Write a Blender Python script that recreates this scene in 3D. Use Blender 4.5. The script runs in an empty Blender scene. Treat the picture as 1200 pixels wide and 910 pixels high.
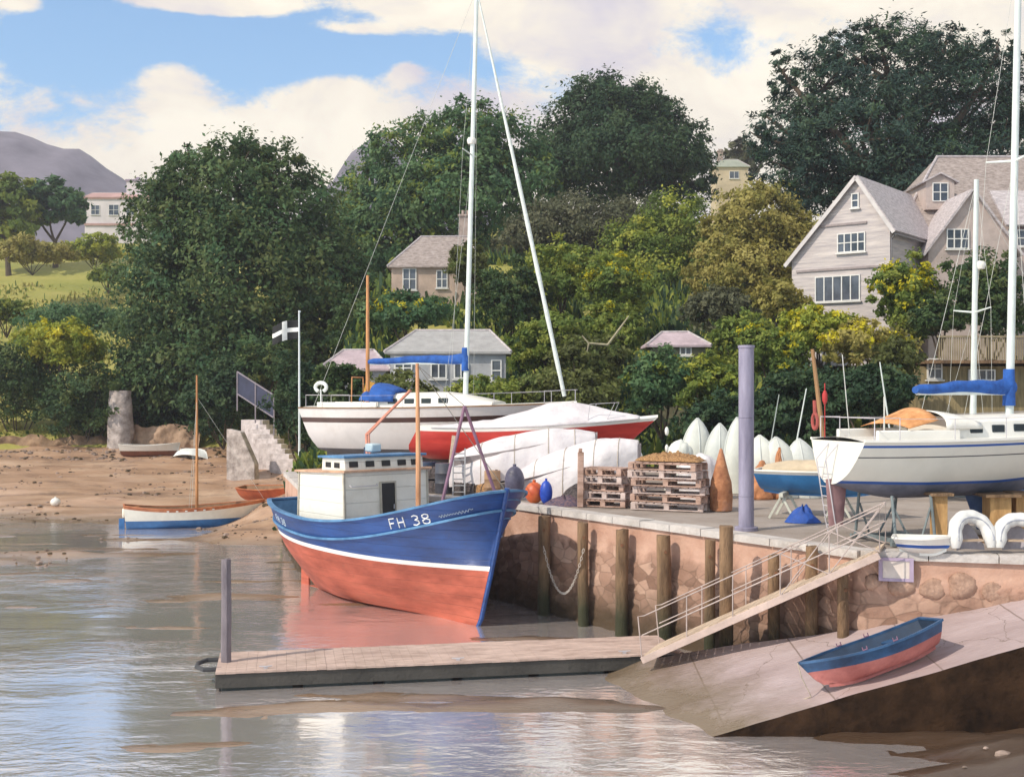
import bpy, math, random
import numpy as np
from mathutils import Vector, Matrix, noise

# ------------------------------------------------------------------ camera, sky, sun
SC = bpy.context.scene
COL = SC.collection
R = math.radians
CAMZ = 7.3
cam_data = bpy.data.cameras.new('camera')
cam_data.sensor_width = 36.0
cam_data.lens = 42.0
cam_data.shift_y = 5.0 / 1200.0
cam_data.clip_start = 0.5
cam_data.clip_end = 9000.0
cam = bpy.data.objects.new('camera', cam_data)
cam.location = (0, 0, CAMZ)
cam.rotation_euler = (R(90), 0, 0)
COL.objects.link(cam)
SC.camera = cam
SC.view_settings.view_transform = 'Standard'
SC.view_settings.look = 'None'
SC.view_settings.gamma = 1.0
SC.view_settings.exposure = 0.13
SC.view_settings.use_curve_mapping = False

SUN_FROM = Vector((-0.80, -0.52, 0.88)).normalized()      # towards the sun
sun_data = bpy.data.lights.new('sun', 'SUN')
sun_data.energy = 3.8
sun_data.angle = R(0.5)
sun_data.color = (1.0, 0.91, 0.76)
sun = bpy.data.objects.new('sun', sun_data)
sun.rotation_euler = (-SUN_FROM).to_track_quat('-Z', 'Y').to_euler()
COL.objects.link(sun)

world = bpy.data.worlds.new('World')
SC.world = world
world.use_nodes = True


def build_world():
    nt = world.node_tree
    N, L = nt.nodes, nt.links
    N.clear()
    out = N.new('ShaderNodeOutputWorld')
    bg = N.new('ShaderNodeBackground')
    bg.inputs['Strength'].default_value = 0.1
    L.new(bg.outputs[0], out.inputs['Surface'])
    sky = N.new('ShaderNodeTexSky')
    sky.sky_type = 'NISHITA'
    sky.sun_disc = False
    sky.sun_elevation = math.asin(SUN_FROM.z)
    sky.sun_rotation = math.atan2(SUN_FROM.x, SUN_FROM.y)
    sky.air_density = 1.0
    sky.dust_density = 0.4
    sky.ozone_density = 1.6
    tc = N.new('ShaderNodeTexCoord')
    sep = N.new('ShaderNodeSeparateXYZ')
    L.new(tc.outputs['Generated'], sep.inputs[0])

    def math_node(op, a, b=None, c=None):
        m = N.new('ShaderNodeMath')
        m.operation = op
        for i, v in enumerate((a, b, c)):
            if v is None:
                continue
            if isinstance(v, (int, float)):
                m.inputs[i].default_value = v
            else:
                L.new(v, m.inputs[i])
        return m.outputs[0]
    az = math_node('ARCTAN2', sep.outputs['X'], sep.outputs['Y'])
    el = math_node('ARCSINE', sep.outputs['Z'])
    comb = N.new('ShaderNodeCombineXYZ')
    L.new(az, comb.inputs[0])
    L.new(math_node('MULTIPLY', el, 1.7), comb.inputs[1])
    comb.inputs[2].default_value = 3.1

    def nz(scale, detail, rough, dist=0.0, off=0.0):
        n = N.new('ShaderNodeTexNoise')
        n.inputs['Scale'].default_value = scale
        n.inputs['Detail'].default_value = detail
        n.inputs['Roughness'].default_value = rough
        n.inputs['Distortion'].default_value = dist
        if off:
            v = N.new('ShaderNodeVectorMath')
            v.operation = 'ADD'
            v.inputs[1].default_value = (off, off * 0.37, off)
            L.new(comb.outputs[0], v.inputs[0])
            L.new(v.outputs[0], n.inputs['Vector'])
        else:
            L.new(comb.outputs[0], n.inputs['Vector'])
        return n.outputs['Fac']
    dens = math_node('MULTIPLY_ADD', nz(7.5, 9.0, 0.66, 0.35), 2.0, -0.86)
    dens = math_node('ADD', dens, math_node('MULTIPLY_ADD', nz(24.0, 7.0, 0.66, 0.2, 5.0), 0.9, -0.45))
    # where the cloud banks and the blue openings sit: (azimuth, elevation, spread az, spread el, amount)
    banks = [(-0.30, 0.145, 0.36, 0.075, 0.75), (0.02, 0.20, 0.20, 0.07, 0.45), (0.35, 0.24, 0.30, 0.14, 0.62), (0.05, 0.325, 0.16, 0.035, 0.5),
             (-0.34, 0.268, 0.115, 0.030, -1.1), (-0.20, 0.278, 0.12, 0.036, -0.95), (-0.08, 0.285, 0.07, 0.03, -0.6),
             (-0.405, 0.33, 0.06, 0.022, -0.85), (0.17, 0.285, 0.05, 0.030, -0.55), (0.30, 0.40, 0.30, 0.05, 0.15),
             (-0.42, 0.272, 0.026, 0.024, 0.95), (-0.387, 0.292, 0.02, 0.010, 0.95), (-0.25, 0.306, 0.075, 0.010, 1.7), (-0.13, 0.292, 0.05, 0.007, 1.2),
             (-0.05, 0.308, 0.09, 0.014, 1.3), (-0.09, 0.262, 0.02, 0.012, 0.8), (-0.275, 0.252, 0.035, 0.022, 1.1), (-0.15, 0.245, 0.04, 0.016, 0.9), (0.0, 0.0, 6.0, 0.10, 0.25), (0.0, 0.62, 9.0, 0.20, 0.55)]
    for a0, e0, sa, se, amp in banks:
        da = math_node('MULTIPLY', math_node('SUBTRACT', az, a0), 1.0 / sa)
        de = math_node('MULTIPLY', math_node('SUBTRACT', el, e0), 1.0 / se)
        r2 = math_node('ADD', math_node('MULTIPLY', da, da), math_node('MULTIPLY', de, de))
        g = math_node('EXPONENT', math_node('MULTIPLY', r2, -1.0))
        dens = math_node('ADD', dens, math_node('MULTIPLY', g, amp))
    ramp = N.new('ShaderNodeMapRange')
    ramp.interpolation_type = 'SMOOTHSTEP'
    ramp.inputs['From Min'].default_value = 0.05
    ramp.inputs['From Max'].default_value = 0.50
    L.new(dens, ramp.inputs['Value'])
    tone = N.new('ShaderNodeValToRGB')
    tone.color_ramp.elements[0].position = 0.32
    tone.color_ramp.elements[0].color = (7.6, 7.1, 7.6, 1)
    tone.color_ramp.elements[1].position = 0.62
    tone.color_ramp.elements[1].color = (12.0, 11.1, 9.0, 1)
    e = tone.color_ramp.elements.new(0.50)
    e.color = (10.6, 9.7, 8.0, 1)
    L.new(nz(8.0, 6.0, 0.55, 0.3, 9.0), tone.inputs['Fac'])
    mix = N.new('ShaderNodeMix')
    mix.data_type = 'RGBA'
    L.new(ramp.outputs[0], mix.inputs['Factor'])
    skyg = N.new('ShaderNodeMix')
    skyg.data_type = 'RGBA'
    skyg.blend_type = 'MULTIPLY'
    skyg.inputs['Factor'].default_value = 1.0
    L.new(sky.outputs[0], skyg.inputs['A'])
    skyg.inputs['B'].default_value = (1.35, 1.85, 2.0, 1)
    L.new(skyg.outputs['Result'], mix.inputs['A'])
    L.new(tone.outputs[0], mix.inputs['B'])
    L.new(mix.outputs['Result'], bg.inputs['Color'])


build_world()

rng = np.random.default_rng(7)
random.seed(7)


def P(px, py, d):
    """world point seen at photo pixel (px, py) at distance d along the view axis"""
    return Vector(((px - 600.0) / 1400.0 * d, d, CAMZ - (py - 460.0) / 1400.0 * d))


# ------------------------------------------------------------------ materials
MATS = {}


def mat(name, rgb, rough=0.65, var=0.18, scale=2.5, bump=0.0, bscale=25.0, metal=0.0, rgb2=None, spec=0.5, stretch=(1, 1, 1), grime=None, coat=0.0, planks=0.0, stain=None):
    if name in MATS:
        return MATS[name]
    m = bpy.data.materials.new(name)
    m.use_nodes = True
    nt = m.node_tree
    N, L = nt.nodes, nt.links
    b = N['Principled BSDF']
    tc = N.new('ShaderNodeTexCoord')
    mp = N.new('ShaderNodeMapping')
    mp.inputs['Scale'].default_value = stretch
    L.new(tc.outputs['Object'], mp.inputs[0])
    n = N.new('ShaderNodeTexNoise')
    n.inputs['Scale'].default_value = scale
    n.inputs['Detail'].default_value = 7
    n.inputs['Roughness'].default_value = 0.65
    L.new(mp.outputs[0], n.inputs['Vector'])
    cr = N.new('ShaderNodeValToRGB')
    lo = [c * (1 - var) for c in rgb]
    hi = [min(1, c * (1 + var)) for c in (rgb2 or rgb)]
    cr.color_ramp.elements[0].position = 0.33
    cr.color_ramp.elements[0].color = (*lo, 1)
    cr.color_ramp.elements[1].position = 0.67
    cr.color_ramp.elements[1].color = (*hi, 1)
    L.new(n.outputs['Fac'], cr.inputs[0])
    col = cr.outputs[0]
    if grime:
        g = N.new('ShaderNodeTexNoise')
        g.inputs['Scale'].default_value = scale * 0.55
        g.inputs['Detail'].default_value = 9
        g.inputs['Roughness'].default_value = 0.75
        L.new(mp.outputs[0], g.inputs['Vector'])
        r2 = N.new('ShaderNodeMapRange')
        r2.inputs['From Min'].default_value = 0.52
        r2.inputs['From Max'].default_value = 0.72
        r2.inputs['To Max'].default_value = 0.8
        L.new(g.outputs['Fac'], r2.inputs['Value'])
        mx = N.new('ShaderNodeMix')
        mx.data_type = 'RGBA'
        L.new(r2.outputs[0], mx.inputs['Factor'])
        L.new(col, mx.inputs['A'])
        mx.inputs['B'].default_value = (*grime, 1)
        col = mx.outputs['Result']
    L.new(col, b.inputs['Base Color'])
    b.inputs['Roughness'].default_value = rough
    b.inputs['Metallic'].default_value = metal
    b.inputs['Specular IOR Level'].default_value = spec
    b.inputs['Coat Weight'].default_value = coat
    if planks:
        sp = N.new('ShaderNodeSeparateXYZ')
        L.new(tc.outputs['Object'], sp.inputs[0])
        fr = N.new('ShaderNodeMath')
        fr.operation = 'MULTIPLY_ADD'
        L.new(n.outputs['Fac'], fr.inputs[0])
        fr.inputs[1].default_value = 0.02
        L.new(sp.outputs['Z'], fr.inputs[2])
        md = N.new('ShaderNodeMath')
        md.operation = 'PINGPONG'
        L.new(fr.outputs[0], md.inputs[0])
        md.inputs[1].default_value = planks
        mr_ = N.new('ShaderNodeMapRange')
        mr_.inputs['From Max'].default_value = 0.012
        L.new(md.outputs[0], mr_.inputs['Value'])
        b1 = N.new('ShaderNodeBump')
        b1.inputs['Strength'].default_value = 0.8
        b1.inputs['Distance'].default_value = 0.02
        L.new(mr_.outputs[0], b1.inputs['Height'])
        L.new(b1.outputs[0], b.inputs['Normal'])
        # rusty runs below fastenings
        rn = N.new('ShaderNodeTexNoise')
        rn.inputs['Scale'].default_value = 1.0
        rn.inputs['Detail'].default_value = 8
        rn.inputs['Roughness'].default_value = 0.7
        m3 = N.new('ShaderNodeMapping')
        m3.inputs['Scale'].default_value = (3.2, 3.2, 0.55)
        L.new(tc.outputs['Object'], m3.inputs[0])
        L.new(m3.outputs[0], rn.inputs['Vector'])
        rr = N.new('ShaderNodeMapRange')
        rr.inputs['From Min'].default_value = 0.60
        rr.inputs['From Max'].default_value = 0.78
        rr.inputs['To Max'].default_value = 0.55
        L.new(rn.outputs['Fac'], rr.inputs['Value'])
        mx2 = N.new('ShaderNodeMix')
        mx2.data_type = 'RGBA'
        L.new(rr.outputs[0], mx2.inputs['Factor'])
        L.new(col, mx2.inputs['A'])
        mx2.inputs['B'].default_value = (*(stain or (.16, .08, .05)), 1)
        L.new(mx2.outputs['Result'], b.inputs['Base Color'])
    elif bump:
        n2 = N.new('ShaderNodeTexNoise')
        n2.inputs['Scale'].default_value = bscale
        n2.inputs['Detail'].default_value = 5
        L.new(mp.outputs[0], n2.inputs['Vector'])
        bp = N.new('ShaderNodeBump')
        bp.inputs['Strength'].default_value = bump
        bp.inputs['Distance'].default_value = 0.05
        L.new(n2.outputs['Fac'], bp.inputs['Height'])
        L.new(bp.outputs[0], b.inputs['Normal'])
    MATS[name] = m
    return m


def leaf_mat(name, cols, trans=0.38):
    if name in MATS:
        return MATS[name]
    m = bpy.data.materials.new(name)
    m.use_nodes = True
    nt = m.node_tree
    N, L = nt.nodes, nt.links
    N.clear()
    out = N.new('ShaderNodeOutputMaterial')
    at = N.new('ShaderNodeAttribute')
    at.attribute_name = 'tint'
    cr = N.new('ShaderNodeValToRGB')
    el = cr.color_ramp.elements
    el[0].position = 0.0
    el[0].color = (*cols[0], 1)
    el[1].position = 1.0
    el[1].color = (*cols[-1], 1)
    for i, c in enumerate(cols[1:-1]):
        e = el.new((i + 1) / (len(cols) - 1))
        e.color = (*c, 1)
    L.new(at.outputs['Fac'], cr.inputs[0])
    d = N.new('ShaderNodeBsdfPrincipled')
    d.inputs['Roughness'].default_value = 0.62
    d.inputs['Specular IOR Level'].default_value = 0.25
    t = N.new('ShaderNodeBsdfTranslucent')
    L.new(cr.outputs[0], d.inputs['Base Color'])
    L.new(cr.outputs[0], t.inputs['Color'])
    mx = N.new('ShaderNodeMixShader')
    mx.inputs[0].default_value = trans
    L.new(d.outputs[0], mx.inputs[1])
    L.new(t.outputs[0], mx.inputs[2])
    L.new(mx.outputs[0], out.inputs[0])
    MATS[name] = m
    return m


# ------------------------------------------------------------------ mesh helper
class MB:
    def __init__(self):
        self.v, self.f, self.m = [], [], []

    def add(self, verts, faces, mi=0, M=None):
        o = len(self.v)
        for p in verts:
            p = Vector(p)
            self.v.append(M @ p if M is not None else p)
        for f in faces:
            self.f.append([i + o for i in f])
            self.m.append(mi)
        return self

    def box(self, c, s, rz=0.0, mi=0, rx=0.0, ry=0.0, M=None):
        x, y, z = s[0] / 2, s[1] / 2, s[2] / 2
        vs = [(-x, -y, -z), (x, -y, -z), (x, y, -z), (-x, y, -z), (-x, -y, z), (x, -y, z), (x, y, z), (-x, y, z)]
        T = Matrix.Translation(c) @ Matrix.Rotation(rz, 4, 'Z') @ Matrix.Rotation(ry, 4, 'Y') @ Matrix.Rotation(rx, 4, 'X')
        if M is not None:
            T = M @ T
        return self.add(vs, [(0, 3, 2, 1), (4, 5, 6, 7), (0, 1, 5, 4), (1, 2, 6, 5), (2, 3, 7, 6), (3, 0, 4, 7)], mi, T)

    def bar(self, a, b, w, t, mi=0):
        """rectangular bar from a to b, w wide (horizontal), t thick"""
        a, b = Vector(a), Vector(b)
        d = (b - a)
        n = d.normalized()
        up = Vector((0, 0, 1)) if abs(n.z) < 0.95 else Vector((0, 1, 0))
        s = n.cross(up).normalized()
        u = s.cross(n).normalized()
        vs = []
        for p in (a, b):
            for i, j in ((-1, -1), (1, -1), (1, 1), (-1, 1)):
                vs.append(p + s * (i * w / 2) + u * (j * t / 2))
        return self.add(vs, [(3, 2, 1, 0), (4, 5, 6, 7), (0, 1, 5, 4), (1, 2, 6, 5), (2, 3, 7, 6), (3, 0, 4, 7)], mi)

    def tube(self, path, r, n=8, mi=0, cap=True):
        path = [Vector(p) for p in path]
        k = len(path)
        rs = r if isinstance(r, (list, tuple)) else [r] * k
        vs, fs = [], []
        t0 = (path[1] - path[0]).normalized()
        ref = Vector((0, 0, 1)) if abs(t0.z) < 0.9 else Vector((1, 0, 0))
        s = t0.cross(ref).normalized()
        for i, p in enumerate(path):
            t = (path[min(i + 1, k - 1)] - path[max(i - 1, 0)]).normalized()
            s = (s - t * s.dot(t)).normalized()
            u = t.cross(s)
            for j in range(n):
                a = 2 * math.pi * j / n
                vs.append(p + (s * math.cos(a) + u * math.sin(a)) * rs[i])
        for i in range(k - 1):
            for j in range(n):
                fs.append((i * n + j, i * n + (j + 1) % n, (i + 1) * n + (j + 1) % n, (i + 1) * n + j))
        if cap:
            fs.append(tuple(range(n))[::-1])
            fs.append(tuple((k - 1) * n + j for j in range(n)))
        return self.add(vs, fs, mi)

    def grid(self, fn, nu, nv, mi=0, flip=False):
        vs = [fn(i / nu, j / nv) for j in range(nv + 1) for i in range(nu + 1)]
        w = nu + 1
        fs = []
        for j in range(nv):
            for i in range(nu):
                q = (j * w + i, j * w + i + 1, (j + 1) * w + i + 1, (j + 1) * w + i)
                fs.append(q[::-1] if flip else q)
        return self.add(vs, fs, mi)

    def loft(self, rings, mi=0, cap=True, close=True):
        n = len(rings[0])
        vs = [p for r_ in rings for p in r_]
        fs = []
        for i in range(len(rings) - 1):
            for j in range(n if close else n - 1):
                fs.append((i * n + j, i * n + (j + 1) % n, (i + 1) * n + (j + 1) % n, (i + 1) * n + j))
        if cap:
            fs.append(tuple(range(n))[::-1])
            fs.append(tuple((len(rings) - 1) * n + j for j in range(n)))
        return self.add(vs, fs, mi)

    def prism(self, prof, y0, y1, mi=0, M=None):
        """profile in (x, z), extruded along y"""
        n = len(prof)
        vs = [(x, y0, z) for x, z in prof] + [(x, y1, z) for x, z in prof]
        fs = [tuple(range(n)), tuple(range(2 * n - 1, n - 1, -1))]
        for i in range(n):
            j = (i + 1) % n
            fs.append((i, i + n, j + n, j))
        return self.add(vs, fs, mi, M)

    def build(self, name, mats, parent=None, smooth=True, angle=35, bevel=0.0, fix=True):
        me = bpy.data.meshes.new(name)
        me.from_pydata([tuple(p) for p in self.v], [], self.f)
        if not isinstance(mats, (list, tuple)):
            mats = [mats]
        for m in mats:
            me.materials.append(m)
        me.polygons.foreach_set('material_index', self.m)
        if fix:
            import bmesh
            bm = bmesh.new()
            bm.from_mesh(me)
            bmesh.ops.recalc_face_normals(bm, faces=bm.faces)
            bm.to_mesh(me)
            bm.free()
        if smooth:
            me.polygons.foreach_set('use_smooth', [True] * len(me.polygons))
            me.set_sharp_from_angle(angle=R(angle))
        me.update()
        o = bpy.data.objects.new(name, me)
        COL.objects.link(o)
        if parent is not None:
            o.parent = parent
        if bevel:
            b = o.modifiers.new('bevel', 'BEVEL')
            b.width = bevel
            b.segments = 2
            b.limit_method = 'ANGLE'
        return o


def tag(o, label=None, cat=None, group=None, kind=None):
    if label:
        o['label'] = label
    if cat:
        o['category'] = cat
    if group:
        o['group'] = group
    if kind:
        o['kind'] = kind
    return o


def thing(name, label, cat, loc=(0, 0, 0), rz=0.0, group=None):
    o = bpy.data.objects.new(name, None)
    o.empty_display_size = 0.2
    COL.objects.link(o)
    o.location = loc
    o.rotation_euler = (0, 0, rz)
    return tag(o, label, cat, group)


def copy_tree(o, parent=None):
    c = o.copy()
    COL.objects.link(c)
    c.parent = parent
    for ch in list(o.children):
        copy_tree(ch, c)
    return c


def lerp(a, b, t):
    return a + (b - a) * t


def interp(tab, x):
    if x <= tab[0][0]:
        return tab[0][1]
    for (x0, y0), (x1, y1) in zip(tab, tab[1:]):
        if x <= x1:
            return lerp(y0, y1, (x - x0) / (x1 - x0))
    return tab[-1][1]


def sstep(a, b, x):
    t = min(1, max(0, (x - a) / (b - a)))
    return t * t * (3 - 2 * t)


# ------------------------------------------------------------------ foliage
def leaves(name, blobs, n, size, material, parent=None, seed=1, clump=0.2, aspect=0.5, flat=0.3, flower=None, nclump=None, inner=0.45, droop=0.0):
    """leaf quads gathered in clumps spread through the given ellipsoids (cx,cy,cz,rx,ry,rz)"""
    g = np.random.default_rng(seed)
    vol = np.array([b[3] * b[4] + b[3] * b[5] + b[4] * b[5] for b in blobs])
    pr = vol / vol.sum()
    nc = nclump or max(12, n // 60)
    bi = g.choice(len(blobs), nc, p=pr)
    B = np.array(blobs)[bi]
    d = g.normal(size=(nc, 3))
    d /= np.linalg.norm(d, axis=1)[:, None]
    rad = inner + (1.06 - inner) * g.random(nc) ** 0.7
    cc = B[:, :3] + d * B[:, 3:] * rad[:, None]
    cr = clump * B[:, 3:].mean(axis=1) * (0.55 + 0.9 * g.random(nc))
    ctint = g.random(nc)
    ci = g.integers(0, nc, n)
    off = g.normal(size=(n, 3)) * 0.5
    off[:, 2] *= 0.75
    p = cc[ci] + off * cr[ci][:, None]
    out = d[ci] * 0.95 + g.normal(size=(n, 3)) * 0.6 + np.array([0, 0, flat])
    out /= np.linalg.norm(out, axis=1)[:, None]
    a = np.cross(out, g.normal(size=(n, 3)))
    a[:, 2] -= droop
    a /= np.linalg.norm(a, axis=1)[:, None]
    b = np.cross(out, a)
    s = size * (0.55 + 0.9 * g.random(n))[:, None]
    v = np.stack([p - a * s, p + b * s * aspect, p + a * s, p - b * s * aspect], axis=1).reshape(-1, 3)
    tint = np.clip(0.78 * ctint[ci] + 0.22 * g.random(n), 0, 1)
    me = bpy.data.meshes.new(name)
    me.vertices.add(4 * n)
    me.vertices.foreach_set('co', v.astype(np.float32).ravel())
    me.loops.add(4 * n)
    me.loops.foreach_set('vertex_index', np.arange(4 * n, dtype=np.int32))
    me.polygons.add(n)
    me.polygons.foreach_set('loop_start', np.arange(0, 4 * n, 4, dtype=np.int32))
    me.materials.append(material)
    if flower is not None:
        fm, share, zmin = flower
        me.materials.append(fm)
        fc = (g.random(nc) < share) & (d[:, 2] > zmin)  # second leaf colour on upper clumps: flowers, lighter patches and painted highlights
        idx = (fc[ci] & (g.random(n) < 0.75)).astype(np.int32)
        me.polygons.foreach_set('material_index', idx)
    at = me.attributes.new('tint', 'FLOAT', 'FACE')
    at.data.foreach_set('value', tint.astype(np.float32))
    me.update(calc_edges=True)
    o = bpy.data.objects.new(name, me)
    COL.objects.link(o)
    if parent is not None:
        o.parent = parent
    return o


def limb(mb, a, b, r0, r1, bend=0.08, k=6, seed=0):
    a, b = Vector(a), Vector(b)
    g = random.Random(seed)
    ln = (b - a).length
    pts, rs = [], []
    w = Vector((g.uniform(-1, 1), g.uniform(-1, 1), g.uniform(-.3, .6))) * bend * ln
    for i in range(k + 1):
        t = i / k
        pts.append(a.lerp(b, t) + w * math.sin(math.pi * t))
        rs.append(lerp(r0, r1, t))
    mb.tube(pts, rs, 8)


def tree(name, label, base, blobs, n, size, lm, bark, trunk_r, seed, cat='tree', group=None, flower=None, clump=0.2, aspect=0.5, inner=0.45, flat=0.3, droop=0.0):
    """blobs relative to the base"""
    t = thing(name, label, cat, base, 0, group)
    mb = MB()
    top = max(b[2] for b in blobs)
    cx = sum(b[0] for b in blobs) / len(blobs)
    cy = sum(b[1] for b in blobs) / len(blobs)
    fork = Vector((cx * 0.3, cy * 0.3, top * 0.38))
    mb.tube([(0, 0, -1.0), (0, 0, 0.2), tuple(fork * 0.5 + Vector((0.1, 0, 0))), tuple(fork)], [trunk_r * 1.5, trunk_r * 1.2, trunk_r, trunk_r * 0.85], 10)
    for i, b in enumerate(blobs):
        limb(mb, fork - Vector((0, 0, 0.2)), (b[0], b[1], b[2]), trunk_r * 0.6, trunk_r * 0.15, 0.1, 7, seed + i)
        for k in range(3):
            g = random.Random(seed * 7 + i * 5 + k)
            e = Vector((b[0] + g.uniform(-.8, .8) * b[3], b[1] + g.uniform(-.8, .8) * b[4], b[2] + g.uniform(-.2, .8) * b[5]))
            limb(mb, (b[0], b[1], b[2]), e, trunk_r * 0.18, trunk_r * 0.05, 0.1, 4, seed + 50 * i + k)
    mb.build('trunk', bark, t)
    leaves('crown', blobs, n, size, lm, t, seed, clump, aspect, flat, flower, inner=inner, droop=droop)
    return t


# ================================================================== THE SETTING
def hnoise(x, y, z=0.0, o=4):
    return noise.fractal(Vector((x, y, z)), 1.0, 2.0, o)


def beach_z(x, y):
    """tidal mud in front, sandy beach rising behind it"""
    rise = max(0.0, (y - 71.0)) * 0.105 * sstep(-8.5, -11.5, x) + 1.9 * sstep(56, 66, y) * sstep(-16.5, -11.5, x) * sstep(-9, -11, x) * (1 + .35 * hnoise(x * .4, y * .4, 3, 3))
    wet = hnoise(x * 0.11, y * 0.55, 2.0, 6)
    z = -0.17 + 0.28 * wet + 0.065 * sstep(33, 44, y) * sstep(0, -6, x)
    z += 0.06 * math.exp(-((x + 16) / 12) ** 2 - ((y - 62) / 8) ** 2)      # mud bank in front of the beach
    z += 0.08 * math.exp(-((x + 22) / 9) ** 2 - ((y - 50) / 6) ** 2)
    z += 0.12 * math.exp(-((x + 4.5) / 5) ** 2 - ((y - 42) / 4.0) ** 2)    # under the fishing boat
    z += 0.15 * math.exp(-((x - 9.5) / 5.5) ** 2 - ((y - 23.0) / 1.7) ** 2)    # foot of the slipway wall
    z += 0.17 * math.exp(-((x - 0.2) / 4.5) ** 2 - ((y - 27.6) / 1.3) ** 2)
    z += 0.17 * hnoise(x * .35, y * 1.3, 5, 5) * sstep(2, 7, x) * sstep(27, 25, y)
    z += 0.17 * max(0.0, min(3.36, 0.3 * (0.949 * x + 0.316 * 25.4 - 12.0))) * sstep(20.0, 25.0, y) * sstep(28, 26, y) * (1 + .55 * hnoise(x * .45, y * 1.1, 8, 4))
    z += 0.3 * sstep(63, 73, y) * sstep(-8.5, -14.0, x)
    return z + rise + 0.05 * hnoise(x * 0.5, y * 0.5, 7.0, 3) * (1 + 0.4 * min(rise, 3))


def hill_z(x, y):
    hr = interp([(54, 3.3), (62, 3.5), (70, 6.0), (85, 12.2), (110, 19), (160, 30), (250, 40), (700, 44)], y)
    hl = interp([(54, -2.5), (71, -0.8), (94, 1.8), (97, 2.9), (101, 4.6), (110, 6.5), (140, 9.0), (165, 14.5), (200, 27), (235, 37), (330, 46), (700, 50)], y)
    w = max(0.0, (y - 95.0) * 0.16)
    e = 3.2 * sstep(70, 84, y)
    t = sstep(-11.9 - e - w, -10.6 + w, x)
    h = lerp(hl, hr, t)
    return h + 0.5 * hnoise(x * 0.06, y * 0.06, 1.0, 4) * sstep(62, 80, y)


def ramp_mat(name, cols, scale, rough, detail=8, bump=0.4, bscale=12, stretch=(1, 1, 1), coords='Object', bdist=0.05):
    m = bpy.data.materials.new(name)
    m.use_nodes = True
    nt = m.node_tree
    N, L = nt.nodes, nt.links
    b = N['Principled BSDF']
    tc = N.new('ShaderNodeTexCoord')
    mp = N.new('ShaderNodeMapping')
    mp.inputs['Scale'].default_value = stretch
    L.new(tc.outputs[coords], mp.inputs[0])
    n = N.new('ShaderNodeTexNoise')
    n.inputs['Scale'].default_value = scale
    n.inputs['Detail'].default_value = detail
    n.inputs['Roughness'].default_value = 0.68
    L.new(mp.outputs[0], n.inputs['Vector'])
    cr = N.new('ShaderNodeValToRGB')
    el = cr.color_ramp.elements
    k = len(cols)
    el[0].position = 0.28
    el[0].color = (*cols[0], 1)
    el[1].position = 0.72
    el[1].color = (*cols[-1], 1)
    for i, c in enumerate(cols[1:-1]):
        e = el.new(0.28 + 0.44 * (i + 1) / (k - 1))
        e.color = (*c, 1)
    L.new(n.outputs['Fac'], cr.inputs[0])
    L.new(cr.outputs[0], b.inputs['Base Color'])
    b.inputs['Roughness'].default_value = rough
    n2 = N.new('ShaderNodeTexNoise')
    n2.inputs['Scale'].default_value = bscale
    n2.inputs['Detail'].default_value = 6
    L.new(mp.outputs[0], n2.inputs['Vector'])
    bp = N.new('ShaderNodeBump')
    bp.inputs['Strength'].default_value = bump
    bp.inputs['Distance'].default_value = bdist
    L.new(n2.outputs['Fac'], bp.inputs['Height'])
    L.new(bp.outputs[0], b.inputs['Normal'])
    return m


def pos_tint(m, axis, v0, v1, rgb, amp=0.6, nscale=1.5, rough=None):
    """a real deposit (weed, wet mud) that covers the surface where the world coordinate lies towards v0"""
    nt = m.node_tree
    N, L = nt.nodes, nt.links
    b = N['Principled BSDF']
    src = b.inputs['Base Color'].links[0].from_socket
    gm = N.new('ShaderNodeNewGeometry')
    sp = N.new('ShaderNodeSeparateXYZ')
    L.new(gm.outputs['Position'], sp.inputs[0])
    n = N.new('ShaderNodeTexNoise')
    n.inputs['Scale'].default_value = nscale
    n.inputs['Detail'].default_value = 8
    n.inputs['Roughness'].default_value = 0.7
    L.new(gm.outputs['Position'], n.inputs['Vector'])
    ad = N.new('ShaderNodeMath')
    ad.operation = 'MULTIPLY_ADD'
    L.new(n.outputs['Fac'], ad.inputs[0])
    ad.inputs[1].default_value = amp
    L.new(sp.outputs[axis], ad.inputs[2])
    mr = N.new('ShaderNodeMapRange')
    mr.inputs['From Min'].default_value = v0 + amp * .5
    mr.inputs['From Max'].default_value = v1 + amp * .5
    L.new(ad.outputs[0], mr.inputs['Value'])
    mx = N.new('ShaderNodeMix')
    mx.data_type = 'RGBA'
    L.new(mr.outputs[0], mx.inputs['Factor'])
    mx.inputs['A'].default_value = (*rgb, 1)
    L.new(src, mx.inputs['B'])
    L.new(mx.outputs['Result'], b.inputs['Base Color'])
    if rough is not None:
        r2 = N.new('ShaderNodeMapRange')
        r2.inputs['From Min'].default_value = v0 + amp * .5
        r2.inputs['From Max'].default_value = v1 + amp * .5
        r2.inputs['To Min'].default_value = rough[0]
        r2.inputs['To Max'].default_value = rough[1]
        L.new(ad.outputs[0], r2.inputs['Value'])
        if rough[2] and b.inputs['Roughness'].links:
            return m
        L.new(r2.outputs[0], b.inputs['Roughness'])
    return m


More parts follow.
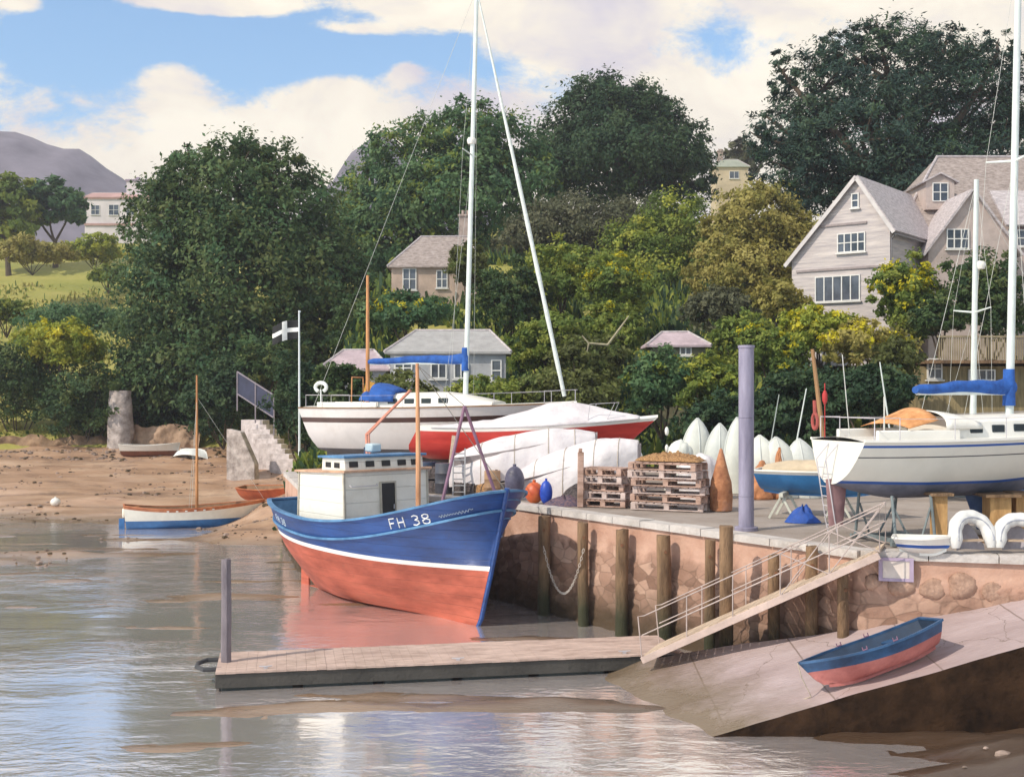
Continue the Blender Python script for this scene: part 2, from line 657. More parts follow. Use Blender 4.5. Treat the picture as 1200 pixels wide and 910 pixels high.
def joints(m, axis, period, width, rgb):
    """open joints across a cast surface, and a few hairline cracks"""
    nt = m.node_tree
    N, L = nt.nodes, nt.links
    b = N['Principled BSDF']
    src = b.inputs['Base Color'].links[0].from_socket
    gm = N.new('ShaderNodeNewGeometry')
    sp = N.new('ShaderNodeSeparateXYZ')
    L.new(gm.outputs['Position'], sp.inputs[0])
    n = N.new('ShaderNodeTexNoise')
    n.inputs['Scale'].default_value = 1.2
    n.inputs['Detail'].default_value = 6
    L.new(gm.outputs['Position'], n.inputs['Vector'])
    a = N.new('ShaderNodeMath')
    a.operation = 'MULTIPLY_ADD'
    L.new(n.outputs['Fac'], a.inputs[0])
    a.inputs[1].default_value = 0.07
    L.new(sp.outputs[axis], a.inputs[2])
    p = N.new('ShaderNodeMath')
    p.operation = 'PINGPONG'
    L.new(a.outputs[0], p.inputs[0])
    p.inputs[1].default_value = period
    v = N.new('ShaderNodeTexVoronoi')
    v.feature = 'DISTANCE_TO_EDGE'
    v.inputs['Scale'].default_value = 0.33
    mixv = N.new('ShaderNodeMix')
    mixv.data_type = 'VECTOR'
    mixv.inputs['Factor'].default_value = 0.14
    L.new(gm.outputs['Position'], mixv.inputs['A'])
    n5 = N.new('ShaderNodeTexNoise')
    n5.inputs['Scale'].default_value = 1.5
    n5.inputs['Detail'].default_value = 7
    L.new(gm.outputs['Position'], n5.inputs['Vector'])
    sc = N.new('ShaderNodeVectorMath')
    sc.operation = 'SCALE'
    sc.inputs['Scale'].default_value = 6.0
    L.new(n5.outputs['Color'], sc.inputs[0])
    L.new(sc.outputs[0], mixv.inputs['B'])
    L.new(mixv.outputs['Result'], v.inputs['Vector'])
    k = N.new('ShaderNodeMath')
    k.operation = 'MULTIPLY'
    L.new(v.outputs['Distance'], k.inputs[0])
    k.inputs[1].default_value = 6.5
    mn = N.new('ShaderNodeMath')
    mn.operation = 'MINIMUM'
    L.new(p.outputs[0], mn.inputs[0])
    L.new(k.outputs[0], mn.inputs[1])
    mr = N.new('ShaderNodeMapRange')
    mr.inputs['From Min'].default_value = width * .4
    mr.inputs['From Max'].default_value = width
    L.new(mn.outputs[0], mr.inputs['Value'])
    mx = N.new('ShaderNodeMix')
    mx.data_type = 'RGBA'
    L.new(mr.outputs[0], mx.inputs['Factor'])
    mx.inputs['A'].default_value = (*rgb, 1)
    L.new(src, mx.inputs['B'])
    L.new(mx.outputs['Result'], b.inputs['Base Color'])
    return m


def beach_material():
    m = ramp_mat('beach_sand', [(.27, .155, .09), (.42, .255, .16), (.52, .36, .25)], 0.35, 0.85, bump=0.6, bscale=6, stretch=(0.6, 1.6, 1))
    nt = m.node_tree
    N, L = nt.nodes, nt.links
    b = N['Principled BSDF']
    src = b.inputs['Base Color'].links[0].from_socket
    gm = N.new('ShaderNodeNewGeometry')
    sp = N.new('ShaderNodeSeparateXYZ')
    L.new(gm.outputs['Position'], sp.inputs[0])
    mr = N.new('ShaderNodeMapRange')
    mr.inputs['From Min'].default_value = 0.03
    mr.inputs['From Max'].default_value = 0.34
    L.new(sp.outputs['Z'], mr.inputs['Value'])
    mx = N.new('ShaderNodeMix')
    mx.data_type = 'RGBA'
    L.new(mr.outputs[0], mx.inputs['Factor'])
    mx.inputs['A'].default_value = (.23, .145, .09, 1)
    L.new(src, mx.inputs['B'])
    L.new(mx.outputs['Result'], b.inputs['Base Color'])
    r2 = N.new('ShaderNodeMapRange')
    r2.inputs['From Min'].default_value = 0.02
    r2.inputs['From Max'].default_value = 0.4
    r2.inputs['To Min'].default_value = 0.25
    r2.inputs['To Max'].default_value = 0.8
    L.new(sp.outputs['Z'], r2.inputs['Value'])
    L.new(r2.outputs[0], b.inputs['Roughness'])
    wn = N.new('ShaderNodeTexNoise')
    wn.inputs['Scale'].default_value = 0.28
    wn.inputs['Detail'].default_value = 10
    wn.inputs['Roughness'].default_value = 0.75
    wm = N.new('ShaderNodeMapping')
    wm.inputs['Scale'].default_value = (0.5, 1.6, 1)
    L.new(gm.outputs['Position'], wm.inputs[0])
    L.new(wm.outputs[0], wn.inputs['Vector'])
    wr = N.new('ShaderNodeMapRange')
    wr.inputs['From Min'].default_value = 0.53
    wr.inputs['From Max'].default_value = 0.63
    wr.inputs['To Max'].default_value = 0.75
    L.new(wn.outputs['Fac'], wr.inputs['Value'])
    wx = N.new('ShaderNodeMix')
    wx.data_type = 'RGBA'
    L.new(wr.outputs[0], wx.inputs['Factor'])
    L.new(mx.outputs['Result'], wx.inputs['A'])
    wx.inputs['B'].default_value = (.15, .085, .055, 1)
    L.new(wx.outputs['Result'], b.inputs['Base Color'])
    pos_tint(m, 'X', 3.0, -3.5, (.070, .042, .026), 3.0, .5)
    b.inputs['Coat Weight'].default_value = 0.6
    b.inputs['Coat Roughness'].default_value = 0.22
    return m


# sea bed / far ground sheet reaching the horizon
mb = MB()
mb.add([(-4000, -800, -2.2), (4000, -800, -2.2), (4000, 6000, -2.2), (-4000, 6000, -2.2)], [(0, 1, 2, 3)])
tag(mb.build('ground', mat('deep_mud', (.10, .07, .045), 0.8), smooth=False), kind='structure')

xs = np.concatenate([np.linspace(-95, -30, 60)[:-1], np.linspace(-30, 22, 150)[:-1], np.linspace(22, 60, 20)])
ys = np.concatenate([np.linspace(4, 48, 150)[:-1], np.linspace(48, 102, 110)])
mb = MB()
W_ = len(xs)
vs = [(x, y, beach_z(x, y)) for y in ys for x in xs]
fs = [(j * W_ + i, j * W_ + i + 1, (j + 1) * W_ + i + 1, (j + 1) * W_ + i) for j in range(len(ys) - 1) for i in range(W_ - 1)]
mb.add(vs, fs)
tag(mb.build('beach', beach_material(), angle=180, fix=False), kind='structure')


def water_material():
    m = bpy.data.materials.new('harbour_water')
    m.use_nodes = True
    nt = m.node_tree
    N, L = nt.nodes, nt.links
    b = N['Principled BSDF']
    out = N['Material Output']
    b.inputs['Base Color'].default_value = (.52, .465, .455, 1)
    b.inputs['Roughness'].default_value = 0.1
    tc = N.new('ShaderNodeTexCoord')
    mp = N.new('ShaderNodeMapping')
    mp.inputs['Scale'].default_value = (0.55, 1.0, 1.0)
    L.new(tc.outputs['Object'], mp.inputs[0])
    n = N.new('ShaderNodeTexNoise')
    n.inputs['Scale'].default_value = 1.0
    n.inputs['Detail'].default_value = 6
    n.inputs['Roughness'].default_value = 0.55
    n.inputs['Distortion'].default_value = 0.4
    L.new(mp.outputs[0], n.inputs['Vector'])
    n3 = N.new('ShaderNodeTexNoise')
    n3.inputs['Scale'].default_value = 0.12
    n3.inputs['Detail'].default_value = 3
    L.new(mp.outputs[0], n3.inputs['Vector'])
    mr = N.new('ShaderNodeMapRange')
    mr.inputs['From Min'].default_value = 0.4
    mr.inputs['From Max'].default_value = 0.62
    mr.inputs['To Min'].default_value = 0.15
    mr.inputs['To Max'].default_value = 1.0
    L.new(n3.outputs['Fac'], mr.inputs['Value'])
    nf = N.new('ShaderNodeTexNoise')
    nf.inputs['Scale'].default_value = 4.2
    nf.inputs['Detail'].default_value = 4
    nf.inputs['Distortion'].default_value = 0.3
    L.new(mp.outputs[0], nf.inputs['Vector'])
    sm = N.new('ShaderNodeMath')
    sm.operation = 'MULTIPLY_ADD'
    L.new(nf.outputs['Fac'], sm.inputs[0])
    sm.inputs[1].default_value = 0.30
    L.new(n.outputs['Fac'], sm.inputs[2])
    ml = N.new('ShaderNodeMath')
    ml.operation = 'MULTIPLY'
    L.new(sm.outputs[0], ml.inputs[0])
    L.new(mr.outputs[0], ml.inputs[1])
    bp = N.new('ShaderNodeBump')
    bp.inputs['Strength'].default_value = 0.9
    bp.inputs['Distance'].default_value = 0.09
    L.new(ml.outputs[0], bp.inputs['Height'])
    L.new(bp.outputs[0], b.inputs['Normal'])
    gl = N.new('ShaderNodeBsdfGlossy')
    gl.inputs['Color'].default_value = (.97, .97, 1.0, 1)
    gl.inputs['Roughness'].default_value = 0.10
    L.new(bp.outputs[0], gl.inputs['Normal'])
    mx = N.new('ShaderNodeMixShader')
    mx.inputs[0].default_value = 0.64
    L.new(b.outputs[0], mx.inputs[1])
    L.new(gl.outputs[0], mx.inputs[2])
    L.new(mx.outputs[0], out.inputs['Surface'])
    return m


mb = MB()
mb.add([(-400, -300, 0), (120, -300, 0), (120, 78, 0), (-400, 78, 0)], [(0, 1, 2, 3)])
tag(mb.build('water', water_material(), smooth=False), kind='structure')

# hillside behind the yard and the beach
xs = np.concatenate([np.linspace(-420, -70, 45)[:-1], np.linspace(-70, 60, 120)[:-1], np.linspace(60, 420, 45)])
ys = np.concatenate([np.linspace(60, 120, 70)[:-1], np.linspace(120, 260, 60)[:-1], np.linspace(260, 700, 30)])
mb = MB()
W_ = len(xs)
vs = [(x, y, hill_z(x, y)) for y in ys for x in xs]
fs = [(j * W_ + i, j * W_ + i + 1, (j + 1) * W_ + i + 1, (j + 1) * W_ + i) for j in range(len(ys) - 1) for i in range(W_ - 1)]
mb.add(vs, fs)
hill_m = ramp_mat('meadow', [(.15, .17, .035), (.26, .26, .05), (.36, .32, .08), (.26, .30, .07)], 0.035, 0.9, bump=0.8, bscale=1.5, stretch=(0.7, 1.6, 1), bdist=0.3)
tag(mb.build('hillside', hill_m, angle=180, fix=False), kind='structure')

# far hills across the estuary
def far_hill(name, pts, d, depth):
    """a ridge whose crest follows pts (x, z) at distance d"""
    mb = MB()
    def f(u, v):
        x = lerp(pts[0][0], pts[-1][0], u)
        h = interp(pts, x) + 0.028 * d * hnoise(x * 9.0 / d, 0.3, d, 5)
        prof = math.sin(math.pi * min(1, v * 1.0)) ** 0.8
        return (x, d - depth * 0.5 + depth * v, -2 + (h + 2) * prof + 0.008 * d * hnoise(x * 14 / d, v * 4, 3, 4) * prof)
    mb.grid(f, 120, 16)
    return tag(mb.build(name, mat('far_woodland', (.095, .08, .11), 0.9, 0.3, 0.03, rgb2=(.15, .13, .16)), angle=180), kind='structure')


far_hill('hills', [(-900, 210), (-560, 268), (-490, 268), (-455, 255), (-410, 236), (-380, 222), (-350, 200), (-300, 150), (-225, 150), (-185, 205), (-145, 246), (-118, 250), (-60, 190), (200, 120), (520, 200), (900, 160)], 1150, 500)

# ------------------------------------------------------------------ quay wall, yard, slipway
WALL = [(-11.0, 58.0), (-8.6, 48.8), (-0.5, 42.3), (7.57, 30.3), (8.45, 29.0), (13.0, 27.8), (60.0, 24.6)]
QZ = 3.45


def wall_material():
    m = bpy.data.materials.new('quay_masonry')
    m.use_nodes = True
    nt = m.node_tree
    N, L = nt.nodes, nt.links
    b = N['Principled BSDF']
    gm = N.new('ShaderNodeNewGeometry')
    mp = N.new('ShaderNodeMapping')
    mp.inputs['Scale'].default_value = (1.9, 1.9, 3.1)
    L.new(gm.outputs['Position'], mp.inputs[0])
    v = N.new('ShaderNodeTexVoronoi')
    v.inputs['Scale'].default_value = 1.0
    L.new(mp.outputs[0], v.inputs['Vector'])
    hsv = N.new('ShaderNodeSeparateColor')
    L.new(v.outputs['Color'], hsv.inputs[0])
    cr = N.new('ShaderNodeValToRGB')
    el = cr.color_ramp.elements
    el[0].color = (.20, .11, .075, 1)
    el[1].color = (.44, .28, .21, 1)
    e = el.new(0.5)
    e.color = (.31, .18, .13, 1)
    L.new(hsv.outputs[0], cr.inputs[0])
    v2 = N.new('ShaderNodeTexVoronoi')
    v2.feature = 'DISTANCE_TO_EDGE'
    v2.inputs['Scale'].default_value = 1.0
    L.new(mp.outputs[0], v2.inputs['Vector'])
    mr = N.new('ShaderNodeMapRange')
    mr.inputs['From Min'].default_value = -0.08
    mr.inputs['From Max'].default_value = 0.07
    L.new(v2.outputs['Distance'], mr.inputs['Value'])
    mj = N.new('ShaderNodeMix')
    mj.data_type = 'RGBA'
    L.new(mr.outputs[0], mj.inputs['Factor'])
    mj.inputs['A'].default_value = (.10, .06, .04, 1)
    L.new(cr.outputs[0], mj.inputs['B'])
    n = N.new('ShaderNodeTexNoise')
    n.inputs['Scale'].default_value = 1.3
    n.inputs['Detail'].default_value = 8
    L.new(gm.outputs['Position'], n.inputs['Vector'])
    sp = N.new('ShaderNodeSeparateXYZ')
    L.new(gm.outputs['Position'], sp.inputs[0])
    zz = N.new('ShaderNodeMath')
    zz.operation = 'MULTIPLY_ADD'
    L.new(n.outputs['Fac'], zz.inputs[0])
    zz.inputs[1].default_value = 1.3
    L.new(sp.outputs['Z'], zz.inputs[2])
    # smooth render on the upper courses
    m1 = N.new('ShaderNodeMapRange')
    m1.inputs['From Min'].default_value = 2.95
    m1.inputs['From Max'].default_value = 3.25
    L.new(zz.outputs[0], m1.inputs['Value'])
    rn = N.new('ShaderNodeValToRGB')
    rn.color_ramp.elements[0].position = 0.35
    rn.color_ramp.elements[0].color = (.42, .235, .17, 1)
    rn.color_ramp.elements[1].position = 0.7
    rn.color_ramp.elements[1].color = (.55, .35, .27, 1)
    L.new(n.outputs['Fac'], rn.inputs[0])
    mr1 = N.new('ShaderNodeMix')
    mr1.data_type = 'RGBA'
    L.new(m1.outputs[0], mr1.inputs['Factor'])
    L.new(mj.outputs['Result'], mr1.inputs['A'])
    L.new(rn.outputs[0], mr1.inputs['B'])
    # weed below the tide mark
    m2 = N.new('ShaderNodeMapRange')
    m2.inputs['From Min'].default_value = 0.9
    m2.inputs['From Max'].default_value = 2.3
    L.new(zz.outputs[0], m2.inputs['Value'])
    mr2 = N.new('ShaderNodeMix')
    mr2.data_type = 'RGBA'
    L.new(m2.outputs[0], mr2.inputs['Factor'])
    mr2.inputs['A'].default_value = (.055, .032, .014, 1)
    L.new(mr1.outputs['Result'], mr2.inputs['B'])
    L.new(mr2.outputs['Result'], b.inputs['Base Color'])
    b.inputs['Roughness'].default_value = 0.8
    n4 = N.new('ShaderNodeTexNoise')
    n4.inputs['Scale'].default_value = 9
    n4.inputs['Detail'].default_value = 6
    L.new(gm.outputs['Position'], n4.inputs['Vector'])
    bp = N.new('ShaderNodeBump')
    bp.inputs['Strength'].default_value = 0.5
    bp.inputs['Distance'].default_value = 0.05
    L.new(n4.outputs['Fac'], bp.inputs['Height'])
    L.new(bp.outputs[0], b.inputs['Normal'])
    return m


def path_pts(path, step):
    out, s = [], 0.0
    for (a, b) in zip(path, path[1:]):
        a2, b2 = Vector((*a, 0)), Vector((*b, 0))
        ln = (b2 - a2).length
        k = max(1, int(ln / step))
        nrm = Vector(((b2 - a2).y, -(b2 - a2).x, 0)).normalized()
        for i in range(k):
            out.append((a2.lerp(b2, i / k), nrm, s + ln * i / k))
        s += ln
    out.append((b2, nrm, s))
    return out


def build_quay():
    t = thing('quay_wall', 'pinkish brown stone quay wall with pale coping behind the timber piles', 'wall', (0, 0, 0))
    pts = path_pts(WALL[:6] + [(26, 26.9)], 0.13)
    # smooth the normals round corners
    zs = np.linspace(-1.6, QZ - 0.16, 38)
    mb = MB()
    vs = []
    for z in zs:
        for p, n, s in pts:
            dist, _ = noise.voronoi(Vector((p.x * 1.9, p.y * 1.9, z * 3.1)))
            rough = 1 - sstep(2.2, 2.5, z + 0.25 * hnoise(s * 0.5, z, 3, 2))
            if p.x > 8.35:
                rough = 1 - sstep(2.75, 2.9, z)
            e = min(0.35, dist[1] - dist[0])
            off = 0.28 * e * rough + 0.03 * hnoise(s, z, 5, 3) + 0.10 * (1 - z / 3.4) * rough
            vs.append((p.x + n.x * off, p.y + n.y * off, z))
    w = len(pts)
    fs = [(j * w + i, j * w + i + 1, (j + 1) * w + i + 1, (j + 1) * w + i) for j in range(len(zs) - 1) for i in range(w - 1)]
    mb.add(vs, fs)
    mb.build('wall', wall_material(), t, angle=180)
    # coping slabs
    mb = MB()
    cp = path_pts(WALL[:6] + [(26, 26.9)], 1.25)
    for (a, n1, s1), (b, n2, s2) in zip(cp, cp[1:]):
        n = n1
        d = (b - a)
        g = d.normalized() * 0.012
        o, i_ = n * 0.10, n * -0.48
        j = random.uniform(-.012, .012)
        q = [a + g + o, b - g + o, b - g + i_, a + g + i_]
        mb.add([(p.x, p.y, QZ - 0.17) for p in q] + [(p.x, p.y, QZ + 0.03 + j) for p in q],
               [(3, 2, 1, 0), (4, 5, 6, 7), (0, 1, 5, 4), (1, 2, 6, 5), (2, 3, 7, 6), (3, 0, 4, 7)])
    mb.build('coping', mat('coping_stone', (.50, .46, .44), 0.75, 0.2, 1.5, 0.4, 12, grime=(.30, .24, .20)), t, smooth=False)
    return t


build_quay()
mb = MB()
inner = [(-10.7, 60.0)] + [(-8.3, 49.0), (-0.25, 42.55), (7.85, 30.6), (8.7, 29.3), (13.1, 28.1), (60.0, 24.9)] + [(60, 60)]
mb.add([(x, y, QZ - 0.015) for x, y in inner], [tuple(range(len(inner)))])
tag(mb.build('boatyard', ramp_mat('yard_gravel', [(.20, .16, .13), (.30, .25, .22), (.38, .33, .30)], 0.5, 0.9, bump=0.7, bscale=14), smooth=False), kind='structure')


def slip_z(x, y):
    return min(3.36, 0.3 * (0.949 * x + 0.316 * y - 12.0))


def build_slipway():
    mb = MB()
    near = [(0.5, 25.35), (10.3, 25.4), (16.0, 25.2), (30.0, 24.9)]
    far = [(-0.8, 32.75), (5.8, 30.3), (8.4, 29.1), (13.0, 27.9), (30.0, 26.8)]
    def f(u, v):
        x = lerp(0, 1, u)
        a = Vector((lerp(near[0][0], near[-1][0], x), 0))
        a.y = interp(near, a.x)
        b = Vector((lerp(far[0][0], far[-1][0], x), 0))
        b.y = interp(far, b.x)
        p = a.lerp(b, v)
        z = slip_z(p.x, p.y) + (0.025 + .10 * sstep(.6, 0, slip_z(p.x, p.y))) * hnoise(p.x * 0.6, p.y * 0.6, 3, 5)
        return (p.x, p.y, z)
    mb.grid(f, 120, 24)
    # side faces
    for v in (0.0, 1.0):
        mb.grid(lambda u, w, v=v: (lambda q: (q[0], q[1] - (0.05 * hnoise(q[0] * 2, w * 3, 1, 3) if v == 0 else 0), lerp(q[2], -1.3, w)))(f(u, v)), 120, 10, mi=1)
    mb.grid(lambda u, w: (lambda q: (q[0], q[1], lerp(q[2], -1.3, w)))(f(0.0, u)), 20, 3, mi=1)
    top = ramp_mat('slip_concrete', [(.29, .215, .21), (.40, .31, .31), (.50, .41, .42)], 0.45, 0.55, bump=0.5, bscale=10, stretch=(0.4, 1.4, 1))
    joints(top, 'X', 1.15, .026, (.22, .165, .15))
    pos_tint(top, 'Z', 0.15, 0.75, (.17, .125, .085), 0.9, 1.1, (.25, .6, False))
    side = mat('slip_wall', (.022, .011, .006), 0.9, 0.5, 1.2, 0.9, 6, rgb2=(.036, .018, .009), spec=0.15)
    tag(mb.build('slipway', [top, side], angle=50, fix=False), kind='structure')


build_slipway()

# ------------------------------------------------------------------ timber
WOOD_DARK = mat('weathered_pile', (.15, .085, .045), 0.85, 0.35, 1.2, 0.9, 18, stretch=(3, 3, 0.5), rgb2=(.26, .16, .09), grime=(.05, .04, .02))
pos_tint(WOOD_DARK, 'Z', 0.5, 1.7, (.035, .036, .014), .8, 2.5)
WOOD_PALE = mat('bleached_board', (.50, .36, .25), 0.8, 0.25, 1.4, 0.5, 20, stretch=(1, 3, 3), rgb2=(.55, .43, .33))
WOOD_PINK = mat('pontoon_board', (.44, .31, .26), 0.75, 0.22, 1.2, 0.5, 14, stretch=(1, 3, 1), rgb2=(.51, .38, .33), grime=(.22, .16, .12))
STEEL_PURPLE = mat('painted_steel_pile', (.20, .18, .27), 0.55, 0.22, 0.9, 0.2, 12, stretch=(3, 3, 0.5), rgb2=(.27, .25, .34), planks=1.1, stain=(.20, .12, .10))
GALV = mat('galvanised_tube', (.55, .52, .55), 0.45, 0.15, 3, 0.0, metal=0.3)
GREY_DARK = mat('float_rubber', (.05, .055, .05), 0.7, 0.3, 1.0, 0.5, 10)
WHITE = mat('white_gelcoat', (.80, .77, .72), 0.32, 0.05, 1.2, coat=0.2, grime=(.66, .61, .54))
ROPE = mat('old_rope', (.45, .38, .30), 0.9, 0.25, 12)
BLACK = mat('dark_opening', (.012, .011, .011), 0.6, 0.2)


def post(mb, x, y, z0, z1, r, lean=(0, 0), seed=0, n=10):
    g = random.Random(seed)
    k = 9
    rings = []
    for i in range(k + 1):
        t = i / k
        z = lerp(z0, z1, t)
        rr = r * (1.06 - 0.1 * t)
        ring = []
        for j in range(n):
            a = 2 * math.pi * j / n
            q = rr * (1 + 0.10 * hnoise(math.cos(a) * 1.2 + seed, math.sin(a) * 1.2, z * 0.8, 2))
            ring.append(Vector((x + lean[0] * t + q * math.cos(a), y + lean[1] * t + q * math.sin(a), z + (0.05 * hnoise(math.cos(a) + seed, math.sin(a), 0, 2) if i == k else 0))))
        rings.append(ring)
    mb.loft(rings)


def wall_hit(px, off):
    """point in front of the quay wall seen at photo column px"""
    k = (px - 600) / 1400
    for a, b in zip(WALL, WALL[1:]):
        a, b = Vector(a), Vector(b)
        d = b - a
        n = Vector((d.y, -d.x)).normalized()
        a2, b2 = a + n * off, b + n * off
        den = (b2.x - a2.x) - k * (b2.y - a2.y)
        if abs(den) < 1e-9:
            continue
        t = (k * a2.y - a2.x) / den
        if -0.02 <= t <= 1.02 and a2.lerp(b2, t).y < 46:
            return a2.lerp(b2, t)
    return None


piles = [(637, 604, .20, 'thick timber pile beside the bow of the blue fishing boat, chain slung from it'),
         (684, 612, .17, 'timber pile holding the far end of the drooping chain'),
         (728, 620, .19, 'brown timber pile on the quay wall, first beyond the chain'),
         (779, 627, .21, 'stout timber pile below the wide pallet stack, behind the foot of the gangway'),
         (831, 632, .15, 'thin timber pile partly hidden by the tall freestanding pile'),
         (908, 650, .16, 'timber pile behind the middle of the sloping gangway'),
         (950, 640, .16, 'timber pile behind the upper half of the gangway'),
         (989, 668, .14, 'short timber pile under the gangway top at the wall corner')]
for i, (px, py, r, lab) in enumerate(piles):
    h = wall_hit(px, 0.42)
    z1 = CAMZ - (py - 460) / 1400 * h.y
    t = thing('timber_pile', lab, 'pile', (h.x, h.y, 0), 0, 'timber piles along the quay wall')
    mb = MB()
    post(mb, 0, 0, -1.2, z1, r, (0.03 * (-1) ** i, 0), i)
    mb.build('post', WOOD_DARK, t, angle=60)
    mb = MB()
    mb.tube([(0, 0.0, z1 - 0.45), (0, 0.5, z1 - 0.45)], 0.025, 6)
    for zz in (z1 - 0.45,):
        mb.tube([(0, -r - 0.03, zz), (0, -r + 0.05, zz)], 0.05, 6)
    mb.build('bolt', mat('rusty_iron', (.16, .07, .035), 0.85, 0.4, 8), t)

mb = MB()
q = P(851, 616, 31.2)
post(mb, 0, 0, -1.2, q.z, 0.185, (0, 0), 21)
tag(mb.build('mooring_pile', WOOD_DARK, angle=60), 'tall round timber pile standing free of the wall in front of the gangway', 'pile').location = (q.x, q.y, 0)

# steel mooring post at the quay edge
q = P(874.5, 622, 33.6)
t = thing('steel_pile', 'tall purple grey steel pile rising from the quay edge', 'pile', (q.x, q.y, 0))
mb = MB()
mb.tube([(0, 0, 2.6), (0, 0, 4.5), (0, 0, P(0, 407, 33.6).z)], 0.215, 20)
mb.build('tube', STEEL_PURPLE, t)
mb = MB()
mb.tube([(0, 0, QZ - 0.1), (0, 0, QZ + 0.09)], 0.33, 20)
mb.build('base_plate', STEEL_PURPLE, t, bevel=0.01)
mb = MB()
mb.tube([(0, 0, P(0, 407, 33.6).z - 0.02), (0, 0, P(0, 407, 33.6).z + 0.06)], 0.235, 20)
mb.build('cap', STEEL_PURPLE, t, bevel=0.01)

# drooping chain
a = wall_hit(637, 0.68)
b = wall_hit(684, 0.65)
pa, pb = Vector((a.x, a.y, P(0, 640, a.y).z)), Vector((b.x, b.y, P(0, 643, b.y).z))
mb = MB()
k = 46
for i in range(k):
    t0, t1 = i / k, (i + 1) / k
    def cat(tt):
        return pa.lerp(pb, tt) + Vector((0, 0, -4 * 1.45 * tt * (1 - tt)))
    c0, c1 = cat(t0), cat(t1)
    d = (c1 - c0).normalized()
    s = d.cross(Vector((0.3, 1, 0) if i % 2 else (1, -0.3, 0.2))).normalized()
    ln, wd = (c1 - c0).length * 0.66, 0.032
    mid = (c0 + c1) / 2
    ring = [mid + d * (ln * math.cos(a_)) + s * (wd * math.sin(a_)) for a_ in np.linspace(0, 2 * math.pi, 9)]
    mb.tube(ring, 0.011, 5, cap=False)
tag(mb.build('mooring_chain', mat('pale_chain', (.45, .40, .36), 0.6, 0.3, 8)), 'pale chain drooping between two timber piles on the quay wall', 'chain')

# ------------------------------------------------------------------ pontoon with its post
def build_pontoon():
    A, B = Vector((-7.45, 30.25)), Vector((4.3, 32.5))
    d = (B - A)
    L_ = d.length
    t = thing('pontoon', 'long low walkway pontoon with pinkish boards and dark float side', 'pontoon', (A.x, A.y, 0.03), math.atan2(d.y, d.x))
    mb = MB()
    n = int(L_ / 0.24)
    for i in range(n):
        x = (i + 0.5) * L_ / n
        j = random.uniform(-.006, .006)
        mb.box((x, 0, 0.43 + j), (L_ / n - 0.004, 2.30, 0.05))
    mb.build('decking', WOOD_PINK, t, smooth=False)
    mb = MB()
    for y in (-1.06, 1.06):
        mb.box((L_ / 2, y, 0.22), (L_, 0.09, 0.34))
    mb.box((0.03, 0, 0.22), (0.09, 2.0, 0.34))
    mb.build('fascia', mat('fascia_timber', (.05, .045, .04), 0.8, 0.3, 1.0, 0.5, 10), t, bevel=0.01)
    for i in range(6):
        mb = MB()
        mb.box(((i + 0.5) * L_ / 6, 0, 0.02), (L_ / 6 - 0.25, 1.95, 0.34))
        mb.build('float', GREY_DARK, t, bevel=0.04)
    mb = MB()
    mb.tube([(0.12, -0.55, 0.40), (-0.30, -0.55, 0.40), (-0.50, -0.2, 0.40), (-0.5, 0.2, 0.40), (-0.30, 0.55, 0.40), (0.12, 0.55, 0.40)], 0.06, 8)
    mb.build('pile_guide', mat('guide_iron', (.04, .04, .045), 0.6, 0.3, 4), t)
    for x in (1.2, 6.0, 10.4):
        mb = MB()
        mb.box((x, -0.95, 0.47), (0.09, 0.07, 0.05))
        mb.tube([(x - 0.16, -0.95, 0.52), (x, -0.95, 0.505), (x + 0.16, -0.95, 0.52)], [0.014, 0.024, 0.014], 6)
        mb.build('cleat', GALV, t)
    return t


build_pontoon()
mb = MB()
q = P(266, 655, 30.3)
post(mb, 0, 0, -1.0, q.z, 0.125, (0, 0), 33, 10)
tag(mb.build('pontoon_post', mat('purple_grey_timber', (.15, .125, .15), 0.75, 0.3, 0.9, 0.5, 14, stretch=(2, 2, .6), rgb2=(.21, .18, .20))), 'single purple grey post at the free end of the pontoon', 'post').location = (q.x - 0.02, q.y, 0)

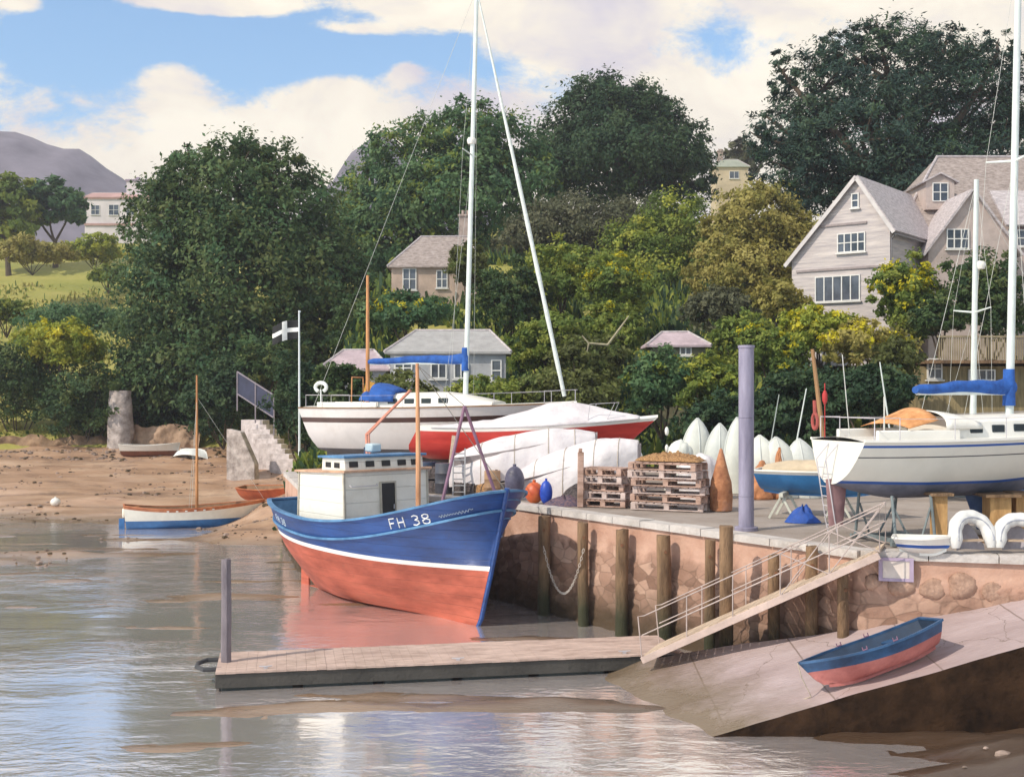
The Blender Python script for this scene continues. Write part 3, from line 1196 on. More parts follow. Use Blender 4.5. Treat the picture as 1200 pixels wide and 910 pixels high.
# ------------------------------------------------------------------ gangway
def build_gangway():
    a, b = Vector((3.6, 31.0, 0.62)), Vector((8.95, 28.85, QZ + 0.12))
    d = b - a
    fl = Vector((d.x, d.y, 0)).normalized()
    s = Vector((fl.y, -fl.x, 0))          # towards the camera side
    t = thing('gangway', 'pale sloping gangway with tube handrails leading up to the quay', 'gangway', a)
    w = 0.80
    mb = MB()
    n = 30
    for i in range(n):
        p = d * ((i + 0.5) / n)
        q0, q1 = p - s * w, p + s * w
        dn = d.normalized()
        hl = dn * (d.length / n / 2 - .006)
        nu = s.cross(dn) * (1 if s.cross(dn).z > 0 else -1) * .022
        mb.add([q0 - hl - nu, q1 - hl - nu, q1 + hl - nu, q0 + hl - nu, q0 - hl + nu, q1 - hl + nu, q1 + hl + nu, q0 + hl + nu], [(3, 2, 1, 0), (4, 5, 6, 7), (0, 1, 5, 4), (1, 2, 6, 5), (2, 3, 7, 6), (3, 0, 4, 7)])
    mb.build('decking', WOOD_PALE, t, smooth=False)
    mb = MB()
    for k in (-1, 1):
        mb.bar(s * (k * (w + 0.05)) - Vector((0, 0, 0.09)), d + s * (k * (w + 0.05)) - Vector((0, 0, 0.09)), 0.07, 0.17)
    mb.build('side_beam', mat('lilac_steel', (.50, .38, .34), 0.55, 0.2, 1.5, 0.2), t, bevel=0.008)
    for k in (-1, 1):
        mb = MB()
        o = s * (k * (w + 0.05))
        up = Vector((0, 0, 1.02))
        mid = Vector((0, 0, 0.55))
        mb.tube([o + Vector((0, 0, 0)), o + up - fl * 0.1, o + up + d * 0.01, o + d + up, o + d + Vector((0, 0, 0.0))], 0.016, 8)
        mb.tube([o + mid, o + d + mid], 0.016, 8)
        m = 5
        for i in range(1, m):
            mb.tube([o + d * (i / m), o + d * (i / m) + up], 0.016, 8)
        mb.tube([o + d * 0.6, o + d * 0.8 + up], 0.014, 6)
        mb.tube([o + d * 0.8, o + d * 0.6 + up], 0.014, 6)
        mb.tube([o + d * 0.8, o + d * 1.0 + up], 0.014, 6)
        mb.tube([o + d * 1.0, o + d * 0.8 + up], 0.014, 6)
        mb.build('handrail', mat('rail_tube', (.42, .34, .32), 0.6, 0.2, 3), t)
    return t


build_gangway()


# ================================================================== BOATS
class Hull:
    """stem, stern: tables (z, x); zk, zs: functions of s; s runs stern 0 -> bow 1"""
    def __init__(self, stem, stern, zk, zs, beam, sm=0.45, ws=0.7, pf=2.2, pa=2.0, qm=0.35, qa=0.6, qf=0.9, flare=0.0, kt=0.04, bp=1.0):
        self.__dict__.update(locals())

    def half(self, s, z):
        zk, zs = self.zk(s), self.zs(s)
        tau = min(1, max(0, (z - zk) / max(1e-6, zs - zk)))
        if s > self.sm:
            k = (s - self.sm) / (1 - self.sm)
            pf = self.pf * (1 + self.flare * (tau - 0.5))
            w = (1 - k ** max(1.05, pf)) ** lerp(1.0, self.bp, tau ** 1.3)
            q = lerp(self.qm, self.qf, k * k)
        else:
            k = (self.sm - s) / self.sm
            w = self.ws + (1 - self.ws) * (1 - k ** self.pa)
            q = lerp(self.qm, self.qa, k * k)
        return max(self.kt, self.beam / 2 * w * tau ** q)

    def pos(self, s, z, side, off=0.0):
        x = lerp(interp(self.stern, z), interp(self.stem, z), s)
        return Vector((x, side * (self.half(s, z) + off), z))

    def mesh(self, bands, ns=56, transom_mi=None, inner=None, inner_mi=0, wall=0.06):
        """bands: [(top z function of s, steps, material index)]"""
        mb = MB()
        S = [1 - (1 - i / ns) ** 1.5 for i in range(ns + 1)]
        lev = []
        for s in S:
            zz = [self.zk(s)]
            for top, k, mi in bands:
                z0, z1 = zz[-1], max(zz[-1], min(top(s), self.zs(s)))
                for j in range(k):
                    zz.append(lerp(z0, z1, (j + 1) / k))
            lev.append(zz)
        mis = []
        for top, k, mi in bands:
            mis += [mi] * k
        nl = len(lev[0])
        for side in (-1, 1):
            vs = [self.pos(S[i], lev[i][j], side) for i in range(ns + 1) for j in range(nl)]
            for j in range(nl - 1):
                fs = [(i * nl + j, (i + 1) * nl + j, (i + 1) * nl + j + 1, i * nl + j + 1) for i in range(ns)]
                o = len(mb.v)
                if j == 0:
                    mb.add(vs, fs, mis[0])
                    base = o
                else:
                    for f in fs:
                        mb.f.append([base + q for q in f])
                        mb.m.append(mis[j])
        for i in (0, ns):
            vs = [self.pos(S[i], lev[i][j], sd) for j in range(nl) for sd in (-1, 1)]
            o = len(mb.v)
            for v in vs:
                mb.v.append(v)
            for j in range(nl - 1):
                mb.f.append([o + 2 * j, o + 2 * j + 1, o + 2 * j + 3, o + 2 * j + 2])
                mb.m.append(transom_mi if (transom_mi is not None and i == 0) else mis[j])
        vs = [self.pos(S[i], lev[i][0], sd) for i in range(ns + 1) for sd in (-1, 1)]
        mb.add(vs, [(2 * i, 2 * i + 1, 2 * i + 3, 2 * i + 2) for i in range(ns)], mis[0])
        if inner is not None:
            S2 = [0.02 + 0.955 * s for s in S]
            ip = lambda s, z, sd: Vector((self.pos(s, z, sd).x, sd * max(0.01, self.half(s, z) - wall), z))
            for sd in (-1, 1):
                mb.grid(lambda u, v, sd=sd: (lambda s: ip(s, lerp(inner(s), self.zs(s), v), sd))(0.02 + 0.955 * u), ns, 4, inner_mi)
            mb.grid(lambda u, v: (lambda s: ip(s, inner(s), -1).lerp(ip(s, inner(s), 1), v))(0.02 + 0.955 * u), ns, 6, inner_mi)
            for s in (0.02, 0.975):
                mb.grid(lambda u, v, s=s: ip(s, lerp(inner(s), self.zs(s), v), -1).lerp(ip(s, lerp(inner(s), self.zs(s), v), 1), u), 2, 2, inner_mi)
        return mb

    def deck(self, z, ns=48, camber=0.06, s0=0.0, s1=1.0, inset=0.02):
        mb = MB()
        def f(u, v):
            s = lerp(s0, s1, u)
            zz = z(s)
            h = max(0.01, self.half(s, zz) - inset)
            y = lerp(-h, h, v)
            return Vector((self.pos(s, zz, 1).x, y, zz + camber * (1 - (2 * v - 1) ** 2)))
        mb.grid(f, ns, 8)
        return mb

    def rail(self, dz=0.0, w=0.12, t=0.05, s0=0.0, s1=1.0, ns=48, z=None, off=0.0, both=True, aft=False):
        """flat capping or strake that follows the sheer (or height z)"""
        mb = MB()
        for sd in ((-1, 1) if both else (-1,)):
            rings, pts = [], []
            for i in range(ns + 1):
                s = lerp(s0, s1, 1 - (1 - i / ns) ** 1.35)
                zz = (z(s) if z else self.zs(s)) + dz
                p = self.pos(s, min(zz, self.zs(s)), sd)
                p.z = zz
                pts.append(p)
            for i, p in enumerate(pts):
                tg = pts[min(i + 1, ns)] - pts[max(i - 1, 0)]
                nv = Vector((-tg.y, tg.x, 0)).normalized()
                nv = nv if nv.y * sd > 0 else -nv
                o, q = p + nv * (w * .5 + off), p - nv * (w * .5 - off)
                for r_ in (o, q):
                    if r_.y * sd < 0:
                        r_.y = 0.0
                up = Vector((0, 0, t / 2))
                rings.append([o - up, o + up, q + up, q - up])
            mb.loft(rings)
        if aft:
            a, b = self.pos(s0, self.zs(s0), -1), self.pos(s0, self.zs(s0), 1)
            mb.bar(a + Vector((0, 0, dz)), b + Vector((0, 0, dz)), w, t)
        return mb


GLYPH = {
    'F': [[(0, 0), (0, 1), (.6, 1)], [(0, .52), (.48, .52)]],
    'H': [[(0, 0), (0, 1)], [(.6, 0), (.6, 1)], [(0, .5), (.6, .5)]],
    '3': [[(.02, .92), (.28, 1), (.55, .88), (.55, .66), (.25, .54), (.55, .42), (.6, .16), (.3, 0), (0, .08)]],
    '8': [[(.3, .53), (.55, .66), (.55, .9), (.3, 1), (.05, .9), (.05, .66), (.3, .53), (.6, .38), (.58, .1), (.3, 0), (.02, .1), (0, .38), (.3, .53)]],
}


def hull_text(mb, hull, txt, s_start, z0, h, side, length, w, slope=0.0, gap=0.35):
    """brush strokes laid on the hull; runs towards the bow on the starboard side"""
    x = 0.0
    for ch in txt:
        if ch == ' ':
            x += 0.55 * h
            continue
        for st in GLYPH[ch]:
            pts = []
            for (ax, az), (bx, bz) in zip(st, st[1:]):
                for k in range(4):
                    t = k / 4
                    pts.append((lerp(ax, bx, t), lerp(az, bz, t)))
            pts.append(st[-1])
            path = []
            for gx, gz in pts:
                s = s_start + (x + gx * h) / length
                path.append(hull.pos(s, z0 + gz * h + slope * (x + gx * h), side, 0.006))
            mb.tube(path, w, 5)
        x += 0.6 * h + gap * h


NAVY = mat('navy_hull_paint', (.005, .036, .17), 0.42, 0.22, 0.8, 0.2, 5, rgb2=(.009, .058, .235), stretch=(.5, 1, 2), coat=0.1, planks=.16, stain=(.05, .055, .10))
NAVY_LIGHT = mat('faded_blue_paint', (.05, .16, .34), 0.5, 0.25, 1.2, 0.2, 8, rgb2=(.09, .22, .40))
RED_AF = mat('red_antifouling', (.34, .065, .035), 0.7, 0.25, 1.0, 0.4, 6, rgb2=(.43, .10, .06), stretch=(.5, 1, 1.5), grime=(.34, .10, .06), planks=.17, stain=(.20, .10, .07))
BOOT = mat('white_boot_top', (.78, .76, .74), 0.5, 0.08, 2)
CREAM = mat('cream_paint', (.74, .70, .63), 0.55, 0.07, 1.5, 0.15, 6, grime=(.62, .56, .47), planks=.23, stain=(.46, .34, .24))
LETTER = mat('white_lettering', (.80, .80, .80), 0.6, 0.08, 6)
ORANGE_WOOD = mat('varnished_spar', (.42, .17, .06), 0.4, 0.25, 1.5, 0.1, 10, rgb2=(.52, .25, .10), stretch=(4, 4, .6))
PURPLE_IRON = mat('purple_iron', (.20, .10, .16), 0.55, 0.2, 3)
GLASS_D = mat('dark_glass', (.02, .03, .04), 0.12, 0.2, 1)
ALU = mat('pale_spar', (.66, .71, .69), 0.4, 0.08, 2, grime=(.54, .57, .57))
BLUE_CANVAS = mat('blue_canvas', (.012, .07, .30), 0.85, 0.2, 3, 0.5, 9, rgb2=(.02, .10, .38))
TEAK = mat('teak', (.22, .12, .06), 0.7, 0.25, 3)
WIRE = mat('rigging_wire', (.55, .55, .52), 0.5, 0.1, 3)


# ------------------------------------------------------------------ the blue fishing boat
def build_fishing_boat():
    rz = math.atan2(-0.768, 0.64)
    t = thing('fishing_boat', 'big blue fishing boat with red bottom and white wheelhouse, lettered FH 38', 'fishing boat', (-4.56, 41.67, -0.12), rz)
    t.scale = (1.125, 1, 1)
    zs = lambda s: 2.88 + 0.42 * (1 - s) ** 2 + (1.52 * max(0, (s - 0.36) / 0.64) ** 1.75)
    zk = lambda s: 0.0 + 1.25 * max(0, (0.10 - s) / 0.10) ** 1.6
    H = Hull(stem=[(0, 4.75), (0.3, 4.95), (1.0, 5.15), (1.9, 5.42), (3.0, 5.72), (4.5, 6.1)],
             stern=[(0, -4.3), (0.5, -4.45), (1.0, -4.8), (1.6, -5.3), (2.1, -5.5), (3.0, -5.62)],
             zk=zk, zs=zs, beam=4.5, sm=0.42, ws=0.42, pf=2.75, pa=2.3, qm=0.36, qa=0.75, qf=0.95, flare=0.9, kt=0.07, bp=0.42)
    wl = lambda s: 1.90 + 0.32 * (1 - s) ** 2
    deckz = lambda s: zs(s) - 0.80
    mb = H.mesh([(lambda s: wl(s) - 0.001, 9, 0), (lambda s: wl(s) + 0.15, 1, 1), (lambda s: zs(s) - 0.62 + 0.05 * s, 5, 2), (zs, 4, 2)], ns=64, inner=lambda s: deckz(s) + 0.02, inner_mi=3)
    hull = mb.build('hull', [RED_AF, BOOT, NAVY, NAVY_LIGHT], t, angle=45)
    mb = MB()
    mb.box((0.2, 0, -0.02), (8.9, 0.20, 0.30))
    mb.build('keel', RED_AF, t, bevel=0.02)
    H.rail(dz=0.03, w=0.17, t=0.07, aft=True).build('gunwale', NAVY_LIGHT, t, angle=30)
    H.rail(z=lambda s: zs(s) - 0.62 + 0.05 * s, w=0.10, t=0.075, s1=1.0, off=0.02).build('rubbing_strake', NAVY_LIGHT, t, angle=30)
    mb = MB()
    mb.tube([H.pos(1, z, 0) + Vector((0.03, 0, 0)) for z in np.linspace(0.05, zs(1) + 0.12, 14)], 0.075, 8)
    mb.build('stem_post', NAVY, t)
    # planks of the bow flare on the far side
    mb = MB()
    for k in range(4):
        zf = lambda s, k=k: lerp(wl(s) + 0.5, zs(s) - 0.25, k / 3)
        for sd in (1,):
            mb.tube([H.pos(s, zf(s), sd, 0.012) for s in [1 - .28 * (1 - q_ / 17) ** 1.6 for q_ in range(18)]], 0.022, 5)
    mb.build('bow_strake', NAVY_LIGHT, t)
    H.deck(lambda s: deckz(s), inset=0.05).build('deck', mat('deck_grey', (.22, .20, .19), 0.8, 0.3, 2, 0.3), t)
    mb = MB()
    mb.box((-4.62, 0, 0.62), (0.5, 0.08, 1.2))
    mb.build('rudder', RED_AF, t, bevel=0.02)
    # wheelhouse: starboard side x from -2.35 to .32, front face at x = .32
    hw, x0, x1 = 1.72, -2.45, 0.38
    zb, zt = deckz(0.5) - 0.02, 4.74
    wh = thing_part('wheelhouse', t)
    mb = MB()
    rak = 0.10
    prof = [(x0, zb), (x1, zb), (x1 - rak, zt), (x0 + rak, zt - 0.12)]
    mb.prism(prof, -hw, hw)
    mb.build('wall', CREAM, wh, smooth=False, bevel=0.02)
    mb = MB()
    mb.prism([(x0 - 0.08, zt - 0.14), (x1 + 0.06, zt - 0.02), (x1 + 0.06, zt + 0.06), (x0 - 0.08, zt - 0.06)], -hw - 0.1, hw + 0.1)
    mb.build('roof', mat('wheelhouse_roof', (.50, .30, .20), 0.7, 0.3, 2, grime=(.30, .17, .11)), wh, smooth=False, bevel=0.015)
    mb = MB()
    dx = x1 - rak * 0.4 + 0.012
    mb.box((x1 - 0.035, 0.02, 3.52), (0.07, 0.56, 1.55), ry=-math.atan2(rak, zt - zb))
    d = mb.build('door', BLACK, wh, smooth=False)
    mb = MB()
    for yy in (-.28, .32):
        mb.bar((x1 + .03, yy, 2.75), (x1 - .045, yy, 4.32), .06, .05)
    mb.bar((x1 - .045, -.31, 4.33), (x1 - .045, .35, 4.33), .06, .05)
    mb.build('frame', mat('worn_trim', (.40, .36, .30), .6, .2, 3), d)
    mb = MB()
    mb.tube([(x1 + 0.03, 0.23, 3.4), (x1 + 0.03, 0.23, 3.56)], 0.015, 6)
    mb.build('handle', GALV, d)
    # upper lookout with its row of small windows
    up = thing_part('lookout', t)
    mb = MB()
    ux0, ux1, uw = -1.15, 0.22, 1.62
    mb.prism([(ux0, zt - 0.10), (ux1, zt + 0.02), (ux1 - 0.06, zt + 0.46), (ux0 + 0.04, zt + 0.42)], -uw, uw)
    mb.build('wall', CREAM, up, smooth=False, bevel=0.02)
    mb = MB()
    mb.prism([(ux0 - 0.1, zt + 0.42), (ux1 + 0.06, zt + 0.465), (ux1 + 0.06, zt + 0.545), (ux0 - 0.1, zt + 0.50)], -uw - 0.1, uw + 0.1)
    mb.build('roof', NAVY_LIGHT, up, smooth=False, bevel=0.015)
    for y in (-1.28, -0.62, 0.04, 0.70, 1.28):
        mb = MB()
        mb.box((ux1 - 0.01, y, zt + 0.24), (0.04, 0.34, 0.2), ry=-0.13)
        mb.build('window', BLACK, up, bevel=0.01)
    for x in (-0.75, -0.25):
        mb = MB()
        mb.box((x, -uw - 0.0, zt + 0.20), (0.32, 0.03, 0.18))
        mb.build('window', BLACK, up, bevel=0.01)
    mb = MB()
    mb.tube([(-1.9, 0.8, zt - 0.1), (-1.9, 0.8, zt + 0.55)], [0.13, 0.12], 12)
    mb.tube([(-1.9, 0.8, zt + 0.55), (-1.95, 0.8, zt + 0.68)], 0.10, 12)
    mb.build('funnel', mat('dark_blue_funnel', (.02, .04, .10), 0.5, 0.2, 3), t)
    mb = MB()
    mb.tube([(x1 + .02, -hw + .15, 4.3), (x1 + .10, -hw + .15, 4.25), (x1 + .10, -.5, 4.25), (x1 + .02, -.5, 4.3)], .016, 6)
    mb.build('grab_rail', GALV, wh)
    for sx_, sy_ in ((x1, -hw), (x0, -hw), (x1, hw)):
        mb = MB()
        rr_ = -rak if sx_ == x1 else rak
        mb.bar((sx_, sy_, zb), (sx_ + rr_, sy_, zt - .06), .07, .07)
        mb.build('corner_trim', mat('worn_trim', (.40, .36, .30)), wh)
    # radar box
    mb = MB()
    mb.box((-0.6, 0.1, zt + 0.74), (0.42, 0.42, 0.30))
    mb.build('radar', mat('pale_blue_box', (.45, .55, .60), 0.5, 0.1, 3), t, bevel=0.06)
    # mast, gallows, derrick
    mb = MB()
    mb.tube([(1.85, 0.1, 2.2), (1.85, 0.1, 5.0), (1.80, 0.1, 8.4)], [0.085, 0.08, 0.055], 10)
    mb.build('mast', mat('orange_mast', (.50, .22, .10), 0.55, 0.25, 1.5, rgb2=(.58, .30, .16), stretch=(3, 3, .5)), t)
    mb = MB()
    mb.tube([(4.2, -1.0, 3.5), (4.35, -0.1, 7.0)], 0.05, 8)
    mb.tube([(4.35, -0.1, 7.0), (4.9, 0.85, 3.8)], 0.05, 8)
    mb.build('gallows', PURPLE_IRON, t)
    mb = MB()
    mb.tube([(-1.2, 0.3, 5.0), (-1.6, 0.55, 5.9), (0.3, 1.0, 7.5)], 0.055, 8)
    mb.tube([(-0.9, 0.2, 5.0), (-1.25, 0.4, 5.95), (0.4, 0.85, 7.45)], 0.04, 8)
    for k in range(5):
        f = k / 4
        mb.tube([Vector((-1.6, 0.55, 5.9)).lerp(Vector((0.3, 1.0, 7.5)), f), Vector((-1.25, 0.4, 5.95)).lerp(Vector((0.4, 0.85, 7.45)), f)], 0.02, 6)
    mb.build('derrick', mat('salmon_derrick', (.55, .22, .15), 0.55, 0.2, 2), t)
    mb = MB()
    mb.tube([(1.80, 0.1, 8.35), (4.35, -0.1, 7.0)], 0.012, 5)
    mb.tube([(1.80, 0.1, 8.35), (6.0, 0, 4.5)], 0.012, 5)
    mb.tube([(1.80, 0.1, 8.3), (0.3, 1.0, 7.5)], 0.012, 5)
    mb.build('stay', mat('dark_wire', (.10, .09, .08), 0.6, 0.2), t)
    mb = MB()
    mb.tube([(3.1, 0, 3.0), (3.1, 0, 3.45)], 0.16, 14)
    mb.tube([(3.1, -0.45, 3.3), (3.1, 0.45, 3.3)], 0.11, 12)
    mb.build('winch', mat('winch_iron', (.07, .05, .05), 0.6, 0.3, 5), t)
    # lettering
    mb = MB()
    hull_text(mb, H, 'FH 38', 0.765, 3.12, 0.32, -1, 11.0, 0.022, slope=0.22)
    o = mb.build('lettering', LETTER, t)
    o['label'] = 'white FH 38 on the bow'
    mb = MB()
    hull_text(mb, H, 'FH 38', 0.15, 2.72, 0.24, -1, 10.6, 0.016, slope=-0.10)
    o = mb.build('lettering', mat('faded_lettering', (.40, .48, .58), 0.6, 0.15, 8), t)
    o['label'] = 'small faded FH 38 near the stern'
    mb = MB()
    path = []
    for i in range(64):
        u = i / 63
        s = lerp(0.905, 0.972, u)
        path.append(H.pos(s, lerp(3.62, 3.86, u) + 0.03 * math.sin(u * 70) * (1 + 0.5 * math.sin(u * 11)) + (0.04 if u > 0.88 else 0), -1, 0.006))
    mb.tube(path, 0.011, 5)
    o = mb.build('lettering', mat('faded_lettering', (.4, .48, .58)), t)
    o['label'] = 'illegible white name scrawl at the bow'
    return t


def thing_part(name, parent):
    o = bpy.data.objects.new(name, None)
    o.empty_display_size = 0.1
    COL.objects.link(o)
    o.parent = parent
    return o


build_fishing_boat()


# ------------------------------------------------------------------ fin keel yachts
def build_yacht(label, stern_pt, heading, L_, z_sheer, z_bot, ground, beam, hull_mats, bands_fn, mast_s, mast_top, boom=None, mast_mat=None, ws=0.6, stern_rake=0.5, bow_rake=1.6, cabin=None, keel_mat=None, furl=False, spreader=(0.45, 0.72), rud_mat=None, dodger=None, transom_mi=None, sheer_rise=0.3, deck_m=None, backstay=True, radar=False, pulpit=True, lean=0.0, deck_trim=None, keel_z=None):
    t = thing('sailing_yacht', label, 'yacht', (stern_pt[0], stern_pt[1], 0), heading)
    zs = lambda s: z_sheer + sheer_rise * s ** 2 + 0.05 * (1 - s) ** 2
    zk = lambda s: z_bot + 0.42 * max(0, (0.25 - s) / 0.25) ** 1.5 + 0.75 * max(0, (s - 0.55) / 0.45) ** 2
    zt = zs(1)
    H = Hull(stem=[(z_bot, L_ - bow_rake), (lerp(z_bot, zt, .4), L_ - bow_rake * .55), (zt, L_)],
             stern=[(z_bot, stern_rake), (lerp(z_bot, z_sheer, .5), stern_rake * .35), (z_sheer, 0.0)],
             zk=zk, zs=zs, beam=beam, sm=0.45, ws=ws, pf=1.9, pa=2.0, qm=0.42, qa=0.45, qf=0.75, flare=0.35, kt=0.03)
    H.mesh(bands_fn(zs, z_bot), ns=56, transom_mi=transom_mi).build('hull', hull_mats, t, angle=50)
    H.deck(zs, camber=0.10, inset=0.0).build('deck', deck_m or WHITE, t, angle=60)
    H.rail(dz=0.03, w=0.06, t=0.06, s1=0.99).build('toe_rail', deck_trim or TEAK, t)
    # keel and rudder
    km = keel_mat or RED_AF
    mb = MB()
    rings = []
    for k in range(7):
        u = k / 6
        z = lerp(z_bot + 0.25, keel_z if keel_z is not None else ground + 0.18, u)
        xa, xb = L_ * (0.40 + 0.05 * u), L_ * (0.62 - 0.02 * u)
        ring = []
        for j in range(12):
            a = 2 * math.pi * j / 12
            ring.append(Vector((lerp(xa, xb, 0.5 + 0.5 * math.cos(a)), 0.16 * (1 - .3 * u) * math.sin(a), z)))
        rings.append(ring)
    mb.loft(rings)
    mb.build('keel', km, t)
    mb = MB()
    rings = []
    for k in range(6):
        u = k / 5
        z = lerp(z_bot + 0.55, ground + 0.45, u)
        xa, xb = stern_rake + 0.0 + 0.1 * u, stern_rake + 0.65 - 0.12 * u
        rings.append([Vector((lerp(xa, xb, 0.5 + 0.5 * math.cos(a)), 0.05 * math.sin(a), z)) for a in np.linspace(0, 2 * math.pi, 11)[:-1]])
    mb.loft(rings)
    mb.build('rudder', rud_mat or km, t)
    # coachroof with windows
    if cabin:
        c0, c1, ch, cw = cabin
        cb = thing_part('cabin', t)
        mb = MB()
        rings = []
        for k in range(13):
            u = k / 12
            s = lerp(c0, c1, u)
            hw = min(cw / 2, H.half(s, zs(s)) - 0.35)
            hw = max(0.2, hw)
            z0 = zs(s) + 0.02
            hh = ch * (1 if u < 0.55 else lerp(1, 0.28, ((u - .55) / .45) ** 1.4))
            x = L_ * s
            rings.append([Vector((x, -hw, z0)), Vector((x, -hw * .93, z0 + hh * .8)), Vector((x, -hw * .75, z0 + hh)), Vector((x, 0, z0 + hh * 1.1)), Vector((x, hw * .75, z0 + hh)), Vector((x, hw * .93, z0 + hh * .8)), Vector((x, hw, z0))])
        mb.loft(rings)
        mb.build('coachroof', WHITE, cb, angle=28)
        for k in range(4):
            s = lerp(c0, c1, 0.13 + 0.15 * k)
            for sd in (-1, 1):
                hw = max(0.2, min(cw / 2, H.half(s, zs(s)) - 0.35)) * 0.955
                mb = MB()
                mb.box((L_ * s, sd * (hw + 0.012), zs(s) + ch * 0.5), (L_ * (c1 - c0) * 0.085, 0.05, ch * 0.36))
                mb.build('window', GLASS_D, cb, bevel=0.02)
    # cockpit coaming
    mb = MB()
    for sd in (-1, 1):
        mb.bar((L_ * .06, sd * beam * ws * 0.36, z_sheer + 0.18), (L_ * (cabin[0] if cabin else .3), sd * beam * 0.34, z_sheer + 0.18), 0.12, 0.30)
    mb.build('coaming', WHITE, t, bevel=0.03)
    # mast
    mm = mast_mat or ALU
    mx = L_ * mast_s
    zd = zs(mast_s)
    tx = mx - lean
    mb = MB()
    rings = []
    for k in range(9):
        u = k / 8
        c = Vector((lerp(mx, tx, u), 0, lerp(zd, mast_top, u)))
        r = lerp(0.098, 0.075, u)
        rings.append([c + Vector((1.25 * r * math.cos(a), r * math.sin(a), 0)) for a in np.linspace(0, 2 * math.pi, 13)[:-1]])
    mb.loft(rings)
    mast = mb.build('mast', mm, t)
    for f in spreader:
        z = lerp(zd, mast_top, f)
        xx = lerp(mx, tx, f)
        mb = MB()
        for sd in (-1, 1):
            mb.tube([(xx, 0, z), (xx - 0.12, sd * 0.95, z + 0.12)], [0.04, 0.025], 8)
        mb.build('spreader', mm, mast)
    if radar:
        z = lerp(zd, mast_top, radar)
        mb = MB()
        rings = [[Vector((mx + 0.30 + r * math.cos(a), r * math.sin(a), z + h)) for a in np.linspace(0, 2 * math.pi, 17)[:-1]] for r, h in ((.02, -.16), (.17, -.15), (.2, -.05), (.2, .05), (.15, .13), (.02, .16))]
        mb.loft(rings)
        mb.build('radar', WHITE, mast)
    mb = MB()
    sp = spreader[-1] if spreader else 0.6
    for sd in (-1, 1):
        z = lerp(zd, mast_top, sp)
        mb.tube([(tx, 0, mast_top - 0.1), (lerp(mx, tx, sp) - 0.12, sd * 0.95, z + 0.12), (mx - 0.15, sd * (H.half(mast_s, zs(mast_s)) - 0.1), zd + 0.05)], 0.006, 5)
        mb.tube([(lerp(mx, tx, spreader[0] if spreader else .5), 0, lerp(zd, mast_top, spreader[0] if spreader else .5)), (mx - 0.45, sd * (H.half(mast_s, zs(mast_s)) - 0.15), zd + 0.05)], 0.006, 5)
    if backstay:
        mb.tube([(tx, 0, mast_top - 0.05), (0.1, 0, z_sheer + 0.1)], 0.009, 5)
    if not furl:
        mb.tube([(tx, 0, mast_top - 0.4), (L_ - 0.1, 0, zs(1) + 0.05)], 0.007, 5)
    mb.build('rigging', WIRE, t)
    if furl:
        mb = MB()
        a, b = Vector((tx + 0.02, 0, mast_top - 0.25)), Vector((L_ - 0.55, 0, zs(1) + 0.3))
        pts, rs = [], []
        for k in range(41):
            u = k / 40
            pts.append(a.lerp(b, u) + Vector((0.05 * math.sin(u * math.pi), 0, -0.15 * math.sin(u * math.pi))))
            rs.append(0.035 + 0.06 * min(1, u * 1.8) * (1 + 0.12 * math.sin(u * 57)) if u < .97 else 0.09)
        mb.tube(pts, rs, 10)
        mb.build('furled_sail', mat('furled_canvas', (.66, .70, .68), 0.8, 0.12, 6, 0.4, 20), t)
    if boom:
        blen, bz, bh = boom
        bo = thing_part('boom', t)
        mb = MB()
        mb.tube([(mx - 0.1, 0, bz), (mx - blen, 0, bz + 0.0)], 0.065, 10)
        mb.build('spar', mm, bo)
        mb = MB()
        rings = []
        for k in range(25):
            u = k / 24
            x = lerp(mx + 0.16, mx - blen - 0.05, u)
            hh = bh * (0.55 + 0.45 * (1 - u) ** 1.5) * (1 + 0.05 * math.sin(u * 23)) * (0.75 if k in (0, 24) else 1)
            ww = 0.14 * (1 + 0.1 * math.sin(u * 31))
            rings.append([Vector((x, ww * math.cos(a), bz + 0.02 + hh * (0.42 + 0.58 * math.sin(a)) - 0.03 * math.sin(u * 9))) for a in np.linspace(0, 2 * math.pi, 13)[:-1]])
        mb.loft(rings)
        mb.build('sail_cover', BLUE_CANVAS, bo, angle=60)
        mb = MB()
        mb.tube([(mx + 0.0, 0, bz - 0.35), (mx, 0, bz + bh * 1.6)], [0.17, 0.15], 12)
        mb.build('mast_collar', BLUE_CANVAS, bo)
    # pulpit, pushpit, lifelines
    if pulpit:
        mb = MB()
        for sd in (-1, 1):
            p = [H.pos(s, zs(s), sd, -0.06) for s in (0.90, 0.95, 0.995)]
            tops = [q + Vector((0, 0, 0.58)) for q in p]
            mb.tube([p[0], tops[0], tops[1], tops[2]], 0.016, 6)
            mb.tube([p[2], tops[2]], 0.016, 6)
        a, b = H.pos(.995, zs(.995), -1, -.06) + Vector((0, 0, .58)), H.pos(.995, zs(.995), 1, -.06) + Vector((0, 0, .58))
        mb.tube([a, (a + b) / 2 + Vector((0.08, 0, 0)), b], 0.016, 6)
        mb.build('pulpit', GALV, t)
        mb = MB()
        for sd in (-1, 1):
            p = [H.pos(s, zs(s), sd, -0.06) for s in (0.10, 0.03)]
            mb.tube([p[0], p[0] + Vector((0, 0, .6)), p[1] + Vector((0, 0, .6)), p[1]], 0.016, 6)
        a, b = H.pos(.03, zs(.03), -1, -.06), H.pos(.03, zs(.03), 1, -.06)
        mb.tube([a + Vector((0, 0, .6)), b + Vector((0, 0, .6))], 0.016, 6)
        mb.build('pushpit', GALV, t)
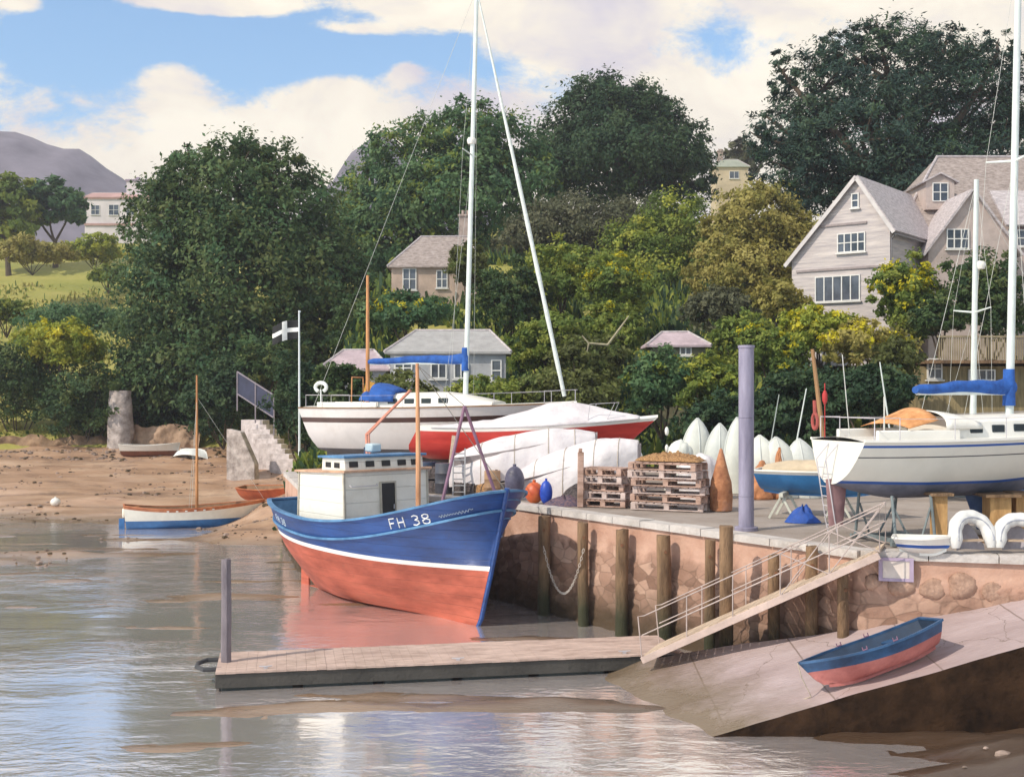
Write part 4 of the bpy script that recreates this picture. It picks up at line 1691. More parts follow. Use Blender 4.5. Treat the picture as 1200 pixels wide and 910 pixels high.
        for sd in (-1, 1):
            mb = MB()
            prev = H.pos(0.10, zs(.10), sd, -0.06) + Vector((0, 0, .58))
            for s in (0.26, 0.42, 0.58, 0.74, 0.90):
                p = H.pos(s, zs(s), sd, -0.06)
                mb.tube([p, p + Vector((0, 0, .58))], 0.012, 6)
                mb.tube([prev, p + Vector((0, 0, .57))], 0.006, 4)
                prev = p + Vector((0, 0, .57))
            mb.build('guard_rail', GALV, t)
    if dodger:
        ds, dm, dh = dodger
        mb = MB()
        def f(u, v):
            a = math.pi * v
            hw = beam * 0.34
            x = L_ * ds + lerp(0, 1.15, u)
            k = 1 - 0.42 * u ** 2
            return Vector((x, -hw * math.cos(a) * (1 if u < .9 else 1), zs(ds) + 0.3 + dh * k * math.sin(a) ** 0.6))
        mb.grid(f, 6, 16)
        d = mb.build('sprayhood', dm, t, angle=60, fix=False)
        s = d.modifiers.new('thick', 'SOLIDIFY')
        s.thickness = 0.015
    return t, H


def frame_xy(a, b):
    d = Vector((b[0] - a[0], b[1] - a[1]))
    return math.atan2(d.y, d.x), d.length


def P2(px, d):
    return ((px - 600) / 1400 * d, d)


# white yacht in the middle of the yard
a, b = P2(365, 55.0), P2(676, 51.5)
hd, ln = frame_xy(a, b)
WHITE_LILAC = mat('white_topsides', (.74, .69, .68), 0.35, 0.08, 1.0, coat=0.2, grime=(.66, .58, .54))
bands = lambda zs, zb: [(lambda s: zb + 0.55 + 0.5 * max(0, s - .5), 5, 1), (lambda s: zs(s) - 0.62, 4, 0), (lambda s: zs(s) - 0.40, 1, 2), (zs, 2, 0)]
yt, YH = build_yacht('white sailing yacht with long blue boom cover and pale furled headsail, propped in the yard', a, hd, ln, 6.55, 4.25, QZ, 3.7,
                     [WHITE_LILAC, mat('grey_bottom', (.13, .12, .13), 0.7, 0.2, 1), mat('brown_stripe', (.07, .03, .025), 0.5, 0.2, 2)], bands,
                     0.595, 25.2, boom=(4.55, 8.62, 0.42), cabin=(0.30, 0.72, 0.62, 2.3), furl=True, spreader=(0.60,), lean=-0.55, ws=0.72, stern_rake=0.75, bow_rake=1.9, radar=0.635, dodger=(0.27, BLUE_CANVAS, 0.85), keel_mat=mat('grey_bottom', (.13, .12, .13)))
# mizzen spar, stern gear
mb = MB()
mb.tube([(2.75, 0.1, 6.6), (2.75, 0.1, P(0, 323, 54.5).z)], [0.10, 0.065], 10)
mb.build('mizzen_mast', ORANGE_WOOD, yt)
mb = MB()
mb.tube([(0.9, -0.9, 6.6), (0.9, -0.9, 7.45)], 0.03, 8)
ring = [Vector((0.9 + 0.27 * math.cos(a_), -0.9, 7.55 + 0.2 * math.sin(a_))) for a_ in np.linspace(R(-60), R(240), 16)]
mb.tube(ring, 0.085, 8)
mb.build('horseshoe_buoy', mat('white_buoy', (.75, .78, .76), 0.6, 0.08), yt)
mb = MB()
for x, y in ((2.3, -.7), (2.3, .7)):
    mb.tube([(x, y, 6.6), (x, y * .9, 8.0)], 0.03, 8)
mb.tube([(2.3, -.63, 8.0), (2.3, .63, 8.0)], 0.03, 8)
mb.build('boom_gallows', mat('varnished_spar', (.42, .17, .06)), yt)
mb = MB()
mb.grid(lambda u, v: Vector((2.9 + 0.75 * u, -1.25 + 0.5 * v, 6.95 + 0.42 * math.sin(math.pi * min(1, .15 + .85 * u)) * math.sin(math.pi * v) ** .5 + 0.02 * math.sin(9 * u))), 8, 8)
mb.build('winch_cover', BLUE_CANVAS, yt, fix=False)
mb = MB()
mb.grid(lambda u, v: Vector((2.5 + 0.45 * u, 0.2 + 0.3 * v, 7.2 + 0.75 * v * (1 - .3 * u) + 0.03 * math.sin(8 * u))), 6, 6)
o = mb.build('oilskin', mat('ochre_canvas', (.50, .27, .04), 0.8, 0.2, 5), yt, fix=False)
o.modifiers.new('thick', 'SOLIDIFY').thickness = 0.03

# red yacht hull, mast unstepped, winter cover over the deck
a, b = P2(491, 48.6), P2(771, 46.6)
hd, ln = frame_xy(a, b)


def build_red_yacht():
    t = thing('racing_yacht', 'low red racing yacht with pointed bow and white cover, mast taken down', 'yacht', (a[0], a[1], 0), hd)
    zs = lambda s: 5.92 + 0.42 * s ** 1.6 - 0.10 * math.sin(math.pi * s)
    zb = 4.25
    zk = lambda s: zb + 0.55 * max(0, (0.35 - s) / 0.35) ** 1.4 + 0.55 * max(0, (s - 0.5) / 0.5) ** 1.6
    zt = zs(1)
    H = Hull(stem=[(zb, ln - 2.2), (5.0, ln - 1.5), (zt, ln)], stern=[(zb, -0.1), (5.1, -0.35), (6.0, 0.25)], zk=zk, zs=zs, beam=2.6, sm=0.42, ws=0.6, pf=1.8, pa=2, qm=.4, qa=.45, qf=.8, flare=.3, kt=.03)
    redp = mat('red_topsides', (.50, .028, .022), 0.35, 0.15, 0.9, coat=0.2, rgb2=(.58, .05, .035), stretch=(.4, 1, 2))
    H.mesh([(lambda s: 4.62 + .1 * s, 4, 1), (lambda s: zs(s) - 0.13, 5, 0), (zs, 1, 2)], ns=52).build('hull', [redp, mat('dark_bottom', (.10, .05, .05), 0.7, 0.2), WHITE], t, angle=50)
    H.deck(zs, camber=0.1, inset=0).build('deck', WHITE, t)
    mb = MB()
    def cov(u, v):
        s = lerp(0.08, 0.93, u)
        hw = (H.half(s, zs(s)) + 0.03)
        y = lerp(-hw, hw, v)
        ridge = 0.62 * math.exp(-((u - 0.62) / 0.25) ** 2) + 0.26 * math.sin(math.pi * u) ** .5
        prof = (1 - abs(2 * v - 1) ** 1.7)
        return Vector((ln * s, y, zs(s) + 0.03 + ridge * prof + 0.05 * hnoise(u * 12, v * 3, 2, 3) * prof))
    mb.grid(cov, 60, 18)
    o = mb.build('deck_cover', TARP, t, angle=80, fix=False)
    o.modifiers.new('thick', 'SOLIDIFY').thickness = 0.02
    mb = MB()
    rings = []
    for k in range(6):
        u = k / 5
        z = lerp(zb + .2, QZ + 0.15, u)
        rings.append([Vector((lerp(ln * .42 + .2 * u, ln * .60 - .1 * u, .5 + .5 * math.cos(q)), .12 * math.sin(q), z)) for q in np.linspace(0, 2 * math.pi, 13)[:-1]])
    mb.loft(rings)
    mb.build('keel', mat('dark_bottom', (.10, .05, .05)), t)
    for sd in (-1, 1):
        mb = MB()
        p = [H.pos(s, zs(s), sd, -.05) for s in (.74, .78, .81)]
        mb.tube([p[0], p[0] + Vector((.1, 0, .75)), p[2] + Vector((.35, 0, .75)), p[2]], 0.016, 6)
        mb.build('guard_rail', GALV, t)
    return t


TARP = mat('white_tarpaulin', (.66, .62, .64), 0.6, 0.08, 1.5, 0.8, 3.5, grime=(.50, .43, .47))
build_red_yacht()


# ------------------------------------------------------------------ tarpaulined boats lying behind the coping
def tarped(name, label, a, b, hgt, wid, seed, tail):
    """covered hull lying from a (blunt end) to b (raised end)"""
    t = thing(name, label, 'covered boat', (a.x, a.y, QZ), math.atan2(b.y - a.y, b.x - a.x))
    ln = math.hypot(b.x - a.x, b.y - a.y)
    lift = b.z - a.z
    mb = MB()
    def f(u, v):
        ang = math.pi * (1.16 * v - 0.08)
        w = wid / 2 * (math.sin(math.pi * min(1, 0.12 + 0.80 * u)) ** 0.55)
        h = hgt * (math.sin(math.pi * min(1, 0.10 + 0.80 * u)) ** 0.5)
        c, s_ = math.cos(ang), math.sin(ang)
        fold = 0.10 * hnoise(u * 3 + seed, v * 4, seed, 3) + 0.03 * math.sin(u * 16 + 3 * v + seed) * (1 - s_ * .6)
        y = -w * math.copysign(abs(c) ** 0.8, c) * (1 + fold)
        z = h * (max(0, s_) ** 0.8) * (1 + fold) - (0.35 if s_ < 0 else 0)
        return Vector((u * ln + 0.05 * fold, y, a.z - QZ + lift * u ** 1.3 + z))
    mb.grid(f, 64, 30)
    for e in (0, 1):
        mb.add([f(e, j / 16) for j in range(17)], [tuple(range(17))])
    mb.build('cover', TARP, t, angle=80)
    H = Hull(stem=[(-.3, ln - .5), (.9, ln + .1)], stern=[(-.3, .2), (.9, 0.05)], zk=lambda s: 0.12 + lift * s * .8, zs=lambda s: 0.75 + lift * s ** 1.2 + (a.z - QZ), beam=wid * .93, ws=.7, qm=.45)
    H.mesh([(lambda s: 9, 6, 0)], ns=30).build('hull', mat('grey_grp', (.42, .36, .36), 0.6, 0.25, 1.2, grime=(.22, .16, .15)), t, angle=60)
    mb = MB()
    for x in (ln * .25, ln * .7):
        zz = interp([(0, .12), (ln, .12 + lift * .8)], x)
        mb.box((x, 0, (zz) / 2), (.22, wid * .75, max(.14, zz + .12)))
    mb.build('chock', WOOD_DARK, t, bevel=.01)
    mb = MB()
    for u in (.22, .45, .68, .86):
        mb.tube([f(u, v) + Vector((0, 0, .012)) + Vector((0, (v - .5) * .03, 0)) for v in np.linspace(.03, .97, 22)], 0.014, 5)
    mb.build('lashing', ROPE, t)
    return t


pa = P(528, 558, 46.0); pb = P(697, 529, 45.8)
tarped('covered_boat', 'long white tarpaulined boat beneath the red yacht, the farther of two', pa, pb, 1.30, 2.3, 3, 0)
pa = P(598, 586, 44.5); pb = P(748, 543, 43.6)
tarped('covered_boat', 'white tarpaulined boat with its raised end beside the wooden pallets', pa, pb, 1.50, 2.4, 8, 0)

# ------------------------------------------------------------------ yacht with the blue boom cover by the gangway top
a, b = P2(981, 30.6), (17.6, 34.0)
hd, ln = frame_xy(a, b)
bands = lambda zs, zb: [(lambda s: zb + 0.40 + 0.25 * max(0, .25 - s) + 0.5 * max(0, s - .5), 5, 1), (lambda s: zb + 0.47 + 0.25 * max(0, .25 - s) + 0.5 * max(0, s - .5), 1, 2), (lambda s: zs(s) - 0.40, 5, 0), (lambda s: zs(s) - 0.37, 1, 3), (lambda s: zs(s) - .14, 2, 0), (lambda s: zs(s) - .08, 1, 2), (zs, 1, 0)]
STRIPE_BLUE = mat('blue_stripe', (.02, .09, .36), 0.4, 0.1)
yr, RH = build_yacht('white yacht with rounded stern and blue sail cover, chocked up above the gangway top', a, hd, ln, 6.02, 4.55, QZ, 3.1,
                     [mat('white_hull_warm', (.70, .67, .61), 0.35, 0.06, 1.0, coat=0.2, grime=(.70, .65, .56)), mat('slate_bottom', (.10, .115, .17), 0.65, 0.25, 1, rgb2=(.17, .17, .22)), STRIPE_BLUE, mat('dark_line', (.06, .06, .07), 0.5)], bands,
                     0.560, 19.5, boom=(3.05, 7.30, 0.40), cabin=(0.30, 0.78, 0.55, 2.0), spreader=(0.56,), ws=0.74, stern_rake=-0.35, bow_rake=1.5, keel_mat=mat('blue_keel', (.05, .09, .24), 0.65, 0.3, 1, rgb2=(.10, .16, .32)), rud_mat=mat('plum_rudder', (.24, .12, .13), 0.6, 0.2, 1.5, rgb2=(.32, .18, .18)),
                     transom_mi=0, lean=-0.35, dodger=(0.26, WHITE, 0.48), deck_trim=WHITE, backstay=False)
mb = MB()
mb.grid(lambda u, v: Vector((1.45 + 0.9 * u, lerp(-1.0, 1.0, v), 6.3 + 0.62 * (.35 + .65 * u) * math.sin(math.pi * (.08 + .84 * v)) ** .5)), 6, 12)
o = mb.build('dodger_cloth', mat('orange_canvas', (.52, .20, .06), 0.8, 0.25, 3, rgb2=(.60, .30, .13)), yr, fix=False)
o.modifiers.new('thick', 'SOLIDIFY').thickness = 0.02
# danbuoy and lifebuoy on the pushpit
mb = MB()
mb.tube([(0.15, 0.75, 6.1), (0.15, 0.75, 7.55)], 0.012, 6)
mb.tube([(0.15, 0.75, 7.0), (0.15, 0.75, 7.1), (0.15, 0.75, 7.26), (0.15, 0.75, 7.36)], [.03, .07, .07, .03], 10)
mb.build('danbuoy', mat('red_flag', (.42, .03, .03), 0.7, 0.2), yr)
mb = MB()
mb.tube([Vector((-0.05, 0.9 + 0.11 * math.cos(q), 6.55 + 0.2 * math.sin(q))) for q in np.linspace(0, 2 * math.pi, 20)], 0.045, 8)
mb.tube([(-0.05, 0.9, 6.75), (-0.05, 0.92, 7.1)], 0.05, 8)
mb.build('lifebuoy', mat('maroon_buoy', (.30, .06, .05), 0.7, 0.2), yr)
mb = MB()
mb.tube([(0.75, 0.5, 6.1), (0.55, 0.55, 8.3)], 0.012, 6)
mb.tube([(1.3, -0.2, 6.1), (1.3, -0.2, 7.2)], 0.02, 6)
mb.build('aerial', WIRE, yr)
mb = MB()
mb.tube([(0.02, 0.35, 6.02), (-0.38, 0.35, 5.6), (-0.10, 0.35, 4.0), (-0.02, .35, 3.7)], 0.018, 6)
mb.tube([(0.02, -0.05, 6.02), (-0.38, -0.05, 5.6), (-0.10, -0.05, 4.0), (-0.02, -.05, 3.7)], 0.018, 6)
for k in range(7):
    z = 3.9 + .25 * k
    x = interp([(3.7, -.02), (4.0, -.10), (5.6, -.38)], z)
    mb.tube([(x, .35, z), (x, -.05, z)], 0.014, 6)
mb.build('ladder', GALV, yr)

# second yacht farther back, mostly hidden, with the paler mast
a, b = P2(1072, 42.0), (22.5, 45.0)
hd, ln = frame_xy(a, b)
bands = lambda zs, zb: [(lambda s: zb + 0.5, 4, 1), (zs, 5, 0)]
build_yacht('farther yacht with a shorter bare mast, hidden behind the blue covered boom', a, hd, ln, 5.9, 4.4, QZ, 2.6, [WHITE, mat('grey_bottom', (.13, .12, .13))], bands, 0.285, 14.95, cabin=(0.36, 0.75, 0.5, 1.7), spreader=(0.47,), ws=.65, lean=-0.15, pulpit=True, radar=0.66, keel_z=QZ + .2)

# ------------------------------------------------------------------ boat props: legs of tan timber, stands
def stand(label, x, y, z0, z1, m, w=0.22, lean=(0.0, 0.0), group='timber shores under the boats'):
    t = thing('boat_shore', label, 'prop', (x, y, z0), 0, group)
    mb = MB()
    mb.bar((0, 0, 0), (lean[0], lean[1], z1 - z0), w, w)
    mb.build('post', m, t, bevel=.01)
    mb = MB()
    mb.box((lean[0], lean[1], z1 - z0 + .03), (w * 1.7, w * 1.7, .07))
    mb.build('pad', WOOD_DARK, t)
    mb = MB()
    mb.box((0, 0, .03), (w * 2.2, w * 2.0, .08))
    mb.build('foot', WOOD_DARK, t)
    return t


TAN = mat('tan_timber', (.42, .22, .08), 0.75, 0.25, 1.2, 0.3, 12, stretch=(3, 3, .6), rgb2=(.52, .31, .13))
STEEL_CRADLE = mat('cradle_steel', (.16, .19, .20), 0.6, 0.3, 2)
q = P2(1100, 30.6)
stand('tan timber shore ahead of the blue keel under the rounded stern yacht', q[0], q[1], QZ, 4.68, TAN, .34)
q = P2(1168, 31.3)
stand('broad tan timber shore behind the white inflatable tenders', q[0], q[1], QZ, 4.60, TAN, .55)
q = P2(1196, 31.6)
stand('tan timber shore under the yacht at the picture edge', q[0], q[1], QZ, 4.62, TAN, .40)


def cradle(label, x, y, rz, w, h, d=1.1):
    t = thing('boat_cradle', label, 'cradle', (x, y, QZ), rz, 'steel cradles under the boats')
    mb = MB()
    for sy in (-1, 1):
        mb.bar((-d, sy * w / 2, .06), (d, sy * w / 2, .06), .1, .1)
    for sx in (-1, 1):
        mb.bar((sx * d * .8, -w / 2, .13), (sx * d * .8, w / 2, .13), .1, .1)
    mb.build('base', STEEL_CRADLE, t)
    for sx in (-1, 1):
        for sy in (-1, 1):
            mb = MB()
            mb.tube([(sx * d * .8, sy * w / 2, .1), (sx * d * .8, sy * w * .40, h)], .04, 8)
            mb.tube([(sx * d * .2, sy * w / 2, .1), (sx * d * .75, sy * w * .42, h * .75)], .028, 8)
            mb.build('arm', STEEL_CRADLE, t)
    return t


q = P2(480, 54.0)
cradle('steel cradle under the white yacht behind the wheelhouse', q[0], q[1], R(-12), 2.6, 1.3)
q = P2(640, 47.5)
cradle('steel cradle under the red racing yacht', q[0], q[1], R(-10), 1.7, 1.0)
q = P2(1048, 31.0)
cradle('dark steel cradle behind the plum coloured rudder', q[0], q[1], R(15), 1.9, 1.25, 0.7)
q = P2(1150, 43.4)
cradle('steel cradle under the farther yacht', q[0], q[1], R(20), 1.8, 1.0)


# ------------------------------------------------------------------ smaller open boats
def open_boat(name, label, cat, loc, rz, L_, beam, depth, bands, mats, rail_m, ws=.55, keel_rise=.1, bow_up=.25, stern_up=.1, rake=.35, srake=.15, tilt=(0, 0), thwarts=2, group=None, kdepth=.06, pf=2.0, inside=None, sm=.45, qf=.8):
    t = thing(name, label, cat, loc, 0, group)
    t.rotation_euler = Matrix.Rotation(rz, 3, 'Z').to_euler() if tilt == (0, 0) else (Matrix.Rotation(rz, 3, 'Z') @ Matrix.Rotation(tilt[1], 3, 'Y') @ Matrix.Rotation(tilt[0], 3, 'X')).to_euler()
    zs = lambda s: depth + bow_up * max(0, (s - .3) / .7) ** 2 + stern_up * max(0, (.4 - s) / .4) ** 2
    zk = lambda s: keel_rise * (max(0, (.3 - s) / .3) ** 2 + 1.6 * max(0, (s - .7) / .3) ** 2)
    zt = zs(1)
    H = Hull(stem=[(0, L_ / 2 - rake), (zt * .4, L_ / 2 - rake * .45), (zt, L_ / 2)], stern=[(0, -L_ / 2 + srake), (depth, -L_ / 2)], zk=zk, zs=zs, beam=beam, ws=ws, sm=sm, pf=pf, qm=.42, qa=.55, qf=qf, flare=.3, kt=.025)
    H.mesh(bands(zs), ns=40, inner=lambda s: max(zk(s) + .06, .16 * depth + .08), inner_mi=len(mats) - 1, wall=.03).build('hull', mats, t, angle=50)
    H.rail(dz=.015, w=.075, t=.045, aft=True).build('gunwale', rail_m, t)
    mb = MB()
    kp = [H.pos(s, zk(s), 0) for s in np.linspace(.02, .97, 24)]
    mb.loft([[p + Vector((0, -.025, -.06)), p + Vector((0, .025, -.06)), p + Vector((0, .025, .03)), p + Vector((0, -.025, .03))] for p in kp])
    mb.build('keel', mats[0], t)
    for k in range(thwarts):
        s = lerp(.3, .68, k / max(1, thwarts - 1))
        mb = MB()
        z = depth * .72
        hw = H.half(s, z) - .035
        mb.box((H.pos(s, z, 1).x, 0, z), (.22, 2 * hw, .035))
        mb.build('thwart', rail_m, t)
    return t, H


# sailing dinghy drawn up in the shallows
q0 = P2(145, 64.0); q1 = P2(311, 66.5)
hd, ln = frame_xy(q0, q1)
cx, cy = (q0[0] + q1[0]) / 2, (q0[1] + q1[1]) / 2
SALMON = mat('orange_gunwale', (.46, .13, .05), 0.5, 0.2, 2, rgb2=(.52, .2, .09))
BLUE_LOW = mat('mid_blue_paint', (.025, .11, .30), 0.45, 0.2, 1, rgb2=(.045, .16, .38))
dt, DH = open_boat('sailing_dinghy', 'white over blue sailing dinghy with orange gunwale and bare orange mast', 'dinghy', (cx, cy, -0.12), hd, ln, 2.0, 1.16,
                   lambda zs: [(lambda s: .56, 5, 0), (lambda s: zs(s) - .16, 3, 1), (zs, 1, 2)], [BLUE_LOW, mat('dinghy_white', (.80, .76, .68), .4, .06), SALMON, TEAK], SALMON, ws=.5, bow_up=.34, stern_up=.24, rake=.55)
mb = MB()
mb.tube([(1.05 - 1.0, 0, .2), (0.05, 0, 1.5), (0.05, 0, P(0, 440, 65.8).z + .14)], [.085, .085, .05], 10)
mb.build('mast', ORANGE_WOOD, dt)
mb = MB()
mb.tube([(0.05, 0, 7.2), (ln / 2, 0, 1.4)], .008, 5)
mb.tube([(0.05, 0, 7.2), (-.3, .85, 1.1)], .008, 5)
mb.tube([(0.05, 0, 7.2), (-.3, -.85, 1.1)], .008, 5)
mb.build('rigging', WIRE, dt)
mb = MB()
mb.box((-ln / 2 - .10, 0, .34), (.30, .05, .72))
rd = mb.build('rudder', BLUE_LOW, dt, bevel=.02)
mb = MB()
mb.tube([(-ln / 2 - .05, 0, 1.25), (-ln / 2 + .8, 0, 1.32)], .025, 6)
mb.build('tiller', ORANGE_WOOD, rd)
mb = MB()
mb.tube([Vector((-ln / 2 - .03, .17 * math.cos(q), .98 + .22 * math.sin(q))) for q in np.linspace(0, 2 * math.pi, 18)], .04, 8)
mb.build('stern_ring', mat('dinghy_white', (.80, .76, .68)), dt)
# row of small fenders under the gunwale
for s in np.linspace(.3, .62, 6):
    mb = MB()
    p = DH.pos(s, DH.zs(s) - .1, -1, .03)
    mb.tube([p + Vector((-.06, 0, 0)), p + Vector((.06, 0, 0))], .035, 8)
    mb.build('fender', WHITE, dt)

# red boat behind the fishing boat
q0 = P2(283, 69.5); q1 = P2(372, 67.0)
hd, ln = frame_xy(q0, q1)
open_boat('rowing_boat', 'orange red rowing boat on the beach behind the stern of the blue fishing boat', 'rowing boat', ((q0[0] + q1[0]) / 2, (q0[1] + q1[1]) / 2, max(beach_z(-13.6, 68), .8)), hd, ln, 1.6, .72,
          lambda zs: [(lambda s: 9, 6, 0)], [mat('orange_red_paint', (.48, .09, .035), .5, .2, 1, rgb2=(.55, .14, .06)), TEAK], SALMON, bow_up=.3, stern_up=.05, tilt=(R(6), R(-2)))

# two boats at the back of the beach
q = P2(176, 92.5)
open_boat('beached_boat', 'long brown and white boat at the back of the beach below the stone pillar', 'boat', (q[0], q[1], beach_z(q[0], q[1]) - .05), R(4), 4.6, 1.5, .85,
          lambda zs: [(lambda s: .45, 4, 0), (zs, 3, 1)], [mat('brown_bottom', (.20, .08, .05), .7, .25), WHITE, TEAK], WHITE, ws=.7, bow_up=.2)
q = P2(227, 91.0)
open_boat('beached_boat', 'small white boat leaning over at the back of the beach', 'boat', (q[0], q[1], beach_z(q[0], q[1]) + .78), R(-12), 2.6, 1.35, .60,
          lambda zs: [(lambda s: 9, 6, 0)], [mat('pale_grey_grp', (.66, .68, .68), .5, .1), WHITE], WHITE, ws=.7, bow_up=.15, tilt=(R(160), 0), thwarts=1)

# dinghy on the slipway
n_ = Vector((-0.3 * .949, -0.3 * .316, 1)).normalized()
cx, cy = 7.95, 26.0
up = Vector((.949, .316, .3)).normalized()
NAVY_IN = mat('navy_gunwale', (.018, .05, .12), 0.45, 0.3, 1.5, rgb2=(.03, .09, .2))
PINK_HULL = mat('faded_red_hull', (.40, .105, .095), 0.6, 0.22, 1.1, 0.3, 6, rgb2=(.48, .17, .15), grime=(.26, .09, .09))
st, SH = open_boat('slip_dinghy', 'faded red dinghy with navy gunwale lying on the wet slipway', 'dinghy', (0, 0, 0), 0, 3.25, 1.35, .60,
                   lambda zs: [(lambda s: zs(s) - .24, 6, 0), (zs, 3, 1)], [PINK_HULL, NAVY_IN, mat('navy_inside', (.02, .04, .08), .6, .3)], NAVY_IN, ws=.72, bow_up=.16, stern_up=.05, rake=.55, srake=.08, thwarts=2)
for sd_ in (-1, 1):
    for s_ in (.40, .62):
        p_ = SH.pos(s_, SH.zs(s_), sd_)
        mb = MB()
        mb.tube([p_ + Vector((-.05, 0, .03)), p_ + Vector((-.05, 0, .12))], .012, 6)
        mb.tube([p_ + Vector((.05, 0, .03)), p_ + Vector((.05, 0, .12))], .012, 6)
        mb.tube([p_ + Vector((-.05, 0, .05)), p_ + Vector((.05, 0, .05))], .018, 6)
        mb.build('rowlock', PURPLE_IRON, st)
mb = MB()
bw = SH.pos(1, SH.zs(1), 0)
mb.tube([bw + Vector((-.25, .05, -.05)), bw + Vector((.02, 0, .03)), bw + Vector((.03, -.02, -.3)), Vector((bw.x - .1, -.18, -.02)), Vector((bw.x + .25, -.42, -.07)), Vector((bw.x + .7, -.3, -.08)), Vector((bw.x + 1.0, -.5, -.08)), Vector((bw.x + .8, -.75, -.08)), Vector((bw.x + .4, -.7, -.08))], .014, 6)
mb.build('painter_rope', ROPE, st)
fw = -(up * 0.992 + Vector((.0, -.10, 0)))
fw = (fw - n_ * fw.dot(n_)).normalized()
lat = n_.cross(fw).normalized()
M3 = Matrix((fw, lat, n_)).transposed() @ Matrix.Rotation(R(10), 3, 'X')
st.rotation_euler = M3.to_euler()
st.location = Vector((cx, cy, slip_z(cx, cy))) + n_ * .09

# ------------------------------------------------------------------ blue boat by the steel pile
q0 = P2(888, 38.0); q1 = P2(1040, 36.2)
hd, ln = frame_xy(q0, q1)
bt, BH = open_boat('day_boat', 'bright blue boat with white gunwale on trestles behind the steel pile', 'boat', ((q0[0] + q1[0]) / 2, (q0[1] + q1[1]) / 2, 4.15), hd, ln, 1.7, .72,
                   lambda zs: [(lambda s: zs(s) - .1, 6, 0), (zs, 2, 1)], [mat('bright_blue_hull', (.02, .15, .40), .4, .2, .8, rgb2=(.04, .21, .48)), WHITE, TEAK], WHITE, ws=.75, bow_up=.08, stern_up=.0, rake=.3)
mb = MB()
mb.grid(lambda u, v: Vector((lerp(-ln / 2 + .3, ln / 2 - .6, u), lerp(-.7, .7, v), .72 + .33 * math.sin(math.pi * v) ** .6 * math.sin(math.pi * (0.1 + .8 * u)) ** .5 + .03 * hnoise(u * 6, v * 3, 1, 3))), 24, 10)
mb.build('canvas_cover', mat('sand_canvas', (.52, .42, .30), .85, .15, 2, .3, 8), bt, fix=False).modifiers.new('thick', 'SOLIDIFY').thickness = .02
for x, lab in ((920, 'pale trestle under the stern end of the blue boat'), (985, 'pale trestle under the blue boat, nearer the plum rudder')):
    q = P2(x, 37.2)
    t = thing('trestle', lab, 'trestle', (q[0], q[1], QZ), hd + R(4), 'trestles under the blue boat')
    m_ = mat('pale_trestle', (.50, .50, .44), .7, .25, 2)
    mb = MB()
    mb.bar((0, -.75, .72), (0, .75, .72), .12, .12)
    mb.build('beam', m_, t)
    for sy in (-.6, .6):
        for sx in (-.38, .38):
            mb = MB()
            mb.bar((sx, sy, 0), (0, sy, .70), .07, .07)
            mb.build('leg', m_, t)
mb = MB()
def heap(u, v):
    a_ = 2 * math.pi * u
    r = v
    return Vector((.55 * r * math.cos(a_), .4 * r * math.sin(a_), .42 * (1 - r ** 1.6) * (1 + .5 * hnoise(math.cos(a_) * 2, math.sin(a_) * 2, r * 2, 3))))
mb.grid(heap, 28, 10)
q = P2(941, 35.6)
tag(mb.build('blue_tarpaulin', mat('blue_tarp', (.015, .07, .33), .7, .25, 4, .4, 8), fix=False, angle=80), 'crumpled blue tarpaulin on the ground under the blue boat', 'tarpaulin').location = (q[0], q[1], QZ)


# ================================================================== THINGS IN THE YARD
def upright_dinghy(label, px, py, d, wid, m, lean=0.0, turn=0.0):
    top = P(px, py, d)
    ln = top.z - QZ
    t = thing('stored_dinghy', label, 'dinghy', (top.x, d, QZ), turn, 'white dinghies stood on end in the yard')
    mb = MB()
    rings = []
    for k in range(15):
        u = k / 14
        w = wid / 2 * max(.03, (1 - u ** 4.0) ** .85) * (.82 + .18 * min(1, u * 4))
        dep = .42 * max(.05, (1 - u ** 4))
        cx_ = lean * u * ln
        ring = []
        for j in range(14):
            a_ = 2 * math.pi * j / 14
            y = -dep * max(0, -math.sin(a_)) ** .8 if math.sin(a_) < 0 else .10 * math.sin(a_)
            ring.append(Vector((cx_ + w * math.cos(a_), y, u * ln)))
        rings.append(ring)
    mb.loft(rings)
    mb.build('hull', m, t, angle=50)
    mb = MB()
    pl = [Vector((lean * u * ln - (wid / 2 + .01) * max(.03, (1 - u ** 4.0) ** .85) * (.82 + .18 * min(1, u * 4)), .0, u * ln)) for u in np.linspace(0, 1, 16)]
    pr = [Vector((2 * lean * p.z - p.x, p.y, p.z)) for p in pl[::-1]]
    mb.tube(pl + pr, .035, 6)
    mb.build('gunwale', mat('pale_rubber', (.60, .62, .60), .6, .1), t)
    mb = MB()
    mb.tube([Vector((lean * u * ln, -.43 * max(.05, (1 - u ** 4)), u * ln)) for u in np.linspace(0, .97, 12)], .025, 6)
    mb.build('keel', mat('pale_rubber', (.6, .62, .6)), t)
    return t


DW1 = mat('dinghy_pale', (.66, .67, .62), .55, .12, 1.2, grime=(.40, .45, .42))
DW2 = mat('dinghy_greyish', (.56, .58, .56), .55, .15, 1.2, grime=(.34, .40, .40))
upright_dinghy('broad white dinghy on end, first beyond the red bow', 815, 490, 47, 1.35, DW1, .03, R(10))
upright_dinghy('white dinghy on end between two others left of the steel pile', 842, 496, 46.5, 1.2, DW2, .02, R(-6))
upright_dinghy('tall white dinghy on end half behind the steel pile', 864, 489, 46, 1.1, DW1, .0, R(12))
upright_dinghy('pale dinghy on end with orange patch, just beyond the steel pile', 896, 510, 44, 1.45, DW1, -.08, R(-14))
upright_dinghy('leaning white dinghy on end behind the middle of the blue boat', 920, 512, 44, 1.5, DW1, -.16, R(8))
upright_dinghy('grey white dinghy on end beside the leaning brown spar', 946, 514, 44, 1.35, DW2, -.14, R(-5))

